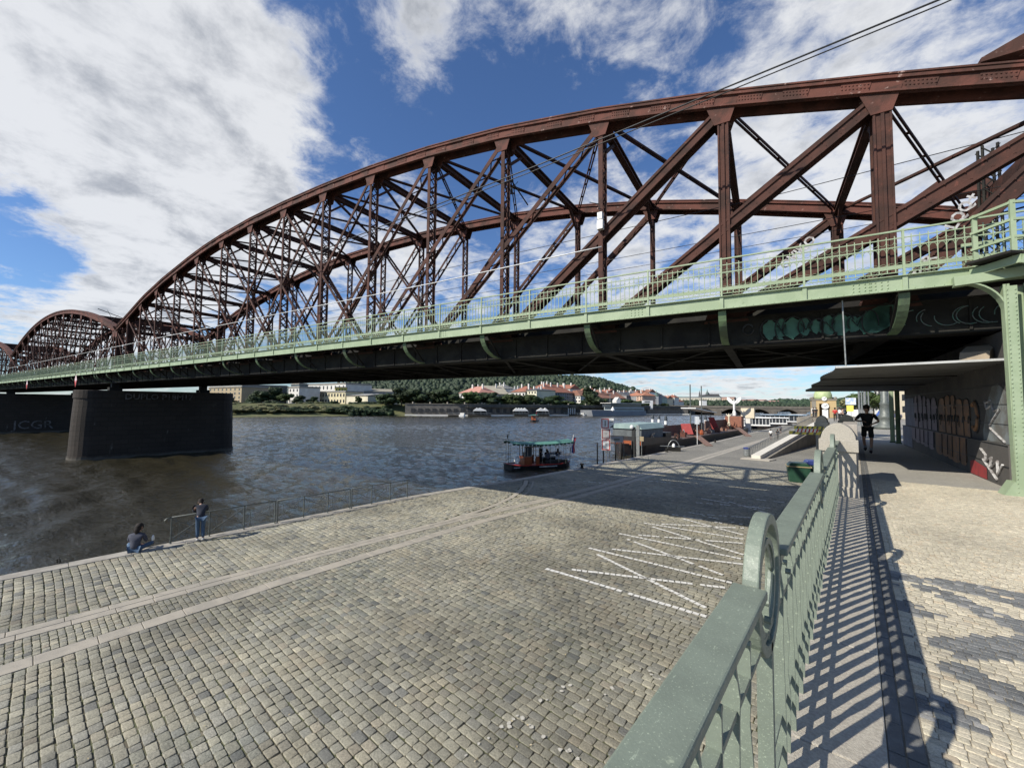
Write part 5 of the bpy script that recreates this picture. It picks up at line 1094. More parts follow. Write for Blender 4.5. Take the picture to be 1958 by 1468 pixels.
for k, (x, y, h) in enumerate(((-20.2, 37.5, 1.35), (-20.1, 38.6, 1.45), (-19.9, 41.0, 1.3), (-19.8, 42.2, 1.35), (-19.2, 43.6, 1.2), (-19.1, 44.6, 1.5))):
    e = tag(MB().lathe([(.07, -1.5), (.07, h - .1), (.03, h)], (0, 0, 0), 8).build('mooring_pile', DARKP, loc=(x, y, WZ + .9), smooth=True), 'thin black mooring pile at the landing beside the navigation signs', 'pile', 'thin black mooring piles')
def bollard(x, y, lb):
    e = empty('bollard', (x, y, QZ), 0, lb, 'bollard', 'iron bollards on the quay edge'); MB().lathe([(.20, 0), (.20, .04), (.12, .08), (.11, .28), (.17, .33), (.17, .40), (.10, .44)], (0, 0, 0), 12).build('casting', DSTEEL, e, smooth=True); return e
bollard(-18.35, 31.3, 'low iron bollard on the sunlit quay edge left of the navigation signs'); bollard(-17.35, 49.3, 'iron bollard beside the arched rope frame'); bollard(-16.55, 68, 'iron bollard farther along beside the barge gangway')
e = empty('rope_frame', (-17.1, 51.0, QZ), .6, 'low arched iron frame with white rope wound round it on the quay', 'mooring frame'); MB().tube([(.75 * math.cos(t), 0, 1.35 * math.sin(t)) for t in np.linspace(0, math.pi, 12)], .05, 6).build('arch', GALV, e); MB().box((-.75, -.3, 0), (.75, .3, .5)).build('base', DSTEEL, e); MB().ell((0, 0, .6), (.2, .25, .35)).build('rope_coil', WHITE, e); MB().tube([(-1.6, 0, .6), (1.3, .1, .55)], .06, 6).build('bar', GALV, e)
# ---- barge with sculptures
bg0, bg1 = V((-19.9, 45.8, 0)), V((-18.9, 104, 0)); bgr = empty('barge', (-20.9, 75, WZ), math.pi / 2 - .03, 'long black barge moored at the quay carrying red sails, a grey tent and rusty clutter', 'barge')
BLn = 58.; m = MB(); boat_hull(m, BLn, 4.6, 1.25, .10, 22).build('hull', HULL, bgr); MB().box((-BLn * .47, -2.1, 1.22), (BLn * .46, 2.1, 1.30)).build('deck', mk('rusty_deck', (.14, .09, .07), (.10, .08, .07), 2, .8, .2), bgr)
MB().box((-BLn * .485, -2.25, 1.3), (-BLn * .44, 2.2, 1.75)).build('bow_bulwark', WOODR, bgr)
m = MB(); m.box((-27.2, -1.9, 1.3), (-20.6, 1.9, 3.2)); m.build('tent_wall', mk('grey_tarpaulin', (.11, .125, .13), (.08, .09, .095), 2, .8, .2), bgr)
m = MB(); m.prism([(-2.1, 3.15), (2.1, 3.15), (1.5, 3.75), (-1.5, 3.75)], 6.9, 'x', -27.4); m.build('tent_roof', mk('pale_green_tarpaulin', (.27, .36, .34), (.22, .30, .29), 1, .8, .2), bgr)
m = MB()
for y in (-2.30, 2.22): m.prism([(-27.6, 1.2), (-14.5, 1.2), (-14.5, 1.35), (-20.5, 1.9), (-27.6, 2.25)], .08, 'y', y)
m.box((-27.7, -2.3, 1.2), (-27.6, 2.3, 2.25)); m.build('raised_bow_plating', HULL, bgr)
MB().box((-19.6, -1.9, 1.3), (-17.6, -.6, 2.4)).build('locker', DARKP, bgr)
for k, (x, y) in enumerate(((-6, -1.2), (7.5, -1.2))):
    m = MB(); m.prism([(-1.1, 1.5), (.6, 1.5), (.9, 3.1), (-.6, 3.2)] if k == 0 else [(-1.4, 1.6), (-.2, 1.6), (.6, 3.9), (-.4, 4.0)], .15, 'x', 0); m.build('red_sail', mk('deep_red_canvas', (.24, .02, .018), (.2, .02, .018), 2, .7, .1) if k else mk('faded_red_canvas', (.34, .05, .045), (.28, .04, .04), 2, .7, .1), bgr, loc=(x, 0, 0))
m = MB(); m.prism([(-5, 5.6), (6.5, 4.8), (6.5, 4.95), (-5, 5.75)], 2.4, 'y', -1.2); m.build('white_roof', WHITE, bgr)
for x in (-4.0, 1.8): MB().tube([(x, 0, 1.3), (x, 0, 9.6)], .10, 8).build('mast', DGALV, bgr)
rr_ = random.Random(5)
for k in range(46):
    x = rr_.uniform(-17, 24); y = rr_.uniform(-1.9, 1.2); s_ = rr_.uniform(.25, .8); m = MB(); mt = [RUST, DSTEEL, BRTILE, GALV, RUSTC, WOODR][rr_.choice([0, 0, 1, 2, 2, 3, 4, 5])]
    if k % 3 == 0: m.tube([(0, 0, 0), (rr_.uniform(-.6, .6), .2, s_), (rr_.uniform(-.8, .8), .1, s_ * 1.8), (rr_.uniform(-.8, .8), 0, .3)], .07, 6); 
    elif k % 3 == 1: m.box((-s_ / 2, -s_ / 2, 0), (s_ / 2, s_ / 2, s_)); m.box((-s_ * .3, -.1, s_), (s_ * .1, .3, s_ * 1.3))
    else: m.lathe([(s_ * .4, 0), (s_ * .5, s_ * .4), (s_ * .3, s_), (.05, s_ * 1.2)], (0, 0, 0), 8)
    tag(m.build('deck_junk', mt, loc=(-20.9 + (-y) - .03 * x * 0 + .0, 75 + x, WZ + 1.3), rz=rr_.uniform(0, 3)), ('bent pipe', 'crate', 'drum')[k % 3] + ' of ' + ('rusty steel', 'dark steel', 'brown clay', 'galvanised steel', 'flaking painted steel', 'reddish wood')[[RUST, DSTEEL, BRTILE, GALV, RUSTC, WOODR].index(mt)] + ' lying in the clutter on the barge deck', 'scrap', 'scrap and gear on the barge deck')
for x0, x1, z in ((-15, 8, 2.3), (9, 24, 2.6)): MB().box((x0, 1.5, 1.3), (x1, 1.7, z + .6)).build('side_screen', mk('brown_boarding', (.14, .08, .06), (.10, .06, .05), 1, .8, .2), bgr)
def figure(x, y, z, s, mat, label, wings=False, crouch=False, rz=0):
    e = empty('statue', (x, y, z), rz, label, 'statue'); m = MB()
    if crouch: vs = [(0, 0, .35), (0, .1, .7), (0, .3, 1.0), (0, .42, 1.15), (0, .62, 1.12), (-.2, .3, .95), (-.2, .5, .6), (.2, .3, .95), (.2, .5, .6), (-.15, .35, .5), (-.15, .3, .05), (.15, .35, .5), (.15, .3, .05)]; ed = [(0, 1), (1, 2), (2, 3), (3, 4), (2, 5), (5, 6), (2, 7), (7, 8), (0, 9), (9, 10), (0, 11), (11, 12)]; rd = [.2, .19, .2, .07, .13, .08, .05, .08, .05, .1, .07, .1, .07]
    else: vs = [(0, 0, 1.0), (0, 0, 1.4), (0, 0, 1.75), (0, 0, 1.85), (0, 0, 2.05), (-.25, 0, 1.7), (-.4, 0, 2.0), (.25, 0, 1.7), (.4, 0, 2.0), (-.1, 0, .5), (-.08, 0, 0), (.1, 0, .5), (.08, 0, 0)]; ed = [(0, 1), (1, 2), (2, 3), (3, 4), (2, 5), (5, 6), (2, 7), (7, 8), (0, 9), (9, 10), (0, 11), (11, 12)]; rd = [.17, .14, .18, .06, .12, .08, .05, .08, .05, .12, .1, .12, .1]
    skinmesh('body', [tuple(s * c for c in v) for v in vs], ed, [s * r for r in rd], mat, e)
    if wings:
        for q_ in (-1, 1): MB().prism([(q_ * .1 * s, 1.45 * s), (q_ * .5 * s, 1.7 * s), (q_ * .78 * s, 2.05 * s), (q_ * .80 * s, 2.4 * s), (q_ * .5 * s, 2.3 * s), (q_ * .1 * s, 1.85 * s)], .08 * s, 'y', 0).build('wing', mat, e)
    return e
figure(-19.9, 50.5, WZ + 1.35, 1.05, mk('beige_resin', (.50, .38, .26), (.42, .32, .22), 3, .6, .1), 'crouching beige sculpture on the near bow of the barge', crouch=True, rz=-1.2)
figure(-20.3, 99.5, WZ + 3.9, 1.75, WHITE, 'white winged angel statue on a brick box at the far end of the barge', wings=True)
figure(-20.4, 95, WZ + 1.9, 1.3, CREAM, 'small cream statue left of the winged angel on the barge')
tag(MB().box((-1.6, -1.2, 0), (1.6, 1.2, 2.6)).build('deck_house', mk('brick_red', (.25, .10, .06), (.2, .08, .05), 2, .8, .1), loc=(-20.3, 99.5, WZ + 1.3)), 'brick red deck house carrying the winged angel', 'deck house')
for k, (a, b, lb) in enumerate((((-18.6, 66, WZ + 1.5), (-15.6, 61, QZ + .06), 'long rusty gangplank from the barge down to the quay, nearer one'), ((-19.0, 96, WZ + 1.6), (-15.2, 86, QZ + .06), 'long gangplank at the far end of the barge'))):
    m = MB(); m.beam(V(a), V(b), .9, .10); tag(m.build('gangplank', mk('rusty_plank', (.20, .12, .09), (.15, .09, .07), 2, .8, .2)), lb, 'gangplank', 'gangplanks of the barge')
for k, (px, py0, py1, d, c) in enumerate(((1248, 792, 806, 125, 0), (1260, 793, 806, 125, 0), (1273, 793, 820, 112, 0), (1337, 793, 816, 128, 0), (1349, 794, 816, 122, 0), (1358, 794, 814, 122, 0))):
    p = at(px, py0, d); e = empty('mooring_dolphin', (p.x, p.y, WZ), 0, 'tall dark mooring dolphin with a white band standing in the river beyond the barge', 'pile', 'tall mooring dolphins'); h = p.z - WZ
    MB().lathe([(.42, -2), (.42, h - .8), (.25, h - .3), (.12, h)], (0, 0, 0), 10).build('shaft', mk('tarred_timber', (.035, .045, .055), (.05, .06, .07), 3, .7, .1), e, smooth=True); MB().lathe([(.44, .9), (.44, 1.9)], (0, 0, 0), 10).build('white_band', WHITE, e)
m = MB(); e = empty('gauge_post', (-18.3, 43.8, QZ), 0, 'black and grey gauge posts with a small tan plate at the barge bow', 'post'); MB().box((-.95, -.1, -1.0), (-.6, .15, 3.1)).build('black_post', DARKP, e); MB().box((-.45, -.05, -.3), (-.1, .1, 3.3)).build('grey_board', GALV, e); MB().tube([(.15, 0, 0), (.15, 0, 1.7)], .04, 6).build('pole', GALV, e); MB().box((-.05, -.05, 1.6), (.4, -.02, 2.1)).build('plate', mk('tan_plate', (.3, .24, .14), (.25, .2, .12), 3, .6, 0), e); MB().ell((-.9, -.2, 3.1), (.22, .2, .25)).build('lamp_housing', WHITE, e)
e = empty('quay_sign', (-17.6, 62.5, QZ), 0, 'white sign on a thin pole on the quay in front of the barge middle', 'sign'); MB().tube([(0, 0, 0), (0, 0, 4.0)], .045, 6).build('pole', WHITE, e); MB().box((-.32, -.03, 2.9), (.32, 0, 4.0)).build('plate', mk('pale_plate', (.42, .45, .48), (.36, .38, .4), 3, .6, 0), e)
# ---- ramp and kiosk
rp = empty('ramp', (-7.8, 49.5, QZ), 0, 'stone ramp with pale coping rising along the quay toward the domed kiosk', 'ramp'); m = MB()
m.add([(-.9, 0, 0), (.55, 0, 0), (4.6, 40, 0), (3.0, 40, 0), (-.9, 0, .04), (.55, 0, .04), (4.6, 40, 3.4), (3.0, 40, 3.4)], [(0, 3, 2, 1), (4, 5, 6, 7), (0, 1, 5, 4), (1, 2, 6, 5), (2, 3, 7, 6), (3, 0, 4, 7)]); m.build('ramp_wall', PALESTONE, rp)
MB().beam((-.3, -.2, .22), (3.9, 39.8, 3.62), .85, .42).build('coping', mk('pale_coping_stone', (.62, .58, .50), (.55, .52, .45), 2, .8, .1), rp); MB().prism([(-1.6, -.9), (1.0, -.9), (1.4, .6), (-1.2, .6)], .10, 'z', 0).build('end_slab', GRANITE, rp)
rrl = empty('ramp_railing', (-9.0, 50.6, QZ), 0, 'long grey hooped railing climbing beside the ramp coping', 'railing'); nh = 60
hp = None
for k in range(nh):
    t = k / nh; x, y, z = t * 3.6, t * 42, t * 3.3
    if hp is None: hp = MB().tube([(0, 0, 0), (0, 0, .95), (.08, .28, 1.05), (.08, .5, .5), (.08, .5, 0)], .022, 5).build('hoop', GALV, rrl)
    else: c = hp.copy(); COL.objects.link(c); c.location = (x, y, z)
MB().tube([(0, 0, 1.05), (3.6, 42, 4.35)], .03, 6).build('handrail', GALV, rrl)
e = empty('litter_bin', (-9.3, 51.4, QZ), 0, 'pale litter bin with purple rim at the foot of the ramp railing', 'bin'); MB().lathe([(.28, 0), (.33, .1), (.33, .85)], (0, 0, 0), 12).build('body', GALV, e); MB().lathe([(.36, .85), (.36, 1.0), (.2, 1.02)], (0, 0, 0), 12).build('rim', BLUEP, e)
kc = V((-4.35, 90, 0)); kz = -.02
tag(MB().box((-3.6, -3, QZ - .1), (3.4, 24, kz)).build('terrace', PALESTONE, loc=(kc.x, kc.y, 0)), 'stone terrace projecting over the quay below the domed kiosk', 'terrace')
k_ = empty('kiosk_tower', (kc.x, kc.y, 0), .15, 'ochre kiosk tower with green copper dome and clock faces at the top of the ramp', 'kiosk')
m = MB(); hw = 1.65
for x0, x1 in ((-hw, -hw + .95), (hw - .95, hw)): m.box((x0, -hw, 0), (x1, hw, 2.4))
m.box((-hw + .95, hw - .3, 0), (hw - .95, hw, 2.4)); m.box((-hw, -hw, 2.4), (hw, hw, 3.0)); m.build('body', OCHRE, k_)
m = MB(); m.box((-hw - .12, -hw - .12, 3.0), (hw + .12, hw + .12, 3.22)); m.box((-hw - .05, -hw - .05, 0), (-hw + .5, -hw + .45, 2.9)); m.build('stone_trim', PALESTONE, k_)
for sx in (-1, 1):
    for sy in (-1, 1): MB().lathe([(.12, 0), (.22, .1), (.22, .25), (.1, .4)], (sx * hw * .95, sy * hw * .95, 3.2), 8).build('urn', PALESTONE, k_)
MB().lathe([(1.25, 3.2), (1.32, 3.5), (1.30, 4.0), (1.12, 4.5), (.75, 4.85), (.3, 5.02), (.12, 5.08), (.06, 5.3)], (0, 0, 0), 20).build('dome', COPPER, k_, smooth=True)
for (x, z, r_) in ((0, 3.25, .36), (.1, 2.0, .52)):
    m = MB().prism([(x + r_ * math.cos(t), z + r_ * math.sin(t)) for t in np.linspace(0, 2 * math.pi, 20)[:-1]], .08, 'y', -hw - .12 - r_ * .3); f = m.build('clock_face', WHITE, k_); m = MB(); m.beam((x, -hw - .14 - r_ * .3, z), (x + r_ * .6, -hw - .14 - r_ * .3, z + r_ * .5), .05, .02, V((0, 1, 0))); m.beam((x, -hw - .14 - r_ * .3, z), (x - r_ * .3, -hw - .14 - r_ * .3, z), .05, .02, V((0, 1, 0))); m.build('clock_hand', DARKP, k_)
MB().box((-.3, -hw - .1, 0), (.5, -hw + .2, 1.4)).build('notice_board', WHITE, k_); MB().box((-hw - .2, -hw - .06, .7), (-hw + .5, -hw - .02, 1.6)).build('poster', PALE, k_)
for k, (px, py, w, col_, lb) in enumerate(((1547, 818, .9, YELLOW, 'yellow and grey striped barrier board, upper of the stack left of the first pillar'), (1543, 823, .7, WHITE, 'narrow board with red chevrons between two yellow striped boards'), (1550, 827.5, 1.3, YELLOW, 'yellow and grey striped barrier board, lowest of the stack left of the first pillar'))):
    p = at(px, py, 14); e = empty('barrier_board', p, .5, lb, 'barrier', 'barrier boards at the stair opening'); MB().box((-w / 2, 0, -.06), (w / 2, .03, .06)).build('board', col_, e)
    for j in range(6): x = -w / 2 + w * (j + .3) / 6; MB().prism([(x, -.058), (x + w * .06, -.058), (x + w * .11, .058), (x + w * .05, .058)], .004, 'y', -.006).build('stripe', DGALV if col_ is YELLOW else REDP, e)
    MB().box((w / 2 - .06, .03, -.5 - .1 * k), (w / 2, .06, .1)).build('leg', GALV, e)
bn = empty('wheeled_bin', (-3.35, 37.0, QZ), .2, 'dark green wheeled waste container on the quay behind the parapet ring', 'waste bin'); MB().prism([(-.62, 0), (.62, 0), (.72, 1.15), (-.72, 1.15)], 1.0, 'y', -.5).build('body', BINGREEN, bn, bevel=.05); m = MB(); m.prism([(-.74, 1.15), (.74, 1.15), (.5, 1.42), (-.5, 1.42)], 1.06, 'y', -.53); m.build('lid', BINGREEN, bn, bevel=.05); MB().box((-.76, -.56, 1.12), (.76, .56, 1.18)).build('rim', mk('tan_rim', (.4, .3, .16), (.35, .27, .15), 5, .6, 0), bn)
bn = empty('wheeled_bin', (-2.5, 38.6, QZ), .2, 'waste container with a blue lid just behind the green one', 'waste bin'); MB().prism([(-.6, 0), (.6, 0), (.7, 1.15), (-.7, 1.15)], 1.0, 'y', -.5).build('body', BINGREEN, bn, bevel=.05); MB().prism([(-.72, 1.15), (.72, 1.15), (.5, 1.5), (-.5, 1.5)], 1.06, 'y', -.53).build('lid', BLUEP, bn, bevel=.05)
# moored boats beyond
def cabin_boat(p, L, w, rz, label, roofc=WHITE, hullc=HULL, h=2.6, stripes=False):
    e = empty('moored_boat', (p.x, p.y, WZ), rz, label, 'boat', 'white roofed boats moored along the quay'); boat_hull(MB(), L, w, .8, .2).build('hull', hullc, e); MB().box((-L * .38, -w * .4, .75), (L * .34, w * .4, h * .8)).build('cabin', GLASS, e)
    MB().box((-L * .42, -w * .5, h * .8), (L * .40, w * .5, h * .8 + .28)).build('roof', roofc, e, bevel=.05); m = MB()
    for k in range(9):
        x = -L * .38 + L * .72 * k / 8
        for y in (-w * .42, w * .40): m.box((x - .06, y, .75), (x + .06, y + .06, h * .8))
    m.build('window_posts', WHITE, e); m = MB(); m.box((-L * .40, -w * .45, .75), (L * .36, -w * .41, 1.2)); m.build('bulwark', WHITE, e)
    return e
cabin_boat(V((-24.6, 124, 0)), 7, 3, .1, 'open white roofed ferry pontoon next to the winged angel', h=3.2); cabin_boat(V((-21.0, 130, 0)), 9, 3.4, .1, 'white motor boat with dark windows, second from the angel', h=3.6); cabin_boat(V((-19.6, 148, 0)), 10, 3.6, .2, 'low white boat behind the cyclist', h=3.2); cabin_boat(V((-19.5, 172, 0)), 16, 4.5, .4, 'larger blue and white cruise boat moored farthest along the quay', mk('blue_roof', (.2, .3, .4), (.5, .55, .6), .4, .4, 0), h=3.9); cabin_boat(V((-18.5, 215, 0)), 15, 4, 1.3, 'pink and white restaurant boat below the kiosk', PALE, PINKP, h=3.4)
e = empty('ticket_booth', (-18.3, 103, QZ), 0, 'small pale ticket stand with a board near the moored boats', 'booth'); MB().box((-.5, -.4, 0), (.5, .4, 3.0)).build('pillar', PALE, e); MB().box((-1.3, -.5, 3.0), (1.3, .5, 5.2)).build('board', CREAM, e)
# ---------------------------------------------------------------- the far bank
GB = .3                                           # street level of the far bank
BANK = [(380, 152), (440, 160), (560, 173), (660, 187), (780, 196), (900, 200), (1050, 221), (1250, 271), (1300, 284)]
def bd_(px): return float(np.interp(px, [a for a, b in BANK], [b for a, b in BANK]))
def hz(px): return 779.5 + (px - 1636) * .0098     # the horizon in the photograph
def gpt(px, d, z=GB): p = at(px, hz(px), d); return V((p.x, p.y, z))
def zof(px, py, d): return CAMP.z - (py - hz(px)) / FP * d
bx = [-300, 440, 560, 660, 780, 900, 1050, 1250, 1300]
vs = []; 
pts_b = [gpt(px, bd_(px) + (18 if px < 781 else 0) if px > 0 else 120) for px in bx]; pts_b[0] = V((-205, -250, GB)); back = [p + V((-1, .25, 0)).normalized() * 1500 for p in pts_b]
pts_b += [V((-88, 420, GB)), V((-60, 900, GB))]; back += [V((-1500, 1400, GB)), V((-1500, 3500, GB))]
n = len(pts_b); MB().add(pts_b + back, [(i, i + 1, n + i + 1, n + i) for i in range(n - 1)]).build('far_bank_ground', mk('far_ground', (.10, .095, .07), (.07, .075, .045), .05, .95, 0))['kind'] = 'structure'
MB().add([(-3000, 900, GB - .05), (3000, 900, GB - .05), (3000, 6000, GB - .05), (-3000, 6000, GB - .05)], [(0, 1, 2, 3)]).build('distant_ground', MATS['far_ground'])['kind'] = 'structure'
# natural river margin on the left part, a masonry embankment on the right part
m = MB(); vs = []; fs = []
xs = [-300, 300, 380, 440, 480, 520, 560, 600, 660, 700, 740, 780, 800]
for px in xs:
    for k, (dd, z) in enumerate(((-3.5, WZ - .3), (-1, WZ + .35), (4, WZ + .6), (7, WZ + 1.6), (16, GB + .9), (30, GB + .4))):
        p = gpt(px, (bd_(px) if px > 0 else 125) + dd, z + random.uniform(-.15, .15)); 
        if px < 0: p = V((-205 - dd, -250, z))
        vs.append(p)
for i in range(len(xs) - 1):
    for k in range(5): a = i * 6 + k; fs.append((a, a + 1, a + 7, a + 6))
m.add(vs, fs).build('river_margin', mk('grassy_margin', (.115, .115, .045), (.085, .095, .035), .2, .95, .3, 2, c3=(.17, .145, .085), f3=.58))['kind'] = 'structure'
ew = empty('embankment_wall', gpt(800, bd_(800), WZ), 0, 'long dark stone embankment wall along the far bank with arched openings', 'wall'); m = MB(); o = ew.location
pxs = list(range(775, 1320, 15)); wall_at = lambda px, z, dd=3: gpt(px, bd_(px) + dd, z) - o
for a, b in zip(pxs[:-1], pxs[1:]): m.beam(wall_at(a, (WZ + 1 + GB) / 2 + .6), wall_at(b, (WZ + 1 + GB) / 2 + .6), 1.0, GB - WZ + .4); 
m.build('masonry', DULLSTONE, ew); m = MB()
for a, b in zip(pxs[:-1], pxs[1:]): m.beam(wall_at(a, GB + 1.35, 2.8), wall_at(b, GB + 1.35, 2.8), 1.3, .25)
m.build('coping', PALESTONE, ew)
for k, px in enumerate(range(790, 1250, 11)):
    if k % 3 == 0: MB().box((-.35, -.35, GB + 1.3), (.35, .35, GB + 2.3)).build('pillar', PALESTONE, ew, loc=wall_at(px, 0, 2.8))
for k in range(34): px = 790 + k * 13.5; p = wall_at(px, WZ + 1.7, 2.35); MB().box((-.9, -.3, 0), (.9, .3, 1.9)).build('opening', DARKP, ew, loc=p, rz=.75)  # solid black boxes: the dark of the openings is put into their colour
m = MB()
for a, b in zip(pxs[:-1], pxs[1:]): m.beam(gpt(a, bd_(a) + .5, WZ + .35), gpt(b, bd_(b) + .5, WZ + .35), 5, .7)
m.build('lower_embankment_path', PALE)['kind'] = 'structure'
# trees -------------------------------------------------------------
def crown_mesh(name, seed, kind='round', n=1100, mat=LEAF):
    rg = np.random.default_rng(seed); nb = 15 if kind == 'round' else 10
    if kind == 'poplar': c = np.stack([rg.normal(0, .10, nb), rg.normal(0, .10, nb), np.linspace(.16, .95, nb)], 1); r = .17 * (1 - .75 * np.linspace(0, 1, nb) ** 2) + .03
    elif kind == 'bush': c = np.stack([rg.uniform(-.5, .5, nb), rg.uniform(-.3, .3, nb), rg.uniform(.1, .6, nb)], 1); r = rg.uniform(.16, .32, nb)
    else:
        a = rg.uniform(0, 6.28, nb); rr = rg.uniform(.05, .34, nb); c = np.stack([rr * np.cos(a), rr * np.sin(a), rg.uniform(.34, .86, nb)], 1); r = rg.uniform(.11, .22, nb)
    i = rg.integers(0, nb, n); d = rg.normal(0, 1, (n, 3)); d /= np.linalg.norm(d, axis=1)[:, None]; p = c[i] + d * (r[i] * rg.uniform(.72, 1.08, n))[:, None]; p[:, 2] = np.maximum(p[:, 2], .05)
    u = rg.normal(0, 1, (n, 3)); u -= d * (u * d).sum(1)[:, None] * .6; u /= np.linalg.norm(u, axis=1)[:, None]; w = np.cross(d, u); s = rg.uniform(.018, .040, n)[:, None]
    v = np.stack([p - u * s - w * s * .8, p + u * s * .9 - w * s, p + u * s + w * s * .9, p - u * s * .8 + w * s], 1); v += rg.normal(0, .006, v.shape)
    core = MB()
    for k in range(nb): core.ell(c[k], (r[k] * .80, r[k] * .80, r[k] * .80), 7, 5)
    cv = np.array(core.v); vv = np.concatenate([v.reshape(-1, 3)]); q = np.arange(len(vv)).reshape(-1, 4)
    o = npmesh(name, vv, q, mat); me = o.data; bm = bmesh.new(); bm.from_mesh(me); k0 = [bm.verts.new(x + rg.normal(0, .012, 3)) for x in cv]
    for f in core.f:
        try: bm.faces.new([k0[j] for j in f])
        except ValueError: pass
    bm.to_mesh(me); bm.free(); bpy.data.objects.remove(o); return me
trunk = MB().tube([(0, 0, 0), (.01, 0, .25), (-.01, .01, .5)], [.030, .022, .012], 7); trunk.tube([(.0, 0, .25), (.12, .02, .5)], [.014, .006], 5); trunk.tube([(.0, 0, .28), (-.11, -.05, .52)], [.014, .006], 5); _t = trunk.build('trunk', BARK); TRUNK = _t.data; bpy.data.objects.remove(_t)
CRN = {('round', LEAF): [crown_mesh('crown', k) for k in range(4)], ('round', LEAFD): [crown_mesh('crown', 10 + k, mat=LEAFD) for k in range(3)], ('poplar', LEAFD): [crown_mesh('crown', 20, 'poplar', 900, LEAFD)],
       ('bush', SCRUB): [crown_mesh('crown', 30 + k, 'bush', 700, SCRUB) for k in range(2)], ('bush', LEAFD): [crown_mesh('crown', 33 + k, 'bush', 800, LEAFD) for k in range(2)], ('round', LEAFO): [crown_mesh('crown', 40, mat=LEAFO)]}
TRND = random.Random(11)
def tree(p, h, w, label, kind='round', mat=LEAF, group=None, cat='tree', name=None):
    e = empty(name or ('tree' if kind != 'bush' else 'bush'), p, TRND.uniform(0, 6), label, cat if kind != 'bush' else 'bush', group)
    c = bpy.data.objects.new('crown', TRND.choice(CRN[(kind, mat)])); COL.objects.link(c); c.parent = e; k = 1.35 * w / (.95 if kind == 'round' else .40 if kind == 'poplar' else 1.3); c.scale = (k, k, h * (1.0 if kind != 'bush' else 1.15))
    t = bpy.data.objects.new('trunk', TRUNK); COL.objects.link(t); t.parent = e; t.scale = (h, h, h); return e
def ptree(px, pytop, wpx, dd, label, kind='round', mat=LEAF, group=None, base=GB, d=None):
    d = d or bd_(px) + dd; z = zof(px, pytop, d); return tree(gpt(px, d, base), z - base, wpx / FP * d, label, kind, mat, group)
G1 = 'trees along the far embankment'
for k, (px, py, w, dd, mt, lb) in enumerate(((742, 752, 36, 10, LEAFD, 'dark tree at the left end of the big tree mass on the far bank'), (768, 738, 52, 14, LEAFD, 'largest dark tree of the mass on the far bank, left of the middle'), (800, 742, 46, 10, LEAFD, 'broad dark tree in the middle of the mass on the far bank'),
        (826, 748, 40, 12, LEAFD, 'tree right of the middle of the dark mass on the far bank'), (856, 742, 50, 10, LEAFD, 'large round tree left of the pink roofed house on the far bank'), (884, 760, 34, 6, LEAF, 'low tree in front of the pink roofed house'),
        (903, 748, 36, 8, LEAF, 'tree between the pink roofed house and the beige hall'), (928, 748, 42, 8, LEAFD, 'round tree covering the left half of the beige hall'), (956, 756, 30, 10, LEAF, 'small tree right of the beige hall'), (978, 752, 40, 8, LEAF, 'tree in front of the cream villa'),
        (1006, 753, 36, 8, LEAF, 'tree in front of the ornate cream house, left one'), (1022, 756, 32, 8, LEAFD, 'tree in front of the ornate cream house, right one'), (1052, 755, 40, 8, LEAFD, 'round tree in front of the long red roofed block'), (1084, 776, 20, 6, LEAFD, 'small tree right of the long red roofed block'), (1102, 774, 22, 6, LEAFD, 'small tree before the white gabled house'),
        (1116, 776, 18, 8, LEAFD, 'low tree at the foot of the tall poplar'), (1150, 772, 26, 8, LEAFD, 'dark tree right of the tall poplar'), (1168, 776, 20, 8, LEAF, 'low tree left of the moored ship'), (1212, 777, 22, 10, LEAFD, 'low dark tree behind the ship stern'), (1252, 772, 22, 10, LEAFD, 'dark tree right of the corner house'), (1270, 770, 22, 30, LEAFD, 'tree behind the left end of the stone bridge'))):
    ptree(px, py, w, dd, lb, 'round', mt, G1)
for k in range(34):
    px = 733 + k * 15.2 + TRND.uniform(-4, 4)
    if 1036 < px < 1044 or px > 1260: continue
    ptree(px, TRND.uniform(748, 758) if px < 880 else TRND.uniform(762, 771), TRND.uniform(26, 38), TRND.uniform(14, 26), 'one of the lower trees filling the gaps behind the far embankment wall', 'round', TRND.choice((LEAF, LEAFD, LEAFD)), 'lower trees behind the far embankment wall')
ptree(1131, 738, 22, 10, 'tall dark poplar standing above the embankment roofs', 'poplar', LEAFD)
ptree(1136, 748, 14, 12, 'slimmer poplar right beside the tallest one', 'poplar', LEAFD)
G2 = 'trees and scrub on the low left part of the far bank'
for k, (px, py, w, dd, kind, mt, lb) in enumerate(((414, 752, 26, 30, 'round', LEAFD, 'dark tree directly right of the near pier in front of the tan building'), (437, 757, 26, 28, 'round', LEAF, 'tree in front of the tan building'), (500, 746, 34, 34, 'round', LEAFD, 'dark tree in front of the glass office block'), (486, 757, 26, 30, 'round', LEAFD, 'lower tree left of the office block tree'),
        (532, 738, 28, 34, 'round', LEAFD, 'taller dark tree right of the office block'), (545, 752, 22, 30, 'round', LEAF, 'small tree below the pale block'), (570, 755, 20, 26, 'round', LEAFD, 'small dark tree left of the cream two storey house'), (596, 757, 20, 26, 'round', LEAFD, 'small tree overlapping the cream two storey house'),
        (684, 757, 12, 24, 'round', LEAF, 'thin tree before the long warehouse'), (640, 766, 18, 24, 'round', LEAFD, 'low dark tree left of the long warehouse'))): ptree(px, py, w, dd, lb, kind, mt, G2)
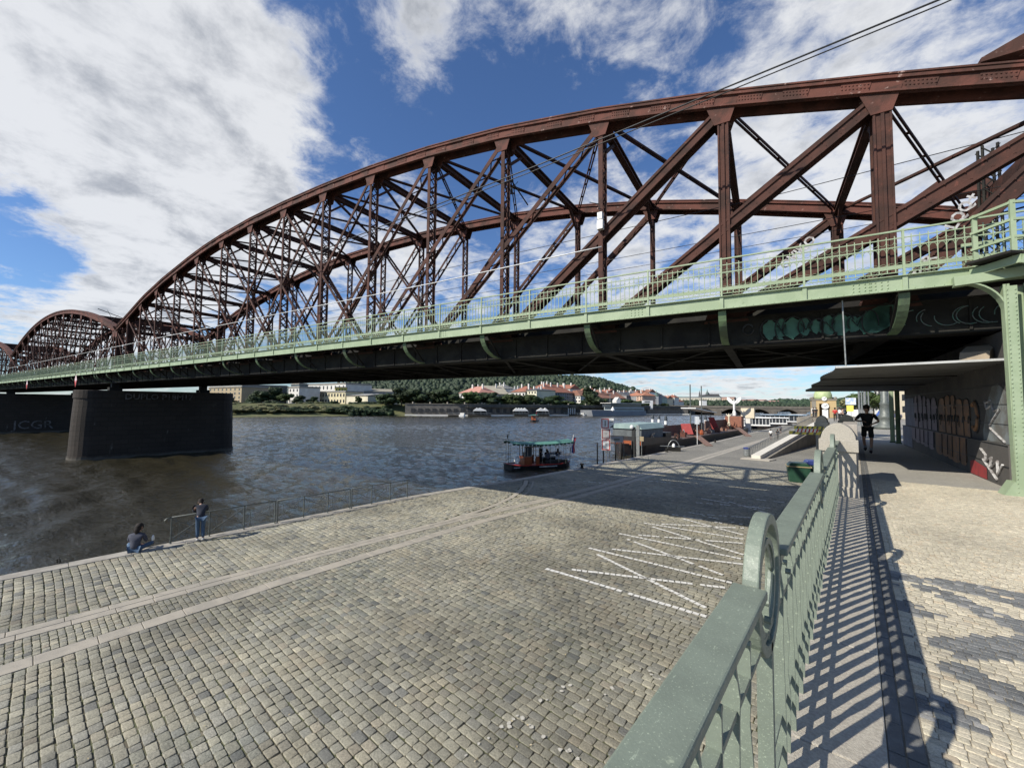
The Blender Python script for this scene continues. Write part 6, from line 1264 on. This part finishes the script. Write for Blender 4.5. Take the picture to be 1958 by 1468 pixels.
for k in range(78):
    px = 425 + k * 4.1; mt = SCRUB if TRND.random() < .5 and px < 640 else LEAFD; dd_ = TRND.uniform(5, 24); d = bd_(px) + dd_; pyt = 784 - dd_ * .75 + TRND.uniform(-3, 3)
    ptree(px, pyt, TRND.uniform(20, 40), 0, 'low bush in the scrub covering the low left part of the far bank', 'bush', mt, 'bushes on the low far bank', base=WZ + .6 + dd_ * .16, d=d)
for k in range(7): px = 672 + k * 12; ptree(px, TRND.uniform(776, 782), 20, 0, 'dark bush overhanging the water at the start of the embankment wall', 'bush', LEAFD, 'bushes at the waterline', base=WZ, d=bd_(px) - 1)
# buildings ---------------------------------------------------------
_pane = MB().box((-.5, -.04, 0), (.5, .0, 1)).build('window', GLASS); PANE = _pane.data; bpy.data.objects.remove(_pane)
def building(px0, px1, d0, d1, py_e, label, wall, roof, rows_=3, cols_n=6, depth=14, rh=3.5, kind='gable', cat='building', name='house', base=GB, chim=0, win=True, side=0, ground=None, group=None):
    A, B = gpt(px0, d0, base), gpt(px1, d1, base); pm_ = (px0 + px1) / 2; ze = zof(pm_, py_e, (d0 + d1) / 2) - base; dv = B - A; Lb = dv.length
    e = empty(name, A, math.atan2(dv.y, dv.x), label, cat, group)
    MB().box((0, 0, -3), (Lb, depth, ze)).build('wall', wall, e); MB().box((-.3, -.35, ze - .05), (Lb + .3, depth + .35, ze + .35)).build('cornice', PALESTONE if wall is not GREYP else GREYP, e)
    z = ze + .3
    if kind == 'gable': m = MB().prism([(-.5, z), (depth + .5, z), (depth / 2, z + rh)], Lb + .6, 'x', -.3)
    elif kind == 'hip':
        i = min(depth / 2, Lb / 2) * .8; m = MB().add([(-.5, -.5, z), (Lb + .5, -.5, z), (Lb + .5, depth + .5, z), (-.5, depth + .5, z), (i, depth / 2, z + rh), (Lb - i, depth / 2, z + rh)], [(0, 1, 5, 4), (1, 2, 5), (2, 3, 4, 5), (3, 0, 4), (0, 3, 2, 1)])
    elif kind == 'cross': m = MB().prism([(-.5, z), (Lb + .5, z), (Lb / 2, z + rh)], depth + .6, 'y', -.3)
    else: m = MB().box((0.3, .3, ze + .3), (Lb - .3, depth - .3, ze + .3 + max(.3, rh)))
    rf = m.build('roof', roof, e)
    for k in range(chim): x = Lb * (k + .6) / chim; MB().box((x, depth * .35, z + rh * .3), (x + .9, depth * .35 + .7, z + rh + 1.3)).build('chimney', PALE, rf)
    if win:
        fh = (ze - .6) / rows_; cw = Lb / cols_n
        for r_ in range(rows_):
            for c in range(cols_n):
                o = bpy.data.objects.new('window', PANE); COL.objects.link(o); o.parent = e; o.location = (cw * (c + .5), 0, .5 + fh * (r_ + .28)); o.scale = (min(1.3, cw * .45), 1, fh * .52)
        if side:
            for r_ in range(rows_):
                for c in range(side): o = bpy.data.objects.new('window', PANE); COL.objects.link(o); o.parent = e; o.location = (0 if side > 0 else Lb, depth * (c + .5) / side, .5 + fh * (r_ + .28)); o.rotation_euler.z = -math.pi / 2; o.scale = (min(1.3, depth / side * .45), 1, fh * .52)
    return e
TANB = mk('tan_plaster', (.36, .29, .18), (.30, .24, .16), .3, .85, .05)
building(398, 461, 226, 208, 741, 'tan four storey building right behind the near pier', TANB, GREYROOF, 4, 8, 16, .6, 'flat')
building(462, 548, 240, 250, 738, 'dark glass office block right of the tan building', DGLASS, SLATE, 5, 12, 20, .4, 'flat', name='office_block')
building(551, 571, 231, 224, 741, 'pale grey block between the office and the cream house', PALE, GREYROOF, 3, 3, 12, .5, 'flat')
building(571, 588, 232, 236, 735, 'narrow glass stair tower left of the white factory', DGLASS, GREYROOF, 4, 2, 10, .4, 'flat', name='stair_tower')
building(586, 660, 276, 254, 735, 'white factory building with a dark window band', PALE, GREYROOF, 3, 10, 20, .5, 'flat', name='factory')
building(584, 660, 246, 226, 750, 'cream two storey house with rows of windows on the low far bank', mk('warm_cream', (.60, .53, .34), (.52, .46, .30), .3, .85, 0), GREYROOF, 2, 14, 12, .5, 'flat')
building(640, 662, 250, 252, 741, 'small yellow rooftop house above the cream building', mk('yellow_plaster', (.58, .50, .10), (.5, .43, .1), .3, .85, 0), GREYROOF, 3, 4, 8, .3, 'flat')
building(641, 703, 232, 216, 757, 'long cream warehouse with a low roof on the far bank', mk('warm_cream2', (.62, .57, .42), (.55, .5, .38), .3, .85, 0), GREYROOF, 1, 1, 20, 1.2, 'gable', win=False, name='warehouse')
building(660, 752, 262, 272, 749, 'long grey roofed hall behind the warehouse', GREYP, mk('tan_roof', (.28, .26, .19), (.24, .22, .17), .3, .85, 0), 1, 1, 24, 2.2, 'gable', win=False, name='warehouse')
building(702, 729, 222, 226, 757, 'grey shed with a pale gabled front and a dark door', mk('sage_boards', (.32, .34, .31), (.27, .29, .26), .3, .8, 0), GREYROOF, 1, 1, 16, 1.0, 'cross', name='shed')
building(468, 482, 212, 213, 766, 'tiny white hut below the office block', WHITE, GREYROOF, 1, 1, 5, 1.4, 'cross', win=False, name='hut')
building(878, 916, 246, 232, 752, 'white house with salmon hipped roof above the trees', PALE, mk('salmon_tiles', (.45, .22, .17), (.4, .2, .15), .3, .85, 0), 2, 5, 14, 4.0, 'hip', chim=2)
building(932, 971, 240, 246, 754, 'beige hall with a big pale gable roof', mk('beige_plaster', (.45, .40, .30), (.38, .34, .27), .3, .85, 0), mk('beige_roof', (.40, .36, .27), (.34, .31, .24), .3, .85, 0), 2, 4, 18, 5.2, 'gable', chim=1, name='hall')
building(978, 1004, 254, 246, 750, 'red roofed villa left of the ornate cream house', PALE, REDTILE, 3, 4, 14, 3.8, 'hip', chim=2)
building(999, 1026, 250, 238, 747, 'ornate cream house with a stepped attic', mk('warm_cream3', (.64, .60, .44), (.55, .52, .4), .3, .85, 0), SLATE, 4, 5, 14, 1.4, 'hip', chim=2)
building(1026, 1046, 244, 248, 748, 'grey shaded house joined to the ornate cream one', GREYP, SLATE, 4, 4, 14, 1.2, 'hip', chim=1)  # grey plaster puts the shade of this front into its colour
building(1043, 1096, 250, 266, 751, 'long five storey blue-grey block under a long red roof', BLUEGREY, REDTILE, 5, 12, 16, 5.2, 'hip', chim=4)
building(1095, 1110, 268, 261, 757, 'white narrow house with a curved gable', PALE, BRTILE, 3, 3, 12, 3.6, 'cross')
building(1110, 1124, 266, 270, 756, 'grey narrow house right of the white gabled one', GREYP, BRTILE, 4, 3, 12, 3.2, 'gable')
building(1140, 1201, 286, 306, 762, 'long brownish block with a dark red roof behind the ship', mk('brownish_plaster', (.24, .22, .18), (.2, .18, .15), .3, .85, 0), BRTILE, 3, 14, 16, 4.6, 'gable', chim=5)
building(1198, 1220, 304, 312, 757, 'grey four storey house right of the long brown roofed block', GREYP, SLATE, 4, 5, 16, 3.2, 'gable', chim=2)
building(1217, 1228, 302, 296, 757, 'sunlit narrow face of the corner house with orange roof', PINKP, ORTILE, 5, 2, 12, 2.6, 'hip')  # lit face of the corner house, pink plaster against grey on the other
building(1228, 1245, 300, 312, 758, 'shaded grey long face of the corner house with orange roof', GREYP, ORTILE, 5, 5, 14, 3.0, 'hip', chim=1)  # same corner house; its shade is painted in as grey plaster
for px0, px1, d, py, wl, rf, kd, lb in ((916, 933, 262, 753, PALE, ORTILE, 'hip', 'pale house with orange roof between the salmon roofed house and the beige hall'), (968, 980, 275, 751, WHITE, SLATE, 'gable', 'white house peeking out between the beige hall and the red roofed villa'), (898, 914, 290, 747, CREAM, REDTILE, 'gable', 'cream house rising behind the salmon roofed house'), (940, 956, 300, 743, PALE, GREYROOF, 'hip', 'pale chimneyed house behind the beige hall'),
        (1060, 1090, 300, 744, PALE, REDTILE, 'gable', 'pale house peeking over the long red roof'), (1122, 1141, 300, 754, CREAM, BRTILE, 'hip', 'cream house behind the poplars'), (1142, 1160, 330, 752, PALE, REDTILE, 'gable', 'pale red roofed house directly right of the poplars'), (1020, 1040, 300, 741, PALE, REDTILE, 'hip', 'pale house rising behind the ornate cream one'), (1104, 1124, 310, 750, WHITE, ORTILE, 'gable', 'white house with an orange roof behind the gabled one')):
    building(px0, px1, d + 4, d - 6, py, lb, wl, rf, 4, 5, 12, 3.2, kd, chim=2)
for k, (px, w, py, wl, rf, kd) in enumerate(((1146, 14, 757, PALE, ORTILE, 'gable'), (1160, 14, 756, GREYP, REDTILE, 'hip'), (1174, 12, 755, PALE, BRTILE, 'gable'), (1186, 12, 754, CREAM, REDTILE, 'gable'), (1199, 10, 752, WHITE, GREYROOF, 'hip'), (1209, 12, 753, PALE, REDTILE, 'gable'), (1222, 12, 751, PINKP, ORTILE, 'hip'),
        (1236, 12, 750, WHITE, BRTILE, 'gable'), (1247, 10, 755, BLUEGREY, SLATE, 'hip'), (1257, 10, 760, mk('pale_green_plaster', (.35, .42, .36), (.3, .36, .31), .3, .85, 0), SLATE, 'hip'), (1270, 12, 762, CREAM, ORTILE, 'gable'), (1283, 14, 760, PALE, REDTILE, 'hip'), (1278, 10, 768, PINKP, BRTILE, 'gable'), (1292, 12, 768, PALE, REDTILE, 'hip'))):
    building(px - w / 2, px + w / 2, 384 + 8 * k, 378 + 8 * k, py, '%s small house among the crowded roofs between the poplar and the stone bridge' % ('first', 'second', 'third', 'fourth', 'fifth', 'sixth', 'seventh', 'eighth', 'ninth', 'tenth', 'eleventh', 'twelfth', 'thirteenth', 'fourteenth')[k], wl, rf, 3, 4, 12, 3.2, kd, chim=1, group='small roofs beyond the embankment')
def tower(px, py, d, w, label, cap=SLATE, body=PALE, onion=True, base=GB):
    z = zof(px, py, d) - base; e = empty('church_tower', gpt(px, d, base), .3, label, 'tower'); MB().box((-w, -w, 0), (w, w, z * .66)).build('shaft', body, e)
    pr_ = [(w * 1.1, 0), (w * 1.2, z * .05), (w * .5, z * .14), (w * .55, z * .18), (w * .15, z * .24), (.1, z * .34)] if onion else [(w * 1.3, 0), (.1, z * .34)]
    MB().lathe([(a, z * .66 + b) for a, b in pr_], (0, 0, 0), 10 if onion else 4).build('cap', cap, e); return e
tower(1239, 749, 360, 3.2, 'domed corner tower above the crowded roofs', SLATE, WHITE); tower(1255, 747, 400, 2.2, 'thin green church spire right of the domed tower', mk('dark_copper', (.10, .16, .14), (.08, .12, .11), 1, .6, 0), BLUEGREY); tower(1249, 753, 390, 2.6, 'small grey onion tower between the dome and the spire', SLATE, GREYP)
tower(1358, 752, 2300, 9, 'distant white church tower beyond the castle palace', COPPER, WHITE, base=GB) if False else None
# embankment cafes, boats and the moored ship
def tent(px, dd, w, label):
    p = gpt(px, bd_(px) + dd, WZ + .75); e = empty('market_tent', p, .8, label, 'tent', 'white tents on the far embankment'); MB().prism([(-w / 2, 1.9), (w / 2, 1.9), (w / 2 - .5, 2.4), (0, 3.5), (-w / 2 + .5, 2.4)], 4, 'y', -2).build('canvas', WHITE, e)
    for x in (-w / 2 + .1, w / 2 - .1): MB().box((x - .08, -1.9, 0), (x + .08, -1.7, 1.9)).build('pole', GALV, e)
    return e
for px, w, lb in ((918, 6.5, 'largest cream tent on the pontoon below the dark trees'), (912, 4, 'small tent left of the largest cream tent'), (987, 3.6, 'first of four white tents in a row below the ornate house'), (992, 3.6, 'second of four white tents in a row'), (997, 3.6, 'third of four white tents in a row'), (1003, 3.6, 'fourth of four white tents in a row'), (1034, 5, 'cream tent on the pontoon beside the small river boat'), (1042, 3.6, 'small tent right of the cream pontoon tent')): tent(px, -1.5, w, lb)
for px, wpx, lb in ((917, 44, 'long dark pontoon carrying the largest cream tent'), (996, 26, 'pale pontoon under the four white tents'), (1038, 22, 'dark pontoon under the tents right of the river boat'), (870, 26, 'low dark landing stage left of the tents'), (1095, 34, 'landing stage left of the grey ship')):
    a, b = gpt(px - wpx / 2, bd_(px) - 3, WZ), gpt(px + wpx / 2, bd_(px) - 2, WZ); e = empty('pontoon', a, math.atan2((b - a).y, (b - a).x), lb, 'pontoon', 'pontoons on the far bank'); MB().box((0, -2, -.3), ((b - a).length, 2.5, .7)).build('hull', DSTEEL, e); m = MB()
    for k in range(8): x = (b - a).length * k / 7; m.box((x - .05, -1.9, .7), (x + .05, -1.8, 1.7))
    m.box((0, -1.9, 1.6), ((b - a).length, -1.8, 1.7)); m.build('guard_rail', GALV, e)
for px, wpx, lb in ((884, 12, 'small white motor boat moored at the left landing stage'), (1112, 16, 'pale cabin cruiser moored left of the grey ship')):
    p = gpt(px, bd_(px) - 6, WZ); e = empty('motor_boat', p, .5, lb, 'boat', 'small boats on the far bank'); boat_hull(MB(), wpx / FP * bd_(px), 2.2, .8).build('hull', WHITE, e); MB().box((-.8, -.7, .7), (1.2, .7, 1.8)).build('cabin', PALE, e)
for k, px in enumerate((1087, 1091, 1095, 1099)):
    e = tag(MB().box((-.22, -.22, 0), (.22, .22, 3.8)).build('white_post', PALE, loc=gpt(px, bd_(px) - 1, WZ + .5)), 'pale upright post on the landing stages of the far embankment', 'post', 'pale posts on the far landing stages')
a, b = gpt(1120, bd_(1120) - 9, WZ), gpt(1224, bd_(1224) - 9, WZ); Ls = (b - a).length; sh = empty('moored_ship', a, math.atan2((b - a).y, (b - a).x), 'long grey two decked hotel ship moored at the far embankment', 'ship')
GSHIP = mk('ship_grey', (.22, .235, .25), (.19, .20, .22), .2, .7, 0)
m = MB(); m.prism([(0, 3.2), (1, 0), (Ls, 0), (Ls, 2.8), (Ls * .36, 2.6), (Ls * .34, 3.2)], 9, 'y', -4.5); m.build('hull', GSHIP, sh); MB().box((Ls * .40, -3.8, 2.6), (Ls * .98, 3.8, 5.0)).build('lower_deck', mk('ship_pale', (.36, .40, .40), (.30, .34, .34), .4, .7, 0), sh); MB().box((Ls * .36, -3.4, 5.0), (Ls * .93, 3.4, 7.2)).build('upper_deck', DGLASS, sh); MB().box((Ls * .34, -4.2, 7.2), (Ls * .97, 4.2, 7.5)).build('roof', PALE, sh)
for k in range(26): MB().box((Ls * .42 + k * Ls * .021, -3.84, 3.4), (Ls * .42 + k * Ls * .021 + .7, -3.8, 4.2)).build('porthole', GLASS, sh)
m = MB(); m.box((Ls * .50, -1.5, 7.5), (Ls * .58, 1.5, 9.0)); m.prism([(Ls * .50, 9), (Ls * .60, 9), (Ls * .55, 11)], 3, 'y', -1.5); m.build('wheelhouse', PALE, sh); m = MB(); m.tube([(Ls * .42, 0, 7.4), (Ls * .42, 0, 13)], .15, 5); m.build('mast', GALV, sh); MB().lathe([(1.0, 0), (1.2, .4), (.6, 1.6), (.1, 2.6)], (Ls * .385, -3.6, 2.8), 8).build('white_cone', WHITE, sh)
e = empty('portal_sculpture', gpt(1238, bd_(1238) + 4, GB), .7, 'white square portal frame standing right of the corner house', 'sculpture'); m = MB(); m.box((-3.5, -.6, 3.2), (3.5, .6, 5.0)); m.box((1.6, -.6, -1), (3.4, .6, 3.2)); m.build('frame', WHITE, e); MB().box((-2.2, -.7, 3.8), (1.5, -.6, 4.5)).build('opening', DARKP, e)  # the dark of the portal opening is painted as a black box
# stone arch bridge and the one behind
def arch_bridge(pa, pb, n_arch, zt_, th, rise, label, mat, pier_w, name='stone_bridge', flat=False):
    dv = pb - pa; Lb = dv.length; r = empty(name, (pa.x, pa.y, WZ), math.atan2(dv.y, dv.x), label, 'bridge'); sp = Lb / n_arch; top = zt_ - WZ; w = 12
    for i in range(n_arch):
        x0, x1 = i * sp + pier_w / 2, (i + 1) * sp - pier_w / 2; k = 14; lo = []
        for j in range(k + 1):
            t = j / k; lo.append((x0 + (x1 - x0) * t, top - th - rise * (1 - math.sin(math.pi * t) ** .8 if not flat else (2 * t - 1) ** 2)))
        poly = [(x0, top)] + lo[:1] + lo[1:] + [(x1, top)]
        MB().prism(poly, w, 'y', -w / 2).build('arch', mat, r)
    for i in range(n_arch + 1):
        x = i * sp; MB().box((x - pier_w / 2, -w / 2 - 1.2, -2), (x + pier_w / 2, w / 2 + 1.2, top - th - rise * .35)).build('pier', mat, r); MB().box((x - pier_w / 2, -w / 2, top - th - rise * .35), (x + pier_w / 2, w / 2, top)).build('pier_head', mat, r)
    m = MB(); m.box((-5, -w / 2 - .4, top), (Lb + 5, w / 2 + .4, top + .45)); m.build('cornice', PALESTONE, r); m = MB(); m.box((-5, -w / 2 - .2, top + .45), (Lb + 5, -w / 2 + .1, top + 1.3)); m.build('parapet', mat, r)
    return r
BRST = mk('arch_stone', (.115, .10, .085), (.16, .14, .115), .3, .9, .1)
pA = gpt(1268, 320, 0); pB = gpt(1600, 262, 0)
arch_bridge(gpt(1272, 318, 0), gpt(1640, 285, 0), 7, 1.0, .9, 3.2, 'dark stone arch bridge with wide flat arches crossing the river', BRST, 4.2)
arch_bridge(gpt(1285, 640, 0), gpt(1660, 560, 0), 6, -.2, .7, 2.6, 'pale concrete arch bridge seen through the arches of the stone one', mk('pale_concrete', (.34, .35, .36), (.29, .3, .31), .2, .8, 0), 3.5, 'concrete_bridge', True)
building(1343, 1351.5, 352, 352, 765, 'small white cube shaped building above the stone bridge', WHITE, GREYROOF, 2, 1, 6, .2, 'flat', win=False, name='pavilion')
# hills -------------------------------------------------------------
def ridge(name, prof, d0, d1, zb, mat, label, steps=6, bump_=8, seed=1, back_drop=.55):
    rg = np.random.default_rng(seed); vs = []; fs = []; pxs_ = np.arange(prof[0][0], prof[-1][0] + 1, 2.0); K = 22
    for i, px in enumerate(pxs_):
        pt = float(np.interp(px, [a for a, b in prof], [b for a, b in prof])); zt_ = zof(px, pt, d1)
        for k in range(K):
            t = k / (K - 1); d = d0 + (d1 - d0) * t; f = math.sin(t * math.pi / 2); p = at(px, hz(px), d); vs.append((p.x, p.y, zb + (zt_ - zb) * f + rg.normal(0, bump_ * .25)))
    n = len(pxs_)
    for i in range(n - 1):
        for k in range(K - 1): a = i * K + k; fs.append((a, a + K, a + K + 1, a + 1))
    o = MB().add(vs, fs).build(name, mat, smooth=False); o['kind'] = 'structure'
    return vs, K
HILLM = foliage('hill_forest', (.020, .033, .019), (.030, .047, .025))
hv, K = ridge('hill', [(640, 741), (700, 734), (760, 727), (820, 724), (880, 723), (960, 724), (1040, 726), (1090, 726), (1120, 727), (1150, 732), (1175, 740), (1200, 747), (1222, 754), (1250, 762)], 700, 1500, 0, HILLM, '')
def forest(name, vs, K, size, dens, mat, seed, label):
    rg = np.random.default_rng(seed); V_ = []; Q = []; ic = MB().ell((0, 0, 0), (1, 1, 1), 6, 4)
    iv = np.array(ic.v); tri = []; 
    for f in ic.f: tri += [f] if len(f) == 3 else [(f[0], f[1], f[2]), (f[0], f[2], f[3])]
    tri = np.array(tri); k = 0
    for v in vs:
        if rg.random() > dens: continue
        s = size * rg.uniform(.6, 1.35); j = iv * np.array([s, s, s * 1.15]) * rg.uniform(.75, 1.25, (len(iv), 1)) + np.array(v) + np.array([rg.normal(0, size * .8), rg.normal(0, size * .8), s * .5]); V_.append(j); Q.append(tri + k); k += len(iv)
    return tag(npmesh(name, np.concatenate(V_), np.concatenate(Q), mat), kind='stuff')
forest('hillside_forest', hv, K, 5.0, 1.0, HILLM, 4, '')
hv2, K2 = ridge('castle_hill', [(1240, 778), (1262, 772), (1290, 768.5), (1330, 768), (1400, 769), (1480, 771), (1500, 775), (1560, 777)], 700, 1900, 0, HILLM, '', seed=3, bump_=5)
forest('castle_hill_trees', hv2, K2, 3.2, .30, HILLM, 6, '')
hv3, K3 = ridge('distant_hill', [(1478, 770), (1500, 768), (1530, 770), (1560, 767), (1600, 768), (1625, 764), (1660, 768), (1760, 770)], 1500, 2600, 0, HILLM, '', seed=5, bump_=5)
forest('distant_hill_trees', hv3, K3, 9, .5, HILLM, 7, '')
# specks of villas on the hillside
vr = random.Random(21)
for k in range(46):
    px = vr.uniform(742, 868); t = vr.uniform(.1, .75); py = 744 - 12 * t + (px - 742) * -.02; d = 900 + 500 * t; z = zof(px, py, d); p = at(px, hz(px), d)
    e = empty('villa', (p.x, p.y, z - 2), vr.uniform(0, 3), 'small pale villa among those scattered over the wooded hillside at the left', 'house', 'villas scattered over the hillside'); w = vr.uniform(4, 8); MB().box((-w, -w * .7, 0), (w, w * .7, 7)).build('wall', vr.choice([WHITE, PALE, CREAM]), e); MB().prism([(-w - .5, 7), (w + .5, 7), (0, 11)], w * 1.5, 'y', -w * .75).build('roof', vr.choice([REDTILE, BRTILE, SLATE]), e)
for px, py, lb in ((1165, 743, 'white villa on the wooded slope above the roofs, left'), (1158, 741, 'grey villa beside the white one on the wooded slope')):
    p = at(px, py, 1150); e = empty('villa', (p.x, p.y, p.z - 6), .5, lb, 'house', 'villas on the wooded slope'); MB().box((-8, -5, 0), (8, 5, 8)).build('wall', PALE, e); MB().prism([(-8.5, 8), (8.5, 8), (0, 12)], 10, 'y', -5).build('roof', BRTILE, e)
# castle -------------------------------------------------------------
def cblock(px0, px1, py_e, d, label, wall, roof, rh=5, rows_=2, cols_n=8, base=12, name='palace', depth=25):
    return building(px0, px1, d + 25, d - 25, py_e, label, wall, roof, rows_, cols_n, depth, rh, 'gable', name=name, base=base, group='palace wings of the castle on the hill', cat='palace')
CP = mk('castle_cream', (.50, .46, .38), (.44, .41, .34), .02, .85, 0); CPR = mk('castle_roof', (.26, .13, .10), (.2, .12, .1), .02, .85, 0)
for args in ((1292, 1340, 760.5, 1850, 'long cream castle wing left of the cathedral', CP, mk('castle_slate', (.15, .17, .16), (.12, .13, .13), .02, .8, 0)), (1338, 1378, 760, 1840, 'cream castle wing directly below the cathedral', CP, MATS['castle_slate']), (1374, 1404, 761, 1845, 'castle wing with red roof right of the cathedral', mk('castle_pink', (.46, .33, .26), (.4, .3, .24), .02, .85, 0), CPR),
        (1386, 1402, 768, 1700, 'lower white palace below the red roofed castle wing', PALE, CPR), (1404, 1424, 766, 1850, 'white palace in the right half of the castle row', PALE, CPR), (1424, 1444, 765.5, 1860, 'ochre palace in the castle row', mk('castle_ochre', (.46, .38, .26), (.4, .34, .24), .02, .85, 0), CPR), (1444, 1460, 766, 1870, 'pale yellow palace right of the ochre one', CP, CPR), (1460, 1488, 768, 1880, 'last pale palace with a pink roof at the right end of the castle', PALE, mk('castle_pinkroof', (.42, .24, .2), (.36, .2, .17), .02, .85, 0))): cblock(*args)
ca = at(1338, 762, 1900); cb = at(1378, 762, 1900); dv = cb - ca; Lc = math.hypot(dv.x, dv.y); ct = empty('cathedral', (ca.x, ca.y, zof(1358, 764, 1900)), math.atan2(dv.y, dv.x), 'dark gothic cathedral with tall spires on the castle skyline', 'cathedral')
GOT = mk('gothic_stone', (.085, .085, .09), (.12, .12, .12), .05, .9, 0); u_ = 1900 / FP
MB().prism([(0, 0), (Lc * .98, 0), (Lc * .98, 6 * u_), (Lc * .92, 11 * u_ * .95), (Lc * .42, 10.5 * u_ * .95), (.05 * Lc, 8 * u_)], 22, 'y', 0).build('nave', GOT, ct); MB().prism([(-2, 4 * u_), (24, 4 * u_), (11, 11.5 * u_)], Lc * .55, 'x', Lc * .42).build('roof', GREYP, ct)
for x, h, w in ((.03, 18.5, 3.4), (.10, 13, 2.6), (.40, 20.5, 5.5), (.47, 15, 2.8), (.33, 13, 2.6)):
    m = MB(); m.lathe([(w, 0), (w, h * u_ * .62), (w * 1.15, h * u_ * .63), (w * .45, h * u_ * .78), (.25, h * u_)], (Lc * x, 8, 0), 8); m.build('spire', mk('green_spire', (.12, .16, .15), (.1, .12, .12), .05, .8, 0) if x in (.40,) else GOT, ct)
for k in range(9): MB().lathe([(1.2, 0), (.2, 5)], (Lc * (.55 + .045 * k), 0, 10.5 * u_ * .8), 4).build('pinnacle', GOT, ct)
cr2 = random.Random(8)
for k in range(60):
    px = cr2.uniform(1290, 1500); t = cr2.uniform(0, 1); py = 771 + 9 * t; d = 1700 - 900 * t; p = at(px, py, d)
    if k % 5 < 2:
        e = empty('house', (p.x, p.y, p.z - 6), cr2.uniform(0, 3), 'small pale house among the trees on the slope below the castle', 'house', 'houses on the castle slope'); w = cr2.uniform(5, 11) * (.55 + .45 * d / 1700); MB().box((-w, -w * .6, 0), (w, w * .6, 8)).build('wall', cr2.choice([PALE, CREAM, PINKP]), e); MB().prism([(-w - .5, 8), (w + .5, 8), (0, 12)], w * 1.3, 'y', -w * .65).build('roof', cr2.choice([REDTILE, BRTILE, CPR]), e)
    else: h = cr2.uniform(10, 20); tree((p.x, p.y, p.z - h * .6), h, h * .7, 'dark tree on the slope below the castle', 'round', LEAFD, 'trees on the castle slope')
# ---- beyond the canopy on the promenade: trees, lamp columns, houses, road signs
for k, (px, py, w, d, mt, lb) in enumerate(((1632, 757, 44, 150, LEAFO, 'yellowish tree left of the jogger beyond the canopy'), (1652, 752, 40, 110, LEAF, 'green tree right behind the jogger head beyond the canopy'), (1670, 746, 44, 90, LEAF, 'larger green tree right of the jogger under the canopy edge'), (1622, 768, 18, 220, LEAFD, 'small far tree at the end of the promenade'))): tree(gpt(px, d, 0), zof(px, py, d), w / FP * d, lb, 'round', mt, 'trees along the promenade')
for k, (px, d, w, lb) in enumerate(((1643, 40, .09, 'slim grey pole left of the jogger head'), (1648, 46, .07, 'thinnest grey pole beyond the jogger head'), (1654, 34, .11, 'grey pole directly above the jogger'), (1661, 52, .08, 'grey pole just right of the jogger head'))):
    e = empty('lamp_pole', gpt(px, d, 0), 0, lb, 'pole', 'grey poles along the promenade'); MB().lathe([(w * 1.6, 0), (w * 1.6, .8), (w, .9), (w * .8, 7.5)], (0, 0, 0), 10).build('shaft', GALV, e)
e = empty('lamp_column', gpt(1692, 34, 0), 0, 'thick ornate cast iron lamp column right of the jogger', 'lamp column'); MB().lathe([(.75, 0), (.75, .25), (.5, .4), (.48, .9), (.56, 1.0), (.36, 1.2), (.32, 2.0), (.38, 2.1), (.26, 2.3), (.22, 7)], (0, 0, 0), 14).build('shaft', DGALV, e, smooth=True)
for k, (px0, px1, d, py, wl, lb) in enumerate(((1672, 1716, 120, 700, PALE, 'pale tenement house beyond the trees at the far end of the promenade'), (1690, 1760, 75, 660, CREAM, 'cream tenement house behind the lamp column'))): building(px0, px1, d, d - 10, py, lb, wl, REDTILE, 6, 6, 14, 3, 'gable', base=0, side=0)
e = empty('road_sign', gpt(1627, 60, 0), 0, 'white and yellow road signs on a pole beyond the first pillars', 'sign'); MB().tube([(0, 0, 0), (0, 0, 3)], .04, 6).build('pole', GALV, e); MB().box((-.6, -.04, 2.2), (.6, 0, 3.2)).build('white_board', mk('bluewhite_board', (.6, .62, .66), (.3, .4, .6), 3, .6, 0), e); MB().box((-.5, -.04, 1.2), (.3, 0, 2.1)).build('yellow_board', YELLOW, e)
def car(p, rz, body, label):
    e = empty('parked_car', p, rz, label, 'car', 'cars on the promenade road'); m = MB().prism([(-2.1, .3), (2.1, .3), (2.1, .75), (1.2, .85), (.5, 1.4), (-1.1, 1.42), (-1.9, .95), (-2.1, .9)], 1.7, 'y', -.85); m.build('body', body, e, bevel=.06)
    MB().prism([(.95, .9), (.45, 1.33), (-1.05, 1.35), (-1.6, .95)], 1.72, 'y', -.86).build('window', GLASS, e)
    for x in (-1.3, 1.3):
        for y in (-.88, .68): MB().prism([(x + .32 * math.cos(t), .32 + .32 * math.sin(t)) for t in np.linspace(0, 2 * math.pi, 14)[:-1]], .2, 'y', y).build('wheel', DARKP, e)
car(gpt(1634, 70, 0), 1.5, WHITE, 'white car parked just left of the jogger far down the promenade'); car(gpt(1700, 62, 0), 1.2, mk('blue_car_paint', (.05, .1, .3), (.04, .08, .25), .5, .3, 0), 'blue car parked behind the lamp column')
for k, (x, y, tp, lb) in enumerate(((-2.0, 66, REDP, 'distant person in red right of the kiosk tower'), (-1.6, 68, WHITE, 'distant person in white right of the one in red'), (-1.2, 64, PINKP, 'distant person in pink near the pillars'), (-5.0, 84, BLACKC, 'distant dark clothed person standing left of the kiosk door'), (-5.4, 85, BLACKC, 'second dark clothed person at the kiosk'))): person((x, y, 0), 2.2 * k, STAND if k % 2 else WALK, lb, tp, BLACKC, leg=2, group='people far along the promenade', topname='top')
tag(MB().box((-3.3, 55, -.4), (-.35, 90, -.03)).build('promenade_widening', PROMF), kind='structure')
for k, (px, py, d, lb) in enumerate(((1052, 760, 0, ''),)): pass
